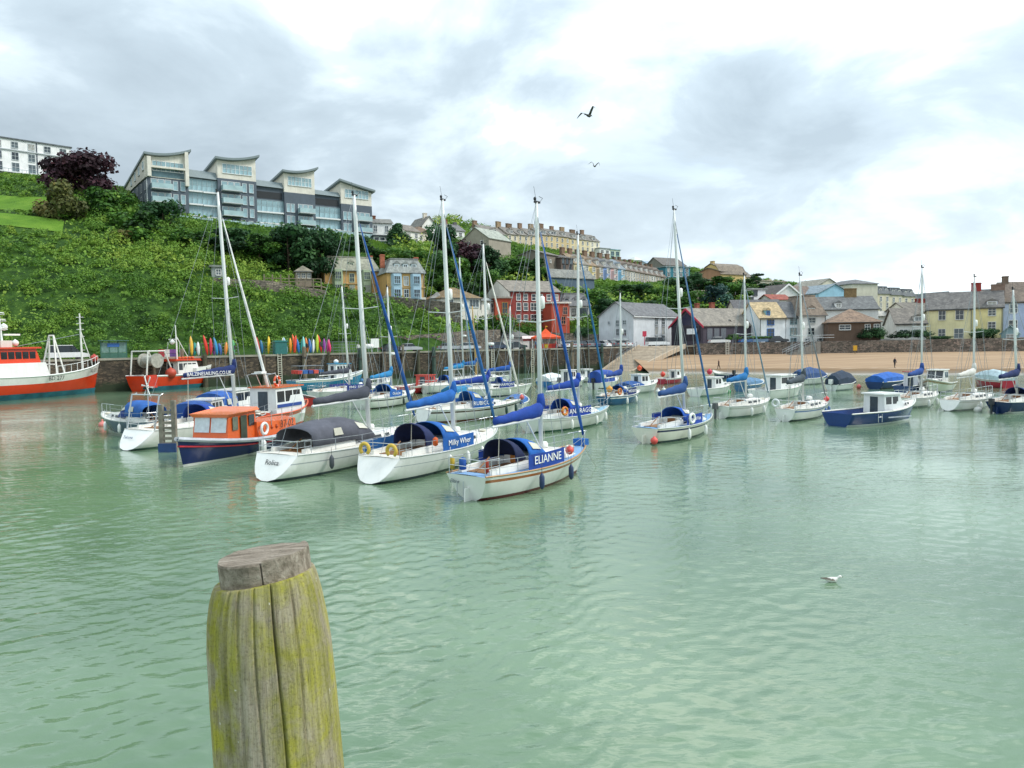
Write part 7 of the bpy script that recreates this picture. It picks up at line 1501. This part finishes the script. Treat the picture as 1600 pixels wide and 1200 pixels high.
# cars
def car_meshes(kind):
    L, W, H = (4.3, 1.75, 1.45) if kind == 'car' else (4.9, 1.95, 2.0); hl = L / 2
    if kind == 'car': pr = [(-hl, .35), (-hl + .05, .85), (-hl + .5, .95), (hl - 1.2, .95), (hl - .15, .8), (hl, .4)]; gl = [(-hl + .45, .953), (-hl + 1.0, 1.42), (.35, 1.45), (hl - 1.25, .953)]
    else: pr = [(-hl, .35), (-hl, 1.05), (hl - 1.1, 1.05), (hl - .1, .85), (hl, .4)]; gl = [(-hl + .03, 1.053), (-hl + .12, 1.95), (hl - 1.9, 1.97), (hl - 1.1, 1.053)]
    body = MB().prism([(x, -W/2, z) for x, z in pr], [(x, W/2, z) for x, z in pr]); gs = MB().prism([(x, -W/2 + .12 + .1 * (z > 1.2), z) for x, z in gl], [(x, W/2 - .12 - .1 * (z > 1.2), z) for x, z in gl])
    roof = MB().box(gl[1][0] + .05, gl[2][0] - .05, -W/2 + .2, W/2 - .2, gl[1][1] + .004, gl[2][1] + .06); wh = MB(); n = 14
    rg = [[(.32 * s * math.cos(2 * math.pi * k / n), y, .32 + .32 * s * math.sin(2 * math.pi * k / n)) for k in range(n)] for y, s in ((-.11, .9), (-.1, 1), (.1, 1), (.11, .9))]; wh.loft(rg)
    out = []
    for mb, nm, m in ((body, 'body', WHITE), (gs, 'glasshouse', DARKWIN), (roof, 'roof', WHITE), (wh, 'wheel', RUBBER), (MB().box(hl - .1, hl + .01, -.28, .02, .58, .74), 'headlight', mat('#e8ebee', .1)), (MB().box(-hl - .01, -hl + .08, -.2, .1, .68, .86), 'tail_light', mat('#a8201c', .3))):
        o = mb.build(nm, m); out.append((nm, o.data)); bpy.data.objects.remove(o)
    return out, L, W
CM = {'car': car_meshes('car'), 'van': car_meshes('van')}
def car(label, p, rz, c_, kind='car'):
    ms, L, W = CM[kind]; rt = thing('parked_car' if kind == 'car' else 'parked_van', label, kind, p, rz, 'cars parked along the quay'); pm = mat(c_, .25, .04, coat=.5)
    for nm, me in ms:
        for q in {'wheel': [(-1.3, -W/2 + .12), (-1.3, W/2 - .12), (1.35, -W/2 + .12), (1.35, W/2 - .12)], 'headlight': [(0, -W/2 + .4), (0, W/2 - .15)], 'tail_light': [(0, -W/2 + .3), (0, W/2 - .2)]}.get(nm, [(0, 0)]):
            o = link(nm, me, rt, (q[0], q[1], 0))
            if nm in ('body', 'roof'): o.material_slots[0].link = 'OBJECT'; o.material_slots[0].material = pm
rr = random.Random(5)
CARS = [(106, 'white', '#e6e7e6', 3.2, 'van', 'white off-roader parked behind the large trawler'), (612, 'dark', '#23282d', 5, 'car', 'black car on the quay behind the turquoise sail cover'), (640, 'silver', '#a9b0b2', 5, 'car', 'silver car by the quay wall left of the second tall mast'), (702, 'silver', '#9aa2a6', 6, 'car', 'grey car right of the second tall mast'), (733, 'silver', '#c2c8ca', 6, 'car', 'pale silver car beside the varnished mast'),
        (780, 'navy', '#2b3c52', 4, 'car', 'dark blue car in front of the low white kiosk'), (806, 'black', '#2a3338', 4.5, 'car', 'black car right in front of the kiosk door')]
for px, _, c_, bk, kd, d in CARS:
    p, a = quay_pt(px, bk, QZ + .025); car(d, p, a + rr.uniform(-.1, .1), c_, kd)
pal = [('white', '#e4e6e6'), ('silver', '#aeb5b8'), ('black', '#22262a'), ('grey', '#6d757a'), ('navy', '#27385a'), ('white', '#dfe2e2'), ('dark grey', '#474e54'), ('silver', '#b9c0c2')]
for i in range(9):
    px = 884 + i * 11; nm, c_ = pal[i % 8]; p, a = quay_pt(px, 4.2, QZ + .025); car(f'{nm} car in the front car park row, {ordn(i)} from the orange tent', p, a + R(90) + rr.uniform(-.08, .08), c_)
for i in range(5):
    px = 888 + i * 13.4; nm, c_ = pal[(i * 3 + 1) % 8]; p, a = quay_pt(px, 12.0, QZ + .025); car(f'{nm} car in the back car park row, {ordn(i)} from the left', p, a + R(90) + rr.uniform(-.08, .08), c_)
car('white van parked at the head of the slipway', (30.5, 160.6, QZ + .025), R(15), '#e9eaea', 'van')
for px, c_, d, bk in ((1125, '#e2e4e4', 'white car parked between lifeboat house and pale blue gable', 2), (1172, '#3f6fa8', 'blue car parked before the sandy-roofed house', 2), (1192, '#7fa0c4', 'pale blue car parked before the blue-windowed house', 2), (1216, '#2d3238', 'black car parked before the dark slate roofed house', 2)):
    x = (px - 800) / FPX * 158.5; car(d, (x, 158.8, SZ - .66), R(5), c_)
# orange tent
p = on(853, 545, QZ); rt = thing('market_tent', 'orange pagoda-roofed tent with a pennant by the car park', 'tent', p)
OT = cloth('#e0552a'); MB().loft([[(-2.9, -2.9, 2.0), (2.9, -2.9, 2.0), (2.9, 2.9, 2.0), (-2.9, 2.9, 2.0)], [(-2.9, -2.9, 2.35), (2.9, -2.9, 2.35), (2.9, 2.9, 2.35), (-2.9, 2.9, 2.35)], [(-1.1, -1.1, 3.0), (1.1, -1.1, 3.0), (1.1, 1.1, 3.0), (-1.1, 1.1, 3.0)], [(-.1, -.1, 4.0), (.1, -.1, 4.0), (.1, .1, 4.0), (-.1, .1, 4.0)]]).build('roof', OT, rt)
for x in (-2.7, 2.7):
    for y in (-2.7, 2.7): MB().box(x - .06, x + .06, y - .06, y + .06, 0, 2.0).build('pole', WHITE, rt)
MB().box(-2.2, 2.2, -2.3, -1.8, 0, 1.0).build('counter', mat('#d9482c', .6), rt); MB().tube([(0, 0, 4.0), (0, 0, 4.6)], .04).prism([(0, 0, 4.6), (.5, 0, 4.45), (0, 0, 4.3)], [(0, .02, 4.6), (.5, .02, 4.45), (0, .02, 4.3)]).build('pennant', mat('#e8b83a', .7), rt)
for i, (dx, c_) in enumerate(((-1.5, '#2f7a3f'), (.0, '#e0c93a'), (1.4, '#b8302c'))): MB().box(dx - .35, dx + .35, -2.34, -2.303, .2, .9).build('poster', mat(c_, .6), rt)
p = at(828, 531, 158); rt = thing('awning', 'red and white awning board between the kiosk and the orange tent', 'awning', p); MB().box(-1.6, 1.6, 0, .15, -.2, .7).build('fascia', mat('#c94a44', .6), rt); MB().prism([(-1.6, -1.2, .2), (1.6, -1.2, .2), (1.6, -.003, .75), (-1.6, -.003, .75)], [(-1.6, -1.2, .27), (1.6, -1.2, .27), (1.6, -.003, .82), (-1.6, -.003, .82)]).build('canopy', cloth('#e9d8d4'), rt)
for x in (-1.5, 1.5): MB().tube([(x, -1.1, .2), (x, -1.1, p.z * -1 + QZ)], .05).build('leg', STEEL, rt)
p = on(1007, 536, QZ + .4); 
rt = thing('lifebuoy_housing', 'pink-red lifebuoy housing on a post beside the warehouse', 'lifebuoy post', at(1007, 535, 158)); MB().tube([(0, 0, -.6), (0, 0, 1.2)], .07).build('post', mat('#c8455a', .6), rt); MB().box(-.4, .4, -.2, .1, 1.2, 2.3).build('case', mat('#d2405a', .5), rt)
p = at(1336, 551, 150); rt = thing('lifebuoy_housing', 'yellow lifebuoy housing on a post at the foot of the sea wall', 'lifebuoy post', p); MB().box(-.35, .35, -.15, .1, .4, 1.4).build('case', mat('#d9a62e', .5), rt); MB().tube([(0, 0, -.8), (0, 0, .4)], .08).build('post', mat('#8d7a5a', .8), rt)
# steps and railing on the beach
rt = thing('beach_steps', 'metal-railed steps down the sea wall to the beach', 'steps', (54.5, 153.6, 2.0)); SM = mat('#8d8a84', .8, .15)
for i in range(9): MB().box(i * .75, i * .75 + .8, -1.2, 1.0, -1.2, .3 + i * .33).build('step', SM, rt)
for y in (-1.15, .95):
    for h in (.6, 1.1): MB().tube([(0, y, .3 + h), (6.4, y, 3.1 + h), (9.5, y, 3.1 + h)], .035, 5).build('handrail', STEEL, rt)
    for i in range(6): MB().tube([(i * 1.28, y, .25 + i * .56), (i * 1.28, y, .3 + i * .56 + 1.1)], .03, 5).build('rail_post', STEEL, rt)
# timber ladder post in the moorings
p = on(264, 706); rt = thing('ladder_pile', 'grey timber ladder post standing in the water left of the orange cabin', 'ladder post', (p.x, p.y, -1)); GW = mat('#8b8578', .9, .25, 3, bump=.4)
for x in (-.36, .36): MB().box(x - .12, x + .12, -.12, .12, 0, 3.7 + (.25 if x > 0 else 0)).build('post', GW, rt)
for k in range(8): MB().box(-.24, .24, -.1, -.02, 1.1 + k * .3, 1.25 + k * .3).build('rung', GW, rt)
MB().box(-.5, .5, -.25, -.123, .8, 1.5).build('fender_board', mat('#2c4a7c', .7, .2), rt)
# mooring buoys on the water
for px, py, c_, r_, d in ((1028, 612, '#e6e8e6', .3, 'white mooring buoy by the orange-topped motor boat'), (1037, 609, '#dfe1de', .26, 'small white mooring buoy right of the orange-topped motor boat'), (1138, 612, '#2f9a5c', .3, 'green mooring buoy between two white motor boats'), (1395, 602, '#e4e6e2', .25, 'white buoy left of the bright blue covered boat'), (160, 664, '#d9827a', .3, 'pink buoy at the grey-blue yacht bow'), (1528, 641, '#d8d8d2', .3, 'white buoy at the navy sloop stern')):
    p = on(px, py, .1); o = MB().lathe([(.02, -r_), (r_ * .7, -r_ * .7), (r_, 0), (r_ * .75, r_ * .65), (r_ * .2, r_ * .95), (.07, r_ * 1.1), (.09, r_ * 1.35), (.02, r_ * 1.45)], 12).build('mooring_buoy', mat(c_, .5, .08), None, p, smooth=True); tag(o, d, 'buoy', 'mooring buoys')
# people
def person(label, p, rz, top, legs, stride=.2, h=1.75, bend=0):
    V = [(0, 0, .95), (0, 0, 1.2), (0, 0, 1.42), (0, 0, 1.52), (0, .02, 1.62), (0, .03, 1.72)]; E = [(0, 1), (1, 2), (2, 3), (3, 4), (4, 5)]; Rr = [(.15, .11), (.15, .1), (.16, .1), (.055, .055), (.095, .1), (.07, .08)]
    for s in (1, -1):
        i = len(V); V += [(s * .1, 0, .88), (s * .1, s * stride * .5, .48), (s * .1, s * stride - .04, .08), (s * .11, s * stride + .13, .04)]; E += [(0, i), (i, i + 1), (i + 1, i + 2), (i + 2, i + 3)]; Rr += [(.09, .09), (.065, .065), (.045, .045), (.045, .03)]
        i = len(V); V += [(s * .2, 0, 1.38), (s * .25, -s * stride * .3, 1.12), (s * .24, -s * stride * .5 + .1, .88), (s * .24, -s * stride * .5 + .14, .78)]; E += [(2, i), (i, i + 1), (i + 1, i + 2), (i + 2, i + 3)]; Rr += [(.06, .06), (.045, .045), (.035, .035), (.04, .025)]
    me = bpy.data.meshes.new('person'); me.from_pydata([(x, y, z * h / 1.8) for x, y, z in V], E, []); tmp = bpy.data.objects.new('person', me); COL.objects.link(tmp)
    tmp.modifiers.new('skin', 'SKIN'); tmp.modifiers.new('sub', 'SUBSURF').levels = 1
    for sv, r in zip(me.skin_vertices[0].data, Rr): sv.radius = r
    me.skin_vertices[0].data[0].use_root = True
    dg = bpy.context.evaluated_depsgraph_get(); out = bpy.data.meshes.new_from_object(tmp.evaluated_get(dg)); bpy.data.objects.remove(tmp); out.name = 'person'
    out.materials.clear()
    for m in (mat(top, .8), mat(legs, .8), mat('#b98a70', .6), mat('#2d2420', .8)): out.materials.append(m)
    for f in out.polygons:
        z = f.center.z * 1.8 / h; f.material_index = 1 if z < .93 and abs(f.center.x) < .19 else (2 if (z > 1.5 or z < .85) else 0)
        if z > 1.66 or (z > 1.58 and f.center.y < -.01): f.material_index = 3
        f.use_smooth = True
    o = link('person', out, None, p); o.rotation_euler = (0, 0, rz); return tag(o, label, 'person', 'people on the shore')
def sandz(x, y):
    y0 = yq(SHORE, x) - 6; y1 = front(x) + 1.0; f = max(0, min(1, (y - y0) / (y1 - y0))); return -.35 + 3.0 * f ** .85
def on_sand(px, py):
    best = None
    for i in range(400):
        Y = 100 + i * .12; q = at(px, py, Y); d = q.z - sandz(q.x, q.y)
        if d < 0: return Vector((q.x, q.y, sandz(q.x, q.y)))
    return at(px, py, 130)
person('person in a dark top and trousers standing on the beach above the covered boats', on_sand(1398, 575), R(200), '#2a2c36', '#26262c', .12)
person('person in a maroon-black coat walking on the sand by the slipway', on_sand(1123, 577), R(100), '#3b2429', '#2a2024', .2, 1.7)
for i, (px, bk, c_, d) in enumerate(((838, 3.0, '#3a5a8c', 'person in a blue top left of the orange tent'), (869, 2.2, '#b83a3a', 'person in a red top right of the orange tent'), (878, 2.6, '#d9d6d0', 'person in a pale top walking along the quay by the tent'), (560, 2.0, '#e8e8e6', 'person in white on the quay left of the notice board'), (572, 2.2, '#3c4450', 'person in grey leaning near the notice board'))):
    p, a = quay_pt(px, bk, QZ + .02); person(d, p, a + i, c_, '#2f3440', .1 + .05 * i)
# birds
def bird(label, p, rz, bank, s, c_, wingup, swim=False):
    rt = thing('gull', label, 'bird', p, rz, None); bm = mat(c_, .8, .15); W = mat('#e9e7e0', .8, .08)
    rings = []
    for x, r_, z in ((-.28, .012, .02), (-.2, .05, .01), (-.05, .085, 0), (.1, .08, .0), (.17, .045, .03 + .03 * swim), (.21, .04, .06 + .05 * swim), (.26, .045, .075 + .06 * swim), (.30, .03, .07 + .06 * swim), (.32, .012, .065 + .06 * swim)): rings.append([(x, r_ * math.cos(k * math.pi / 5), z + r_ * (1.25 if swim else .9) * math.sin(k * math.pi / 5)) for k in range(10)])
    MB().loft(rings).build('body', W if swim else bm, rt, smooth=True)
    MB().tube([(.31, 0, .065 + .06 * swim), (.38, 0, .05 + .06 * swim)], [.014, .004], 6).build('beak', mat('#3a332a', .5), rt)
    if swim:
        for sgn in (1, -1): MB().loft([[(x, sgn * (y + .012), z), (x, sgn * (y - .02), z + h_), (x, sgn * (y - .03), z)] for x, y, z, h_ in ((.12, .06, .0, .05), (-.02, .09, -.01, .075), (-.2, .05, .02, .06), (-.40, .012, .06, .02))]).build('wing', mat('#7b7266', .8, .2), rt)
        MB().prism([(-.25, -.03, .02), (-.44, -.02, .05), (-.44, .02, .05), (-.25, .03, .02)], [(-.25, -.03, .05), (-.44, -.02, .065), (-.44, .02, .065), (-.25, .03, .05)]).build('tail', mat('#262422', .8), rt)
    else:
        for sgn in (1, -1):
            r = []
            for u, ch, dx, z in ((0, .2, .0, 0), (.35, .19, .05, .10 * wingup), (.6, .15, .0, .13 * wingup), (.85, .09, -.12, .08 * wingup), (1.0, .02, -.24, .03 * wingup)):
                y = sgn * (.05 + .62 * u); zz = z * 2.2; r.append([(ch * .5 + dx, y, zz), (dx, y, zz + .016), (-ch * .6 + dx, y, zz), (dx, y, zz - .008)])
            MB().loft(r).build('wing', bm, rt, smooth=True)
        MB().prism([(-.22, -.03, .01), (-.38, -.08, .01), (-.38, .08, .01), (-.22, .03, .01)], [(-.22, -.03, .025), (-.38, -.08, .02), (-.38, .08, .02), (-.22, .03, .025)]).build('tail', bm, rt)
    rt.rotation_euler = (bank, 0, rz); rt.scale = (s, s, s); return rt
bird('dark gull flying with raised wing in the upper sky', at(920, 181, 38), R(48), R(-14), .85, '#4a4d48', 1.3)
bird('small distant gull flying below the other bird', at(929, 260, 62), R(60), R(12), .75, '#63645f', 1.5)
bird('juvenile gull swimming on the open water at the right', on(1301, 906, .06), R(-8), 0, .66, '#8d8478', 0, True)
